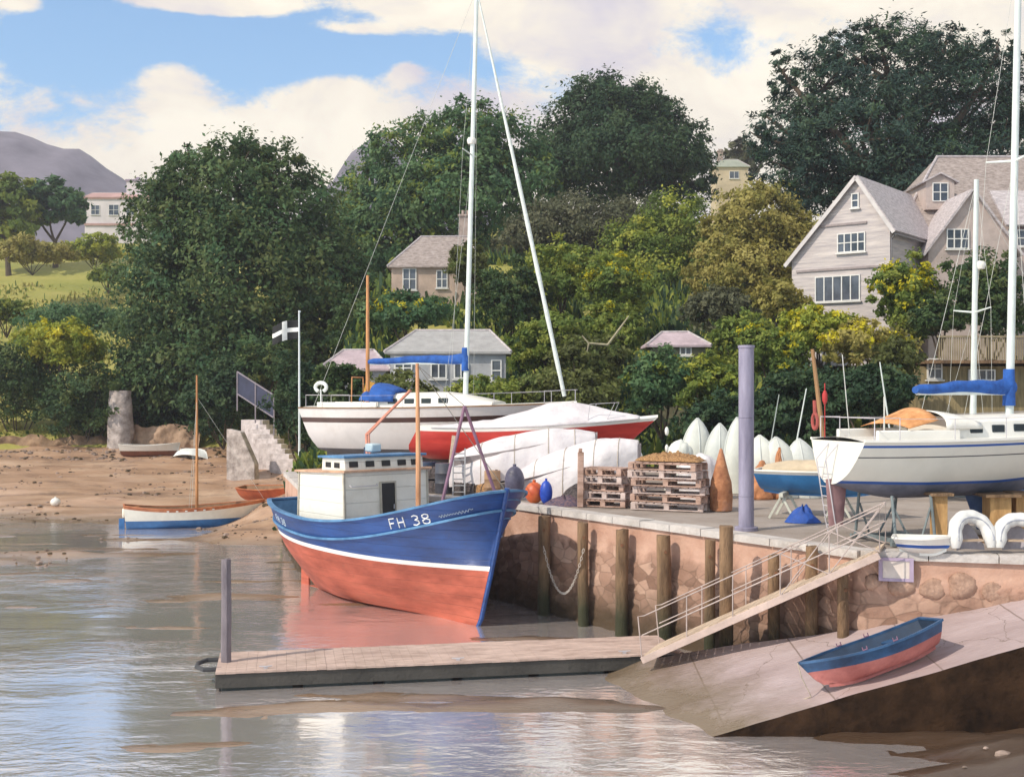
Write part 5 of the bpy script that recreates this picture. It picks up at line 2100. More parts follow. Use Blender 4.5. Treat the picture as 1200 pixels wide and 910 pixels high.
# loose orange canvas between the dinghies
for px, py, d, lab, w, h in ((892, 545, 43.2, 'orange canvas bundle at the foot of the dinghy with the orange patch', .9, .9), (912, 530, 43.4, 'small orange canvas hung between two upright dinghies', .45, 1.2)):
    q = P(px, py, d)
    mb = MB()
    g = random.Random(px)
    mb.grid(lambda u, v: Vector(((u - .5) * w * (1 - .5 * v) + .06 * hnoise(u * 4, v * 4, px, 2), -.25 * math.sin(math.pi * u) + .08 * hnoise(u * 5, v * 5, px + 3, 3), v * (q.z - QZ + .2) * (.8 + .2 * math.sin(math.pi * u)))), 12, 12)
    o = mb.build('canvas_bundle', mat('faded_orange_canvas', (.48, .21, .10), .85, .25, 3, .3, 8), fix=False)
    o.modifiers.new('thick', 'SOLIDIFY').thickness = .05
    tag(o, lab, 'canvas').location = (q.x, d, QZ)

# leaning brown spar and thin masts among the dinghies
def spar(label, a, b, r, m, name='spar'):
    mb = MB()
    mb.tube([a, a.lerp(b, .5), b], [r, r * .9, r * .6], 8)
    tag(mb.build(name, m), label, 'spar')


spar('leaning brown wooden spar between the dinghies and the rounded stern yacht', P(974, 590, 41), P(952, 409, 41), .10, mat('brown_spar', (.34, .19, .09), .7, .25, 2, stretch=(3, 3, .5)))
spar('thin white leaning mast above the upright dinghies', P(922, 580, 45), P(945, 455, 45), .035, ALU, 'dinghy_mast')
spar('thin faint leaning mast just beyond the steel pile', P(893, 580, 46), P(913, 462, 46), .03, mat('grey_mast', (.34, .38, .36), .5, .1), 'dinghy_mast')
spar('thin white mast leaning behind the danbuoy of the rounded stern yacht', P(1045, 520, 44), P(1031, 424, 44), .035, ALU, 'dinghy_mast')

# white covered dinghies low behind the pallets
def mound(name, label, cat, px0, px1, py, d, h, w, m, seed, rz=0.0, group=None):
    a_, b_ = P2(px0, d), P2(px1, d)
    ln = b_[0] - a_[0]
    base = P(0, py, d).z
    mb = MB()
    def f(u, v):
        an = math.pi * v
        k = math.sin(math.pi * min(1, .06 + .90 * u)) ** .5
        fo = 1 + .16 * hnoise(u * 4 + seed, v * 4, seed, 3)
        return Vector(((u - .5) * ln, -w / 2 * math.cos(an) * k * fo, (base - QZ) * (.0 if v in (0, 1) else 1) + h * math.sin(an) ** .7 * k * fo + .25 * (u - .3) * h))
    mb.grid(f, 26, 14)
    for e in (0, 1):
        mb.add([f(e, j / 14) for j in range(15)], [tuple(range(15))])
    o = mb.build(name, m, angle=80)
    tag(o, label, cat, group).location = ((a_[0] + b_[0]) / 2, d, QZ)
    o.rotation_euler.z = rz
    return o


mound('covered_tender', 'white covered tender pointing up behind the wide pallet stack', 'covered boat', 796, 842, 553, 43.5, .62, 1.2, TARP, 2, R(12))
mound('covered_tender', 'low pale heap of covers between red bow and upright dinghies', 'covered boat', 779, 812, 540, 46, .75, 1.0, mat('dinghy_pale', (.66, .67, .62)), 5)
mb = MB()
for i, (x, z, r) in enumerate(((0, 0, .14), (.42, .15, .10), (.42, .5, .11))):
    rings = [[Vector((x + r * math.sin(p_) * math.cos(a_) * .7, r * math.sin(p_) * math.sin(a_), z - r * 1.5 * math.cos(p_))) for a_ in np.linspace(0, 2 * math.pi, 13)[:-1]] for p_ in np.linspace(.08, math.pi - .08, 9)]
    m2 = MB()
    m2.loft(rings)
    q = P(754 + 10 * i, 536 - 4 * i, 44)
    o = m2.build('fender', WHITE)
    tag(o, ['fat white fender lying on top of the pallets beside the red bow', 'small white fender hung on the cover heap', 'small white fender hung highest by the cover heap'][i], 'fender').location = P(750 + (i > 0) * 18, [536, 530, 521][i], 43.9)

# rusty cone shaped buoy and brown gear beside the steel pile
q = P2(845, 39.0)
mb = MB()
rings = []
for r, z in ((.02, 0), (.36, .02), (.38, .5), (.34, .95), (.26, 1.2), (.12, 1.75), (.05, 2.0), (.01, 2.04)):
    rings.append([Vector((r * math.cos(a_), r * math.sin(a_), z)) for a_ in np.linspace(0, 2 * math.pi, 21)[:-1]])
mb.loft(rings)
tag(mb.build('channel_buoy', mat('rusty_orange', (.34, .12, .055), .8, .35, 2.2, .5, 10, rgb2=(.42, .19, .09), grime=(.22, .14, .16)), angle=40), 'rusty orange cone topped buoy standing between the pallets and the steel pile', 'buoy').location = (q[0], q[1], QZ)

# ------------------------------------------------------------------ pallets
PAL = [mat('pallet_wood', (.34, .20, .14), .85, .3, 1.2, .4, 14, stretch=(1, 3, 3), rgb2=(.46, .31, .26)), mat('pallet_wood_pale', (.48, .36, .33), .85, .25, 1.2, .4, 14, stretch=(1, 3, 3), rgb2=(.56, .45, .42))]


def pallet_mesh(w, dp, mi):
    mb = MB()
    n = 9
    for k in range(n):
        mb.box(((k + .5) * w / n - w / 2, 0, .245), (w / n * .80, dp, .03))
    for k in range(3):
        y = (k - 1) * (dp / 2 - .06)
        mb.box((0, y, .215), (w, .11, .028))
        for j in range(3):
            mb.box(((j - 1) * (w / 2 - .09), y, .125), (.17, .11, .15))
        mb.box((0, y, .032), (w, .11, .034))
    return mb


ords = ['lowest', 'second', 'third', 'fourth', 'fifth', 'sixth', 'topmost']
for sx, (px, d, w, n, lab) in enumerate(((712, 40.6, 1.55, 5, 'narrow stack beside the covered boat'), (786, 39.3, 2.45, 6, 'wide stack beside the rusty buoy'))):
    q = P2(px, d)
    for k in range(n):
        nm = 'topmost' if k == n - 1 else ords[k]
        t = thing('wooden_pallet', '%s wooden pallet of the %s' % (nm, lab), 'pallet', (q[0] + random.uniform(-.12, .12), q[1] + random.uniform(-.08, .08), QZ + k * .264), R(-26 + random.uniform(-6, 6)), 'stacked wooden pallets on the quay')
        pallet_mesh(w * random.uniform(.96, 1.03), 1.1, 0).build('boards', PAL[(k + sx) % 2], t, smooth=False, bevel=.004)
# upright timber at the end of the stack
q = P2(680, 40.3)
mb = MB()
mb.bar((0, 0, 0), (0.02, .02, 1.85), .2, .2)
mb.bar((.0, 0, 1.85), (.01, .02, 1.97), .12, .12)
tag(mb.build('timber_baulk', PAL[0], bevel=.02), 'squared timber standing upright at the end of the narrow pallet stack', 'timber').location = (q[0], q[1], QZ)
# heaped net on the wide stack
q = P2(786, 39.3)
mb = MB()
mb.grid(lambda u, v: Vector(((u - .5) * 2.2, (v - .5) * .95, .03 + .24 * (math.sin(math.pi * u) * math.sin(math.pi * v)) ** .45 * (1 + .55 * hnoise(u * 14, v * 8, 4, 4)))), 70, 30)
o = mb.build('fishing_net', mat('net_brown', (.32, .16, .07), .95, .5, 22, 1.0, 60, rgb2=(.46, .26, .12)), fix=False, angle=180)
tag(o, 'brown fishing net heaped on the wide pallet stack', 'net').location = (q[0], q[1], QZ + 6 * .264)
o.rotation_euler.z = R(-26)

# ------------------------------------------------------------------ buoys and gear on the quay edge by the bow
def ball(name, label, px, py, d, r, m, sq=1.0, cat='buoy', rope=True):
    q = P(px, py, d)
    mb = MB()
    rings = [[Vector((r * math.sin(p_) * math.cos(a_), r * math.sin(p_) * math.sin(a_), r * (1 - sq * math.cos(p_)) + r * (sq - 1))) for a_ in np.linspace(0, 2 * math.pi, 21)[:-1]] for p_ in np.linspace(.06, math.pi - .06, 13)]
    mb.loft(rings)
    mb.tube([(0, 0, r * 2 * sq - .03), (0, 0, r * 2 * sq + .07)], r * .18, 8)
    return tag(mb.build(name, m, angle=60), label, cat)


def put(o, px, d, z=QZ):
    q = P2(px, d)
    o.location = (q[0], q[1], z)
    return o


put(ball('mooring_buoy', 'round orange red buoy on the quay beside the blue boat bow', 606, 570, 43.1, .33, mat('orange_red_buoy', (.55, .075, .03), .45, .15, 1.5, rgb2=(.58, .14, .03)), 1.15), 626, 41.5)
put(ball('mooring_buoy', 'upright blue buoy standing beside the orange red one', 618, 575, 42.9, .22, mat('bright_blue_buoy', (.012, .06, .42), .45, .2, 1.5), 1.9), 640, 41.1)
put(ball('mooring_buoy', 'dark slate pear shaped buoy behind the blue boat bow', 596, 560, 43.6, .36, mat('slate_buoy', (.07, .065, .11), .5, .25, 1.5, rgb2=(.12, .11, .17)), 1.55), 603, 43.0, QZ + .1)
mb = MB()
mb.grid(heap, 28, 10)
o = mb.build('net_heap', mat('dark_net', (.05, .045, .05), .95, .5, 14, 1.0, 40, rgb2=(.10, .08, .08)), fix=False, angle=180)
tag(o, 'dark heap of net beneath the raised end of the covered boat', 'net')
put(o, 684, 41.4)
o.scale = (1.9, 1.3, 1.6)
mb = MB()
mb.grid(heap, 28, 10)
o = mb.build('rope_heap', mat('blue_rope', (.06, .10, .25), .95, .5, 18, 1.0, 50, rgb2=(.2, .12, .12)), fix=False, angle=180)
tag(o, 'low heap of blue rope along the coping beside the blue buoy', 'rope')
put(o, 662, 40.8)
o.scale = (1.5, .9, .7)

# lobster pots, dark drums and a ladder behind the wheelhouse
def lobster_pot(label, px, d, rz, z=QZ, m=None):
    q = P2(px, d)
    t = thing('lobster_pot', label, 'lobster pot', (q[0], q[1], z), rz, 'lobster pots behind the blue boat')
    mb = MB()
    for x in np.linspace(-.4, .4, 4):
        mb.tube([Vector((x, .28 * math.cos(a_), .06 + .42 * max(0, math.sin(a_)) ** .8)) for a_ in np.linspace(0, math.pi, 12)], .016, 6)
    mb.box((0, 0, .03), (.9, .6, .05))
    mb.build('frame', mat('pot_frame', (.07, .06, .06), .7, .3), t)
    mb = MB()
    mb.grid(lambda u, v: Vector(((u - .5) * .86, .27 * math.cos(math.pi * v), .06 + .41 * math.sin(math.pi * v) ** .8)), 16, 12)
    mb.build('netting', m or mat('dark_net', (.05, .045, .05)), t, fix=False)
    return t


lobster_pot('dark lobster pot on the quay nearest the wheelhouse', 508, 46.3, R(-30))
lobster_pot('dark lobster pot stacked on top of another', 511, 46.4, R(-24), QZ + .52)
lobster_pot('brown lobster pot beside the leaning ladder', 566, 45.0, R(-40), QZ, mat('net_brown', (.32, .16, .07)))
lobster_pot('dark lobster pot tucked between the ladder and the drums', 545, 45.2, R(-15))
for px, d, r, h, lab, m in ((522, 45.9, .40, 1.15, 'dark slate drum behind the fishing boat gallows', mat('slate_drum', (.06, .065, .09), .55, .3, 2)), (500, 47.6, .4, 1.1, 'dark blue drum just clear of the wheelhouse', mat('blue_drum', (.03, .05, .10), .55, .3, 2)), (577, 44.6, .3, .95, 'tan drum by the foot of the gallows', mat('tan_drum', (.36, .22, .13), .7, .3, 2))):
    q = P2(px, d)
    t = thing('oil_drum', lab, 'drum', (q[0], q[1], QZ), 0, 'drums on the quay')
    mb = MB()
    rings = []
    for z, k in ((0, .97), (.03, 1), (h * .32, 1), (h * .34, 1.04), (h * .36, 1), (h * .65, 1), (h * .67, 1.04), (h * .69, 1), (h - .03, 1), (h, .97)):
        rings.append([Vector((r * k * math.cos(a_), r * k * math.sin(a_), z)) for a_ in np.linspace(0, 2 * math.pi, 21)[:-1]])
    mb.loft(rings)
    mb.build('shell', m, t)
    mb = MB()
    mb.tube([(r * .5, 0, h), (r * .5, 0, h + .03)], .05, 10)
    mb.build('bung', mat('winch_iron', (.07, .05, .05)), t)
q = P2(538, 44.9)
mb = MB()
for x in (-.22, .22):
    mb.bar((x, 0, 0), (x, .45, 1.75), .05, .07)
for k in range(7):
    f = (k + .6) / 7.4
    mb.tube([(-.22, .45 * f, 1.75 * f), (.22, .45 * f, 1.75 * f)], .025, 6)
tag(mb.build('ladder', mat('grey_ladder', (.34, .34, .36), .6, .2)), 'short grey ladder leaning on gear behind the fishing boat', 'ladder').location = (q[0], q[1] - .3, QZ)
q = P2(523, 45.4)
mb = MB()
mb.bar((0, 0, 0), (.25, .2, 2.2), .14, .10)
tag(mb.build('plank', WOOD_PALE), 'pale plank leaning upright behind the dark drum', 'plank').location = (q[0], q[1] + .5, QZ)

# ------------------------------------------------------------------ white tenders on the wall by the slipway
q0 = P2(1056, 28.6); q1 = P2(1113, 28.2)
hd, ln = frame_xy(q0, q1)
open_boat('tender', 'little white tender with blue band sitting on the wall above the slipway', 'dinghy', ((q0[0] + q1[0]) / 2, 28.55, QZ + .02), hd, 1.35 if ln < 1.3 else ln, .75, .36,
          lambda zs: [(lambda s: .14, 3, 0), (lambda s: .22, 1, 1), (zs, 3, 0)], [WHITE, mat('blue_stripe', (.02, .09, .36)), WHITE], WHITE, ws=.8, bow_up=.06, stern_up=0, rake=.2, thwarts=1)


def inflatable(label, px, d, wid, h, rz, mi):
    q = P2(px, d)
    t = thing('inflatable_tender', label, 'inflatable boat', (q[0], q[1], QZ), rz, 'white inflatable tenders stood on the quay')
    mb = MB()
    pts, rs = [], []
    for k in range(29):
        a_ = math.pi * (k / 28 * 1.0)
        pts.append(Vector((-wid / 2 * math.cos(a_) * (1 if .15 < k / 28 < .85 else 1.0), .25 * math.sin(a_), 0.17 + (h - .34) * math.sin(a_) ** .6)))
        rs.append(.165 * (1 + .05 * math.sin(k * 1.3)) if 0 < k < 28 else .09)
    mb.tube(pts, rs, 14)
    mb.build('tube', mat('white_hypalon', (.64, .63, .62), .55, .08, 2, .3, 6, grime=(.60, .57, .55)), t, angle=60)
    mb = MB()
    rings = [[Vector((lerp(-wid / 2 + .1, wid / 2 - .1, u), .12 + .25 * math.sin(math.pi * u), .1)), Vector((lerp(-wid / 2 + .1, wid / 2 - .1, u), .17 + .25 * math.sin(math.pi * u), .12 + (h - .45) * math.sin(math.pi * min(.97, max(.03, u))) ** .75))] for u in np.linspace(0, 1, 15)]
    mb.loft([r_ + [p + Vector((0, .03, 0)) for p in r_[::-1]] for r_ in rings])
    mb.build('floor', mat('lilac_floor', (.30, .27, .30), .7, .25, 3), t)
    mb = MB()
    mb.tube([p + Vector((0, -.16, 0)) for p in pts[1:-1]], .022, 6)
    mb.build('rubbing_strip', mat('strip_grey', (.30, .31, .36), .7, .2, 4), t)
    mb = MB()
    mb.bar((-wid * .3, .1, .34), (wid * .3, .1, .34), .18, .04)
    mb.build('seat', mat('bleached_board', (.46, .34, .25)), t)
    return t


inflatable('white inflatable tender stood on end, beside the little blue banded tender', 1141, 28.35, .90, 1.06, R(8), 0)
inflatable('white inflatable tender stood on end, cut by the picture edge', 1196, 28.3, .95, 1.0, R(-10), 1)
# pale notice board on the wall below
hx = wall_hit(1050, .16)
t = thing('wall_sign', 'blank pale lilac board fixed to the stone wall above the slipway', 'sign', (hx.x, hx.y, P(0, 667, hx.y).z), math.atan2(WALL[5][1] - WALL[4][1], WALL[5][0] - WALL[4][0]))
mb = MB()
mb.box((0, 0, 0), (.62, .05, .42))
mb.build('board', mat('pale_board', (.62, .54, .50), .7, .15, 2), t, bevel=.005)
mb = MB()
for x, z, w, h in ((0, .245, .8, .07), (0, -.245, .8, .07), (-.355, 0, .09, .42), (.355, 0, .09, .42)):
    mb.box((x, -.01, z), (w, .07, h))
mb.build('frame', mat('lilac_frame', (.38, .30, .42), .7, .15, 2), t)

# boulders at the foot of the right hand wall
for i, (px, py, r) in enumerate(((1025, 690, .26), (1060, 693, .42), (1095, 698, .34), (1130, 694, .40), (1165, 700, .30))):
    d = 27.9 - i * .12
    q = P(px, py, d)
    hit = wall_hit(px, .02)
    r *= .78
    mb = MB()
    rings = [[Vector((r * 1.25 * math.sin(p_) * math.cos(a_), r * .5 * math.sin(p_) * math.sin(a_), -r * math.cos(p_))) * (1 + .22 * hnoise(math.cos(a_) + i, math.sin(a_), p_, 3)) for a_ in np.linspace(0, 2 * math.pi, 17)[:-1]] for p_ in np.linspace(.06, math.pi - .06, 11)]
    mb.loft(rings)
    lab = ['small rounded boulder built into the wall just below the pale board', 'large rounded boulder built into the wall right of the pale board', 'brown boulder in the wall, middle of five', 'pinkish boulder in the wall below the white inflatable', 'last small boulder in the wall above the upper slipway'][i]
    lab = lab.replace(' right of', ' beyond')
    o = tag(mb.build('boulder', mat('boulder', (.26, .15, .11), .9, .3, 2, .7, 9, rgb2=(.42, .27, .2)), angle=180), lab, 'boulder', 'boulders in the wall above the slipway')
    o.location = (hit.x, hit.y, q.z)

# small white buoy on the sand
q = P(65, 592, 72.5)
o = ball('mooring_buoy', 'tiny white buoy lying on the wet sand', 65, 592, 72.5, .30, WHITE, .9)
o.location = (q.x, q.y, beach_z(q.x, q.y) - .05)

# ------------------------------------------------------------------ flagpole
base = P(351, 545, 64.0)
t = thing('flagpole', 'slim white flagpole flying a black flag with a white cross', 'flagpole', (base.x, base.y, 0))
ztop = P(0, 366, 64.0).z
mb = MB()
mb.tube([(0, 0, 2.0), (0, 0, 5), (-.02, 0, ztop)], [.075, .065, .045], 10)
mb.tube([(0, 0, ztop), (0, 0, ztop + .1)], .07, 10)
mb.build('pole', mat('white_pole', (.66, .70, .72), .45, .1, 2), t)
mb = MB()
mb.tube([(0, 0, 1.0), (0, 0, base.z - .1), (0, 0, base.z + .1)], [.5, .4, .2], 12)
mb.build('plinth', mat('whitewashed_stone', (.50, .46, .42), .85, .25, 2, .5, 8), t)
FW, FH = 1.42, 1.02
zf = ztop - 1.42
def flag_pt(u, v):
    x = -.06 - u * FW
    return Vector((x, .16 * math.sin(u * 7.0 + v * .8) * u ** .6, zf + v * FH - .26 * u ** 1.3 + .10 * u * math.sin(u * 5)))
mb = MB()
mb.grid(flag_pt, 30, 18)
fl = mb.build('flag', mat('black_bunting', (.012, .012, .014), .85, .2, 4), t, fix=False)
fl.modifiers.new('thick', 'SOLIDIFY').thickness = .008
mb = MB()
for off in (-.012, .012):
    mb.grid(lambda u, v, off=off: flag_pt(u, lerp(.39, .61, v)) + Vector((0, off, 0)), 30, 4)
    mb.grid(lambda u, v, off=off: flag_pt(lerp(.42, .60, u), v) + Vector((0, off * 1.15, 0)), 5, 18)
mb.build('cross', mat('white_bunting', (.78, .77, .76), .85, .06, 4), fl, fix=False)

# ------------------------------------------------------------------ steps, railing and stone walls behind the beach
STONE = mat('garden_stone', (.30, .25, .23), .88, .3, 1.6, .8, 6, rgb2=(.46, .40, .38), grime=(.16, .13, .11))
t = thing('stone_steps', 'flight of pale stone steps climbing from the beach beside the flagpole', 'steps', (0, 0, 0))
n = 9
mb = MB()
bot, top = P(336, 540, 84.0), P(297, 489, 88.5)
for k in range(n):
    f = (k + .5) / n
    p = bot.lerp(top, f)
    mb.box((p.x, p.y, (p.z - 2.0) / 2 + .4), (2.1, .75, p.z + 1.2), R(-30))
mb.build('treads', mat('pale_step', (.44, .38, .37), .85, .25, 1.5, .5, 8, rgb2=(.56, .50, .50)), t, smooth=False, bevel=.02)
mb = MB()
a_, b_ = P(300, 545, 83.0), P(268, 486, 86.0)
mb.prism([(0, 0), (2.2, 0), (2.2, 1.2), (1.1, 3.4), (0, 3.6)], -.3, .3, M=Matrix.Translation((a_.x - 1.9, a_.y, 1.2)) @ Matrix.Rotation(R(-18), 4, 'Z'))
mb.build('side_wall', STONE, t, smooth=False, bevel=.05)
c0, c1 = P(278, 462, 86.5), P(321, 490, 85.0)
t = thing('railing', 'dark railing of two panels at the top of the stone steps', 'railing', c0)
mb = MB()
dd = c1 - c0
RAIL = mat('lilac_rail', (.24, .21, .25), .6, .2, 2)
hh = Vector((0, 0, 1.65))
for f in (0, .5, 1):
    mb.bar(dd * f - Vector((0, 0, 1.2)), dd * f + hh, .09, .09)
mb.bar(hh, dd + hh, .08, .09)
mb.bar(Vector((0, 0, .05)), dd + Vector((0, 0, .05)), .08, .09)
mb.build('frame', RAIL, t)
mb = MB()
for f0, f1 in ((0.02, .49), (.51, .98)):
    a2, b2 = dd * f0, dd * f1
    o_ = Vector((0, .02, 0))
    mb.add([a2 + o_ + Vector((0, 0, .09)), b2 + o_ + Vector((0, 0, .09)), b2 + o_ + hh * .97, a2 + o_ + hh * .97, a2 + o_ * 2 + Vector((0, 0, .09)), b2 + o_ * 2 + Vector((0, 0, .09)), b2 + o_ * 2 + hh * .97, a2 + o_ * 2 + hh * .97], [(3, 2, 1, 0), (4, 5, 6, 7), (0, 1, 5, 4), (1, 2, 6, 5), (2, 3, 7, 6), (3, 0, 4, 7)])
mb.build('panel', mat('dark_blue_panel', (.03, .035, .075), .6, .3, 1.5), t, smooth=False)

q = P(141, 530, 96.5)
mb = MB()
mb.grid(lambda u, v: (lambda a2: Vector((1.15 * math.cos(a2) * (1 - .25 * v) * (1 + .12 * hnoise(math.cos(a2) * 2, math.sin(a2) * 2, v * 5, 3)), .9 * math.sin(a2) * (1 - .25 * v) * (1 + .12 * hnoise(math.cos(a2) * 2, math.sin(a2) * 2, v * 5 + 4, 3)), -1 + v * 6.0)))(2 * math.pi * u), 40, 30)
mb.add([(.8 * math.cos(a2), .65 * math.sin(a2), 4.98) for a2 in np.linspace(0, 2 * math.pi, 17)[:-1]], [tuple(range(16))])
tag(mb.build('stone_pillar', STONE, angle=60), 'rough lilac stone pillar at the back of the beach under the big dark tree', 'pillar').location = (q.x, q.y, q.z)
q = P(196, 530, 97.5)
mb = MB()
mb.grid(lambda u, v: Vector(((u - .5) * 5.5, -.5 * math.sin(math.pi * v) + .35 * hnoise(u * 5, v * 3, 2, 4), -1 + v * (3.2 + .8 * hnoise(u * 2.5, 1, 1, 3)))), 40, 16)
tag(mb.build('rock_outcrop', mat('ochre_rock', (.26, .16, .10), .9, .35, .8, .9, 4, rgb2=(.40, .27, .19)), angle=70, fix=False), 'ochre rock outcrop behind the beached boats', 'rock').location = (q.x, q.y, q.z)
q = P(75, 535, 98)
mb = MB()
mb.grid(lambda u, v: Vector(((u - .5) * 14, -.6 * math.sin(math.pi * v) + .5 * hnoise(u * 8, v * 3, 6, 4), -1 + v * (2.6 + .9 * hnoise(u * 4, 1, 3, 3)))), 70, 16)
tag(mb.build('rock_outcrop', mat('brown_rock', (.17, .10, .06), .9, .35, .8, .9, 4, rgb2=(.28, .18, .11)), angle=70, fix=False), 'long low brown rock bank at the back of the beach beyond the pillar', 'rock').location = (q.x, q.y, q.z)


# ================================================================== HOUSES
SLATE = mat('slate_roof', (.25, .20, .18), .75, .2, 3.0, .6, 9, rgb2=(.36, .30, .28), stretch=(1, 1, 3))
SLATE_PALE = mat('pale_slate', (.40, .35, .36), .7, .2, 3.0, .5, 9, rgb2=(.50, .45, .46), stretch=(1, 1, 3))
LILAC_WALL = mat('lilac_clapboard', (.44, .39, .41), .8, .16, 1.2, .5, 7, rgb2=(.54, .48, .46), stretch=(.4, .4, 5))
PINK_WALL = mat('pinkish_render', (.48, .39, .36), .85, .15, 1.0, .3, 9, grime=(.34, .27, .24))
FRAME = mat('white_window_frame', (.70, .68, .66), .5, .08)
PANE = mat('window_pane', (.035, .04, .055), .12, .3, .6, rgb2=(.10, .11, .14))


def window(parent, M, x, z, w, h, nx=2, ny=2, y=-.02, frame=None):
    f = MB()
    t_ = .07
    for sx in range(nx + 1):
        f.box((x - w / 2 + w * sx / nx, y - .03, z), (t_, .10, h + t_), M=M)
    for sz in range(ny + 1):
        f.box((x, y - .032, z - h / 2 + h * sz / ny), (w + t_, .085, t_ * .9), M=M)
    f.box((x, y - .06, z - h / 2 - .09), (w + .25, .2, .07), M=M)
    win = thing_part('window', parent)
    f.build('frame', frame or FRAME, win, smooth=False)
    g = MB()
    g.box((x, y + .0, z), (w, .06, h), M=M)
    g.build('pane', PANE, win, smooth=False)
    return win


def slab(mb, a, b, y0, y1, th, M, over=.0):
    """roof slab along (x,z) segment a->b between y0 and y1"""
    a, b = Vector((a[0], 0, a[1])), Vector((b[0], 0, b[1]))
    d = (b - a).normalized()
    n = Vector((-d.z, 0, d.x))
    if n.z < 0:
        n = -n
    a2, b2 = a - d * over * 0, b
    vs = []
    for y in (y0, y1):
        for p in (a2, b2, b2 + n * th, a2 + n * th):
            vs.append((p.x, y, p.z))
    mb.add(vs, [(0, 1, 2, 3), (7, 6, 5, 4), (0, 4, 5, 1), (1, 5, 6, 2), (2, 6, 7, 3), (3, 7, 4, 0)], 0, M)


def build_big_house():
    t = thing('gabled_house', 'large lilac gabled house with slate roofs on the hillside under the dark spreading tree', 'house', (0, 0, 0))
    # front gable wing
    fl, fr = P(928, 305, 77), P(1043, 265, 73)
    dv = Vector((fr.x - fl.x, fr.y - fl.y))
    w = dv.length
    rz = math.atan2(dv.y, dv.x)
    M = Matrix.Translation((fl.x, fl.y, 0)) @ Matrix.Rotation(rz, 4, 'Z')
    ze, za, zr, zb = P(0, 305, 77).z, P(0, 208, 74.2).z, P(0, 263, 73).z, 9.0
    xa = w * .68
    W1 = MB()
    W1.prism([(0, zb), (w, zb), (w, zr), (xa, za), (0, ze)], 0, 9.0, M=M)
    W1.build('wall', LILAC_WALL, t, smooth=False)
    rf = MB()
    sl = (za - ze) / xa
    slab(rf, (-.35, ze - .35 * sl + .02), (xa + .02, za + .03), -.3, 9.0, .14, M)
    sr = (za - zr) / (w - xa)
    slab(rf, (w + .35, zr - .35 * sr + .02), (xa, za + .03), -.3, 9.0, .14, M)
    rf.build('roof', SLATE_PALE, t, smooth=False)
    z1 = P(0, 283, 74).z
    window(t, M, w * .62, z1, 1.75, 1.15, 4, 2)
    z2 = P(0, 338, 75).z
    window(t, M, w * .48, z2, 2.9, 1.55, 5, 1)
    window(t, M, w * .66, P(0, 234, 74).z, .42, .85, 1, 2)
    for bz_, bw_ in ((P(0, 315, 75).z, .9), (P(0, 262, 74.5).z, .55)):
      bb = MB()
      bb.box((w * .5, -.04, bz_), (w * bw_, .1, .14), M=M)
      bb.build('band_course', mat('dark_band_board', (.30, .25, .25), .8, .2), t, smooth=False)  # boards darker than the wall, running across the gable
    bg_ = MB()
    yb = -.33
    bg_.bar(M @ Vector((-.35, yb, ze - .35 * sl - .02)), M @ Vector((xa, yb, za - .02)), .05, .22)
    bg_.bar(M @ Vector((w + .35, yb, zr - .35 * sr - .02)), M @ Vector((xa, yb, za - .02)), .05, .22)
    bg_.build('barge_board', mat('pale_trim', (.56, .52, .52), .6, .12, 2), t, smooth=False)
    gt = MB()
    g0, g1 = M @ Vector((w + .42, -.2, zr - .42 * sr + .0)), M @ Vector((w + .42, 8.6, zr - .42 * sr + .0))
    gt.tube([g0, g1], .07, 8)
    gt.tube([g0 + Vector((0, .15, 0)), M @ Vector((w + .06, .1, zr - .9)), M @ Vector((w + .06, .1, 9.5))], .05, 8)
    gt.build('gutter', mat('gutter_grey', (.20, .19, .20), .5, .2, 2), t)
    # main block
    x0, x1 = P(1048, 0, 80).x, 50.0
    y0, y1 = 79.0, 90.0
    zev, zrd = P(0, 272, 79).z, P(0, 184, 84.5).z
    B = MB()
    B.box(((x0 + x1) / 2, (y0 + y1) / 2, (9 + zev) / 2), (x1 - x0 - .6, y1 - y0 - .6, zev - 9))
    B.build('wall', PINK_WALL, t, smooth=False)
    rx0 = P(1098, 0, 84.5).x
    rf = MB()
    e = .25
    v = [(x0 - e, y0 - e, zev), (x1 + e, y0 - e, zev), (x1 + e, y1 + e, zev), (x0 - e, y1 + e, zev), (rx0, 84.5, zrd), (x1 - 5, 84.5, zrd)]
    v += [(p[0], p[1], p[2] - .14) for p in v[:4]]
    rf.add(v, [(0, 1, 5, 4), (1, 2, 5), (2, 3, 4, 5), (3, 0, 4), (0, 6, 7, 1), (1, 7, 8, 2), (2, 8, 9, 3), (3, 9, 6, 0), (9, 8, 7, 6)])
    rf.build('roof', SLATE, t, smooth=False)
    rd = MB()
    rd.tube([(x0 - e, y0 - e, zev), (rx0, 84.5, zrd + .02), (x1 - 5, 84.5, zrd + .02)], .11, 6)
    rd.build('ridge_tile', SLATE_PALE, t)
    # strip of windows under the main eaves
    M2 = Matrix.Translation((0, y0 + .3, 0))
    window(t, M2, P(1066, 0, 79.3).x, P(0, 280, 79.3).z, 1.7, .75, 3, 1)
    # dormer
    dm = thing_part('dormer', t)
    dc = P(1103, 222, 79.6)
    wd = MB()
    wd.prism([(-.95, -1.3), (.95, -1.3), (.95, .55), (0, 1.05), (-.95, .55)], 0, 4.0, M=Matrix.Translation((dc.x, dc.y + .2, dc.z)))
    wd.build('cheek', PINK_WALL, dm, smooth=False)
    Md = Matrix.Translation((dc.x, dc.y + .2, dc.z))
    r_ = MB()
    slab(r_, (-1.2, .44), (0, 1.07), -.2, 4.0, .1, Md)
    slab(r_, (1.2, .44), (0, 1.07), -.2, 4.0, .1, Md)
    r_.build('roof', SLATE_PALE, dm, smooth=False)
    fm = MB()
    for x in (-.5, 0, .5):
        fm.box((x, -.03, -.15), (.06, .08, 1.2), M=Md)
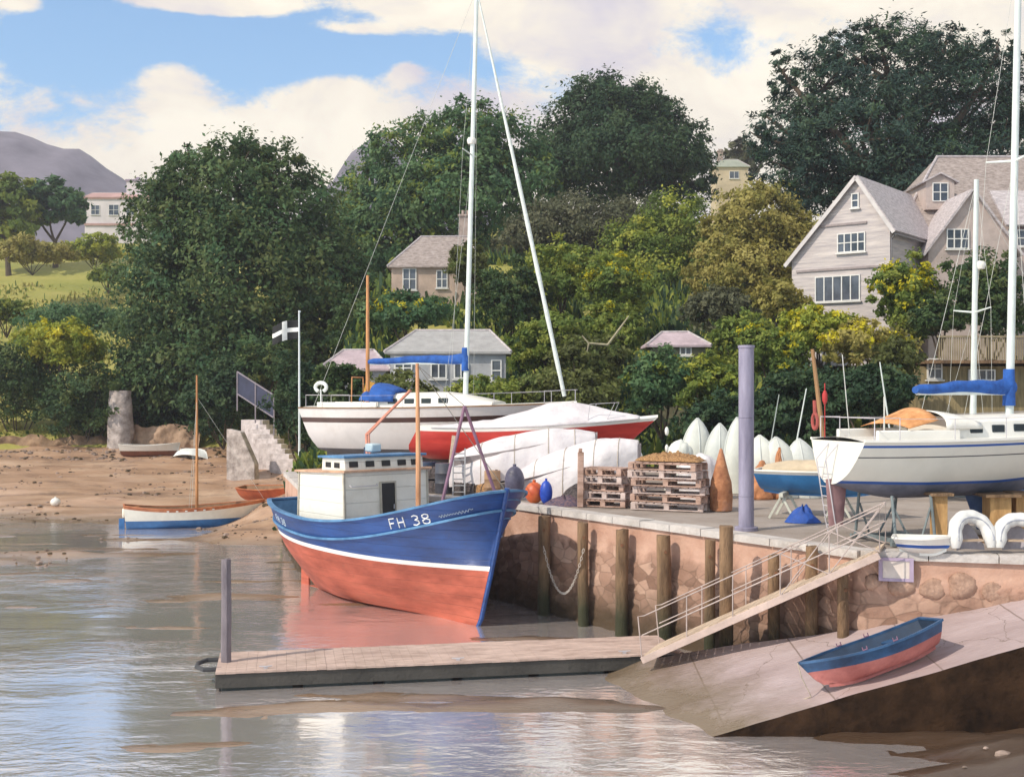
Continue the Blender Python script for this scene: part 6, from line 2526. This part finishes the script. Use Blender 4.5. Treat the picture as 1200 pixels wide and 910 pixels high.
    for z in (-.75, -.15, .45):
        fm.box((0, -.032, z), (1.06, .07, .06), M=Md)
    fm.build('window_frame', FRAME, dm, smooth=False)
    g = MB()
    g.box((0, 0, -.15), (1.0, .05, 1.2), M=Md)
    g.build('window_pane', PANE, dm, smooth=False)
    # second gable in front
    cx_ = P(1139, 0, 75.5).x
    Mg = Matrix.Translation((cx_, 75.5, 0))
    zg, za2 = P(0, 292, 75.5).z, P(0, 224, 75.5).z
    hw = 2.75
    G = MB()
    G.prism([(-hw, 9), (hw, 9), (hw, zg), (0, za2), (-hw, zg)], 0, 6.5, M=Mg)
    G.build('wall', PINK_WALL, t, smooth=False)
    r_ = MB()
    s_ = (za2 - zg) / hw
    slab(r_, (-hw - .35, zg - .35 * s_), (0, za2 + .02), -.3, 7.5, .14, Mg)
    slab(r_, (hw + .35, zg - .35 * s_), (0, za2 + .02), -.3, 7.5, .14, Mg)
    r_.build('roof', SLATE_PALE, t, smooth=False)
    window(t, Mg, P(1122, 0, 75.5).x - cx_, P(0, 280, 75.5).z, 1.35, 1.2, 3, 2)
    # wing beyond with eaves at the frame edge
    w3 = MB()
    x3 = P(1182, 0, 77).x
    w3.box((x3 + 6, 79.3, (9 + P(0, 268, 77).z) / 2), (12, 4.5, P(0, 268, 77).z - 9))
    w3.build('wall', PINK_WALL, t, smooth=False)
    r_ = MB()
    Mw = Matrix.Translation((x3 - .3, 77, 0)) @ Matrix.Rotation(R(90), 4, 'Z')
    zc, zt_ = P(0, 266, 77).z, P(0, 225, 79.3).z
    slab(r_, (-.3, zc), (2.4, zt_), -12.5, 0, .14, Mw)
    r_.build('roof', SLATE_PALE, t, smooth=False)
    window(t, Matrix.Translation((0, 77.05, 0)), P(1192, 0, 77).x, P(0, 279, 77).z, 1.1, 1.0, 2, 2)
    return t


build_big_house()


def hip_house(name, label, cx, cy, w, dp, zb, ze, zr, wall_m, roof_m, wins, ridge=None, chimney=None, rz=0.0, over=.3):
    t = thing(name, label, 'house', (cx, cy, 0), rz)
    mb = MB()
    mb.box((0, 0, (zb + ze) / 2), (w, dp, ze - zb))
    mb.build('wall', wall_m, t, smooth=False)
    r0, r1 = ridge or (-w * .25, w * .25)
    o = over
    v = [(-w / 2 - o, -dp / 2 - o, ze), (w / 2 + o, -dp / 2 - o, ze), (w / 2 + o, dp / 2 + o, ze), (-w / 2 - o, dp / 2 + o, ze), (r0, 0, zr), (r1, 0, zr)]
    v += [(p[0], p[1], p[2] - .12) for p in v[:4]]
    mb = MB()
    mb.add(v, [(0, 1, 5, 4), (1, 2, 5), (2, 3, 4, 5), (3, 0, 4), (0, 6, 7, 1), (1, 7, 8, 2), (2, 8, 9, 3), (3, 9, 6, 0), (9, 8, 7, 6)])
    rf = mb.build('roof', roof_m, t, smooth=False)
    mb = MB()
    mb.tube([(v[0]), v[4], v[5], v[1]], .08, 6)
    mb.build('ridge_tile', SLATE_PALE, t)
    for (x, z, ww, hh, nx, ny) in wins:
        window(t, Matrix.Translation((0, -dp / 2, 0)), x, z, ww, hh, nx, ny)
    if chimney:
        x, y, z0, z1, s = chimney
        mb = MB()
        mb.box((x, y, (z0 + z1) / 2), (s, s * .8, z1 - z0))
        mb.box((x, y, z1 + .06), (s * 1.2, s, .14))
        for k in (-.2, .2):
            mb.tube([(x + k * s, y, z1 + .1), (x + k * s, y, z1 + .5)], .12, 8)
        mb.build('chimney', mat('chimney_brick', (.36, .28, .25), .85, .25, 2, .4, 8), t, smooth=False)
    return t


q = P(507, 300, 95)
hip_house('cottage', 'small pinkish cottage with hipped slate roof and chimney half hidden by trees', q.x + .3, 95, 6.6, 5.5, 11, P(0, 312, 92.2).z, P(0, 277, 95).z, mat('cottage_wall', (.44, .33, .27), .85, .2, 1.0, .4, 7), SLATE,
          [(-1.9, P(0, 327, 92.2).z, 1.0, 1.6, 2, 2), (.6, P(0, 327, 92.2).z, .8, 1.3, 2, 2)], ridge=(-1.2, 2.6), chimney=(2.3, .4, P(0, 290, 95).z, P(0, 253, 95).z, 1.0))
q = P(527, 410, 66)
hip_house('boat_shed', 'grey shed with hipped slate roof behind the white yacht', q.x, 66.5, 6.2, 4.5, 4.0, P(0, 412, 64.2).z, P(0, 387, 66.5).z, mat('shed_wall', (.36, .36, .38), .85, .2, 1.0, .4, 7), mat('shed_roof', (.34, .33, .33), .8, .15, 2, .4, 8),
          [(-2.4, P(0, 431, 64.2).z, .9, 1.2, 2, 2), (-.5, P(0, 434, 64.2).z, .8, .8, 2, 1), (.7, P(0, 434, 64.2).z, .7, .8, 2, 1), (2.6, P(0, 434, 64.2).z, .5, 1.1, 1, 2)], ridge=(-1.9, 2.2))
q = P(418, 425, 70)
hip_house('garden_hut', 'low hut with pinkish lilac roof beside the grey shed, behind the wooden mizzen mast', q.x, 71, 3.6, 3.5, 4.5, P(0, 432, 69).z, P(0, 410, 71).z, mat('shed_wall', (.36, .36, .38)), mat('pink_felt_roof', (.42, .33, .36), .8, .2, 1.5, .3, 8), [(-.6, P(0, 441, 69.2).z, .7, .6, 2, 1)])
q = P(797, 398, 66)
hip_house('garden_hut', 'low hut with lilac pink roof among the bushes above the pallets', q.x, 68, 3.0, 2.6, 5.0, P(0, 404, 66.5).z, P(0, 389, 68).z, mat('olive_wall', (.16, .15, .09), .85, .25), mat('pink_felt_roof', (.42, .33, .36)), [(.4, P(0, 411, 66.5).z, .6, .4, 2, 1)])
q = P(128, 250, 232)
wt = hip_house('white_house', 'distant white house with reddish trim on the hill at the skyline', q.x + 1.5, 236, 12.5, 8, 30, P(0, 231, 232).z, P(0, 226, 236).z, mat('far_white_wall', (.66, .60, .62), .8, .1, .3), mat('reddish_roof', (.45, .28, .26), .8, .15, .4),
               [(-4.2, P(0, 246, 232).z, 1.6, 1.8, 2, 2), (-.6, P(0, 246, 232).z, 1.9, 2.0, 2, 2), (2.8, P(0, 246, 232).z, 1.9, 2.0, 2, 2)], ridge=(-6.2, 6.2), chimney=None)
mb = MB()
mb.box((3.4, 0, (P(0, 228, 236).z + P(0, 214, 236).z) / 2), (4.4, 4, P(0, 214, 236).z - P(0, 232, 236).z))
mb.build('tower', mat('far_white_wall', (.66, .60, .62)), wt, smooth=False)
mb = MB()
mb.box((3.4, 0, P(0, 213.4, 236).z), (4.8, 4.4, .35))
mb.box((2.6, .5, P(0, 211, 236).z), (.9, .9, 1.2))
mb.build('parapet', mat('lilac_trim', (.30, .24, .32), .8, .15), wt, smooth=False)
mb = MB()
mb.box((0, -4.1, P(0, 263, 232).z), (12.6, .3, .4))
mb.box((0, -4.1, P(0, 232, 232).z), (12.8, .3, .35))
mb.build('trim', mat('reddish_roof', (.45, .28, .26)), wt, smooth=False)
q = P(857, 200, 205)
hip_house('tower_house', 'pale ochre house with brick chimney peeping over the trees at the skyline', q.x, 207, 5.6, 5, 30, P(0, 196, 205).z, P(0, 187, 207).z, mat('ochre_wall', (.52, .42, .30), .85, .15, .5), mat('sage_roof', (.30, .32, .26), .8, .15, .5),
          [(0.4, P(0, 205, 204.5).z, 1.6, 1.2, 2, 1)], chimney=(-1.6, 0, P(0, 192, 207).z, P(0, 178, 207).z, .9))

# timber boathouse with a balcony under the big house
t = thing('boathouse', 'olive timber boathouse with slatted balcony rail behind the yacht masts', 'boathouse', (0, 0, 0))
x0, x1 = P(1078, 0, 60).x, P(1260, 0, 60).x
zt, zm, zb = P(0, 396, 60).z, P(0, 424, 60).z, 3.2
mb = MB()
mb.box(((x0 + x1) / 2, 63.6, (zm + zb) / 2 - .1), (x1 - x0, 6.0, zm - zb - .2))
mb.build('wall', mat('olive_boards', (.20, .155, .075), .85, .25, 1.5, .5, 9, rgb2=(.27, .21, .11), stretch=(4, 4, .5)), t, smooth=False)
mb = MB()
mb.box(((x0 + x1) / 2 + .4, 62.9, zm), (x1 - x0 + .2, 7.2, .16))
mb.build('balcony_floor', WOOD_DARK, t, smooth=False)
bal = thing_part('balcony_rail', t)
mb = MB()
xb0 = P(1100, 0, 59.5).x
for k in range(64):
    x = xb0 + k * (x1 - xb0) / 63
    mb.box((x, 59.42, (zt + zm) / 2 + .05), (.055, .03, zt - zm - .1))
mb.build('balusters', mat('olive_slat', (.26, .21, .13), .85, .25, 2), bal, smooth=False)
mb = MB()
mb.box(((xb0 + x1) / 2, 59.42, zt + .05), (x1 - xb0 + .2, .12, .09))
mb.build('handrail', mat('olive_slat', (.26, .21, .13)), bal, smooth=False)
window(t, Matrix.Translation((0, 60.6, 0)), P(1081, 0, 60.6).x + .6, P(0, 432, 60.6).z, .7, 1.0, 2, 2)
window(t, Matrix.Translation((0, 60.6, 0)), P(1150, 0, 60.6).x, P(0, 445, 60.6).z, 1.3, 1.0, 3, 2)


# ================================================================== TREES AND SHRUBS
BARK = mat('bark', (.09, .065, .045), .9, .35, 3, .8, 14, stretch=(2, 2, .5))
L_DARK = leaf_mat('dark_green_leaves', [(.022, .048, .026), (.036, .079, .038), (.060, .110, .050), (.090, .134, .055)])
L_OLIVE_DARK = leaf_mat('deep_green_leaves', [(.030, .064, .028), (.058, .108, .040), (.095, .148, .050), (.165, .180, .058)])
L_MID = leaf_mat('mid_green_leaves', [(.049, .114, .055), (.081, .166, .073), (.120, .208, .086), (.163, .240, .099)])
L_CEDAR = leaf_mat('cedar_needles', [(.015, .037, .033), (.026, .059, .046), (.042, .084, .055), (.070, .110, .055)], .2)
L_OLIVE = leaf_mat('olive_leaves', [(.081, .135, .035), (.142, .203, .043), (.223, .277, .054), (.338, .351, .068)])
L_YG = leaf_mat('yellow_green_leaves', [(.163, .221, .039), (.267, .319, .047), (.377, .397, .058), (.494, .455, .078)])
L_OCHRE = leaf_mat('ochre_leaves', [(.188, .188, .050), (.294, .269, .069), (.394, .338, .100), (.475, .413, .138)])
L_BROWN = leaf_mat('brown_green_leaves', [(.068, .078, .030), (.112, .128, .039), (.165, .180, .051), (.150, .203, .060)])
L_FLOWER_HIGHLIGHT = leaf_mat('gorse_flower_highlight', [(.42, .40, .02), (.60, .52, .025), (.70, .62, .05)])  # yellow of gorse blooms, also painted on as highlights of lit shrubs
L_GREY = leaf_mat('grey_green_leaves', [(.075, .085, .050), (.115, .125, .070), (.160, .165, .095), (.21, .205, .12)])


def px_blobs(base, d, lst, squash=0.85):
    out = []
    for e in lst:
        px, py, rx, rz = e[:4]
        dd = e[4] if len(e) > 4 else 0.0
        p = P(px, py, d + dd)
        k = (d + dd) / 1400
        out.append((p.x - base[0], dd, p.z - base[2], rx * k, max(rx, rz) * k * squash, rz * k))
    return out


def ptree(name, label, px, d, lst, n, size, lm, tr, seed, cat='tree', group=None, zb=None, **kw):
    x = (px - 600) / 1400 * d
    z = hill_z(x, d) if zb is None else zb
    base = (x, d, z)
    return tree(name, label, base, px_blobs(base, d, lst), n, size, lm, BARK, tr, seed, cat, group, **kw)


# the big dark tree behind the beach
ptree('broad_tree', 'massive dark rounded tree behind the beach beside the flagpole', 275, 104,
      [(262, 240, 78, 74), (200, 270, 55, 66, 1), (335, 265, 68, 80, 1), (275, 330, 110, 100, -1.5), (190, 370, 52, 90, -2), (372, 350, 50, 85, 0), (400, 320, 28, 56, 2), (255, 440, 110, 70, -3), (345, 440, 70, 66, -2), (180, 455, 50, 55, -3), (300, 200, 58, 42, 1), (225, 205, 45, 40, 2)],
      120000, .21, L_OLIVE_DARK, .8, 11, clump=.20, inner=.5, flower=(L_MID, .22, -.3))
# mid green trees behind the masts
ptree('leafy_tree', 'tall mid green tree behind the white mast and the cottage', 510, 128,
      [(545, 165, 62, 48), (485, 195, 62, 56, 1), (440, 235, 48, 48, 2), (595, 185, 55, 50, 2), (540, 235, 90, 60, -2), (465, 280, 75, 50, -2), (420, 285, 40, 62, 0), (620, 215, 40, 42, 0), (455, 340, 60, 50, -4)],
      72000, .25, L_MID, .7, 12, clump=.20, flower=(L_OLIVE, .22, -.2))
ptree('dark_tree', 'dark round headed tree against the sky beyond the furled sail', 730, 142,
      [(715, 140, 66, 52), (672, 165, 46, 48, 1), (765, 160, 50, 46, 0), (795, 185, 42, 50, 1), (725, 190, 92, 52, -2), (700, 115, 38, 26, 1), (655, 200, 36, 40, 0), (755, 118, 28, 22, 2), (805, 215, 34, 34, -2)],
      74000, .23, L_DARK, .7, 13, clump=.19)
# spreading dark cedar over the house
ptree('cedar_tree', 'huge spreading blue green cedar towering over the gabled house', 1050, 102,
      [(1035, 90, 92, 62), (960, 110, 58, 58, 1), (920, 155, 44, 42, 0), (1100, 120, 85, 80, 1), (1010, 165, 100, 58, -2), (940, 205, 58, 44, -2), (1150, 120, 50, 62, 2), (1170, 195, 70, 60, -1), (1075, 200, 90, 50, -3), (1030, 45, 40, 26, 1), (980, 62, 26, 26, 2), (1105, 62, 40, 28, 1), (1170, 60, 30, 28, 0), (900, 165, 24, 20, 1), (917, 85, 18, 30, 1), (1230, 150, 60, 90, 0), (930, 232, 40, 26, -3), (975, 215, 60, 40, -1)],
      110000, .22, L_CEDAR, .9, 14, flower=(L_DARK, .2, -.2), clump=.17, aspect=.28, inner=.55, flat=.7)
ptree('ochre_tree', 'soft ochre and olive tree between the dark tree and the gabled house', 890, 92,
      [(885, 250, 48, 38), (860, 285, 40, 44, 1), (915, 285, 42, 44, 0), (885, 320, 58, 36, -2), (838, 320, 34, 34, 0)],
      34000, .16, L_OCHRE, .4, 15, clump=.22)
ptree('grey_tree', 'grey green tree in front of the dark tree behind the furled sail', 690, 112,
      [(690, 262, 66, 32), (640, 270, 44, 34, 0), (755, 270, 60, 36, 1), (610, 290, 32, 36, 0)],
      28000, .18, L_GREY, .4, 16, clump=.22)
ptree('light_tree', 'light green tree with yellow sprays under the dark round headed tree', 790, 104,
      [(790, 275, 52, 48), (745, 300, 48, 42, 0), (825, 315, 42, 42, 1), (775, 330, 62, 36, -2)],
      34000, .16, L_OLIVE, .4, 17, clump=.22, flower=(L_YG, .35, .1))

BUSH_MAT = {'olive': L_OLIVE, 'yg': L_YG, 'dark': L_OLIVE_DARK, 'mid': L_MID, 'brown': L_BROWN, 'ochre': L_OCHRE, 'grey': L_GREY, 'deep': L_DARK}


def bush(label, px, py, d, rx, rz, kind, n, seed, flower=None, size=.15, name='shrub', zfix=None):
    c = P(px, py, d)
    k = d / 1400
    rxw, rzw = rx * k, rz * k
    zb = c.z - rzw
    t = thing(name, label, 'shrub', (c.x, d, zb), 0, 'shrubs on the bank above the yard')
    g = random.Random(seed)
    bl = []
    m = 5
    for i in range(m):
        a_ = 2 * math.pi * i / m + g.uniform(-.4, .4)
        bl.append((math.cos(a_) * rxw * .48, math.sin(a_) * rxw * .35, rzw * (1 + g.uniform(-.35, .35)), rxw * g.uniform(.42, .62), rxw * .5, rzw * g.uniform(.5, .8)))
    bl.append((0, 0, rzw * 1.15, rxw * .55, rxw * .5, rzw * .8))
    mb = MB()
    for i, b_ in enumerate(bl):
        limb(mb, (0, 0, -1.2), (b_[0], b_[1], b_[2]), .07, .02, .12, 5, seed + i)
    mb.build('stem', BARK, t)
    leaves('foliage', bl, int(n * 1.6), size, BUSH_MAT[kind], t, seed, .24, .55, .3, flower, inner=.4)
    return t


FY = (L_FLOWER_HIGHLIGHT, .34, -.2)
FS = (L_FLOWER_HIGHLIGHT, .14, .0)
B = [
    ('olive shrub with yellow sprays beside the furled sail, level with the cottage', 655, 320, 84, 62, 44, 'olive', 9000, (L_YG, .4, .0)),
    ('bright yellow flecked shrub just beyond the furled sail', 720, 330, 80, 46, 36, 'olive', 7000, FS),
    ('dark shrub hiding one end of the cottage', 548, 312, 88, 30, 34, 'brown', 5000, None),
    ('dark shrub between the white mast and the furled sail', 600, 345, 82, 46, 46, 'dark', 7500, None),
    ('shrub with small yellow flowers below the cottage window', 478, 368, 80, 56, 28, 'mid', 6500, FS),
    ('rounded dark shrub behind the blue boom cover and grey shed', 425, 380, 84, 46, 42, 'dark', 6500, None),
    ('brownish thicket above the bow of the red yacht', 690, 430, 66, 52, 42, 'brown', 8000, None),
    ('olive shrub above the covered red yacht', 640, 400, 70, 48, 40, 'olive', 7500, None),
    ('dark olive thicket at the foot of the furled sail', 655, 468, 60, 70, 40, 'brown', 9000, None),
    ('yellow green shrub over the pink roofed hut', 720, 385, 74, 44, 34, 'olive', 6500, FS),
    ('mid green shrub sloping down over the pallets', 775, 445, 62, 56, 42, 'mid', 8500, (L_YG, .25, .2)),
    ('shrub with lime highlights beside the steel pile', 835, 450, 61, 48, 46, 'olive', 7500, (L_YG, .4, .2)),
    ('dark thicket behind the upright dinghies', 860, 495, 57, 70, 40, 'deep', 8500, None),
    ('dark shrub behind the leaning brown spar', 940, 475, 56, 60, 52, 'deep', 8500, None),
    ('green shrub at the top of the steel pile', 872, 395, 68, 52, 42, 'olive', 7500, FS),
    ('grassy ochre shrub with pale top beyond the steel pile', 845, 360, 76, 46, 26, 'grey', 5500, None),
    ('bright yellow flowering gorse below the gabled house', 960, 385, 66, 54, 30, 'yg', 8000, FY),
    ('ochre shrub at the foot of the house wall', 915, 352, 72, 36, 30, 'ochre', 5000, FS),
    ('tall olive shrub with yellow flowers in front of the house gable', 1065, 345, 68, 50, 52, 'olive', 9500, FY),
    ('dark green shrub between the two bare masts', 1160, 345, 67, 52, 62, 'dark', 9500, None),
    ('ochre and yellow shrub above the danbuoy', 1010, 402, 62, 58, 28, 'ochre', 7500, FY),
    ('dark shrub behind the rounded yacht stern', 1020, 462, 54, 62, 40, 'deep', 8500, None),
    ('brown green shrub beside the boathouse', 1050, 425, 58, 34, 36, 'brown', 5000, None),
    ('green shrub under the yacht masts in front of the boathouse', 1100, 365, 64, 36, 28, 'dark', 5500, None),
    ('dark shrub low behind the white yacht stern', 400, 455, 66, 40, 34, 'dark', 6000, None),
    ('olive shrub behind the boom crutch of the white yacht', 470, 462, 60, 54, 26, 'brown', 6500, None),
    ('olive green shrub behind the base of the white mast', 570, 465, 59, 50, 30, 'olive', 6500, None),
    ('green shrub filling the slope below the ochre tree', 905, 420, 64, 46, 40, 'olive', 6500, FS),
]
for i, (lab, px, py, d, rx, rz, kind, n, fl) in enumerate(B):
    bush(lab, px, py, d, rx, rz, kind, n, 100 + i, fl, size=.075 + .0007 * d)

# bank behind the beach
BL = [
    ('bright yellow green shrub in the sun at the back of the beach', 72, 405, 99, 58, 32, 'yg', 11000, (L_FLOWER_HIGHLIGHT, .4, .0)),  # yellow clumps painted in to brighten its sunlit top
    ('dark shrub at the picture edge behind the beach', 20, 455, 100, 62, 56, 'dark', 10000, None),
    ('dark green shrub over the low brown rocks', 100, 470, 98, 62, 48, 'dark', 10000, None),
    ('brown shadowy shrub between the rocks and the stone pillar', 160, 478, 101, 40, 40, 'brown', 6500, None),
    ('dark hedge like shrub along the lower edge of the meadow', 90, 374, 118, 84, 17, 'mid', 9000, None),
    ('olive shrub on the meadow edge beside the big dark tree', 8, 366, 124, 40, 16, 'olive', 4500, None),
    ('dark ivy covered shrub over the stone steps', 262, 460, 92, 50, 48, 'deep', 8500, None),
    ('dark shrub behind the flagpole', 355, 470, 74, 46, 62, 'deep', 9500, None),
    ('dark shrub above the railing of the stone steps', 318, 425, 92, 44, 36, 'dark', 6500, None),
]
for i, (lab, px, py, d, rx, rz, kind, n, fl) in enumerate(BL):
    bush(lab, px, py, d, rx, rz, kind, n, 300 + i, fl, size=.075 + .0007 * d)

# trees along the top of the meadow
ptree('meadow_tree', 'round green tree at the top of the meadow beside the distant white house', 65, 205, [(65, 236, 30, 24), (40, 232, 26, 22), (85, 246, 20, 18)], 9000, .5, L_MID, .4, 31)
ptree('meadow_tree', 'olive tree at the meadow top cut by the picture edge', 10, 200, [(10, 235, 34, 30), (-20, 240, 30, 34), (5, 262, 40, 20)], 9000, .5, L_OLIVE, .4, 32)
bush('yellow green shrub on the meadow below the distant white house', 112, 292, 185, 40, 17, 'yg', 7000, 333, None, size=.24)
bush('ochre shrub in the middle of the meadow', 38, 296, 178, 48, 17, 'ochre', 7000, 334, None, size=.24)
bush('olive shrub low on the meadow beside the big dark tree', 128, 322, 165, 26, 12, 'olive', 4000, 335, None, size=.22)
ptree('skyline_tree', 'pale green tree beyond the ochre house at the skyline', 868, 225, [(868, 178, 20, 14), (882, 190, 16, 16), (855, 208, 22, 14)], 5000, .5, L_GREY, .35, 35)

# long grass and low scrub over the bank: nobody could count it
g = np.random.default_rng(5)
n = 64000
xx = np.concatenate([g.uniform(-13, 40, n - 22000), g.uniform(-95, -14, 22000)])
yy = np.concatenate([59 + 55 * g.random(n - 22000) ** 1.5, 98 + 95 * g.random(22000) ** 1.3])
keep = np.array([(hnoise(x * .12, y * .12, 9, 3) > -.35) for x, y in zip(xx, yy)])
xx, yy = xx[keep], yy[keep]
zz = np.array([hill_z(x, y) for x, y in zip(xx, yy)])
n = len(xx)
p = np.stack([xx, yy, zz], 1)
hgt = (.25 + .55 * g.random(n))[:, None] * (1 + (yy[:, None] - 60) * .006) * np.where(xx[:, None] < -14, .45, 1.0)
a_ = g.normal(size=(n, 3)) * np.array([1, 1, .2])
a_ /= np.linalg.norm(a_, axis=1)[:, None]
up_ = np.array([[0, 0, 1.]]) + g.normal(size=(n, 3)) * .35
w_ = (.10 + .12 * g.random(n))[:, None]
v = np.stack([p - a_ * w_, p + a_ * w_, p + up_ * hgt + a_ * w_ * .6, p + up_ * hgt * .9 - a_ * w_ * .6], 1).reshape(-1, 3)
me = bpy.data.meshes.new('undergrowth')
me.vertices.add(4 * n)
me.vertices.foreach_set('co', v.astype(np.float32).ravel())
me.loops.add(4 * n)
me.loops.foreach_set('vertex_index', np.arange(4 * n, dtype=np.int32))
me.polygons.add(n)
me.polygons.foreach_set('loop_start', np.arange(0, 4 * n, 4, dtype=np.int32))
me.materials.append(L_OLIVE)
me.materials.append(L_DARK)
me.materials.append(L_OCHRE)
me.polygons.foreach_set('material_index', np.where((xx < -14), np.where(g.random(n) < .6, 2, 0), np.where(g.random(n) < .5, 0, 1)).astype(np.int32))
at = me.attributes.new('tint', 'FLOAT', 'FACE')
at.data.foreach_set('value', g.random(n).astype(np.float32))
me.update(calc_edges=True)
o = bpy.data.objects.new('undergrowth', me)
COL.objects.link(o)
tag(o, 'long grass and low scrub covering the bank', 'undergrowth', kind='stuff')

# bleached dead branches on the bank
mb = MB()
p0, p1, p2, p3 = P(690, 402, 62), P(712, 404, 62), P(724, 388, 62), P(737, 370, 62)
mb.tube([p0, p1, p2, p3], [.05, .08, .07, .03], 6)
mb.tube([P(682, 393, 62), p0, P(688, 412, 62)], [.03, .06, .03], 6)
tag(mb.build('dead_branch', mat('bleached_branch', (.34, .30, .20), .9, .25, 3)), 'bleached dead branch lying across the bank above the red yacht', 'branch')

# stones and weed strewn over the foreshore
g = np.random.default_rng(9)
mb = MB()
cnt = 0
while cnt < 1700:
    x, y = (g.uniform(-48, -9), g.uniform(46, 96)) if cnt % 120 else (g.uniform(4, 16), g.uniform(19, 25.2))
    z = beach_z(x, y)
    if z < .02 or hnoise(x * .15, y * .3, 4, 3) < -.02 - (.25 if y > 88 else 0):
        continue
    r = .04 + .11 * g.random() ** 3 + (.12 * g.random() if y > 90 else 0)
    a_ = g.random() * 6.28
    ring = [(x + r * k * math.cos(a_ + q * 1.2566) * (1 + .3 * g.random()), y + r * k * math.sin(a_ + q * 1.2566), z + h * r) for k, h in ((1, -.2), (.9, .35), (.35, .62)) for q in range(5)]
    mb.add(ring, [(i, (i + 1) % 5, 5 + (i + 1) % 5, 5 + i) for i in range(5)] + [(5 + i, 5 + (i + 1) % 5, 10 + (i + 1) % 5, 10 + i) for i in range(5)] + [(10, 11, 12, 13, 14)], int(g.random() < .4))
    cnt += 1
tag(mb.build('pebbles', [mat('beach_stone', (.17, .12, .09), .85, .4, .6, rgb2=(.27, .20, .17)), mat('sea_weed', (.07, .045, .02), .7, .4, .8)], fix=False, smooth=False), 'stones and weed strewn over the foreshore', 'pebbles', kind='stuff')

# ------------------------------------------------------------------ the air
mb = MB()
mb.box((0, 700, 158), (2600, 1500, 325))
hz = mb.build('haze', bpy.data.materials.new('air'), smooth=False)
m = hz.data.materials[0]
m.use_nodes = True
m.node_tree.nodes.clear()
o_ = m.node_tree.nodes.new('ShaderNodeOutputMaterial')
v_ = m.node_tree.nodes.new('ShaderNodeVolumePrincipled')
v_.inputs['Color'].default_value = (.84, .82, .97, 1)
v_.inputs['Density'].default_value = .00036
m.node_tree.links.new(v_.outputs[0], o_.inputs['Volume'])
tag(hz, kind='stuff')
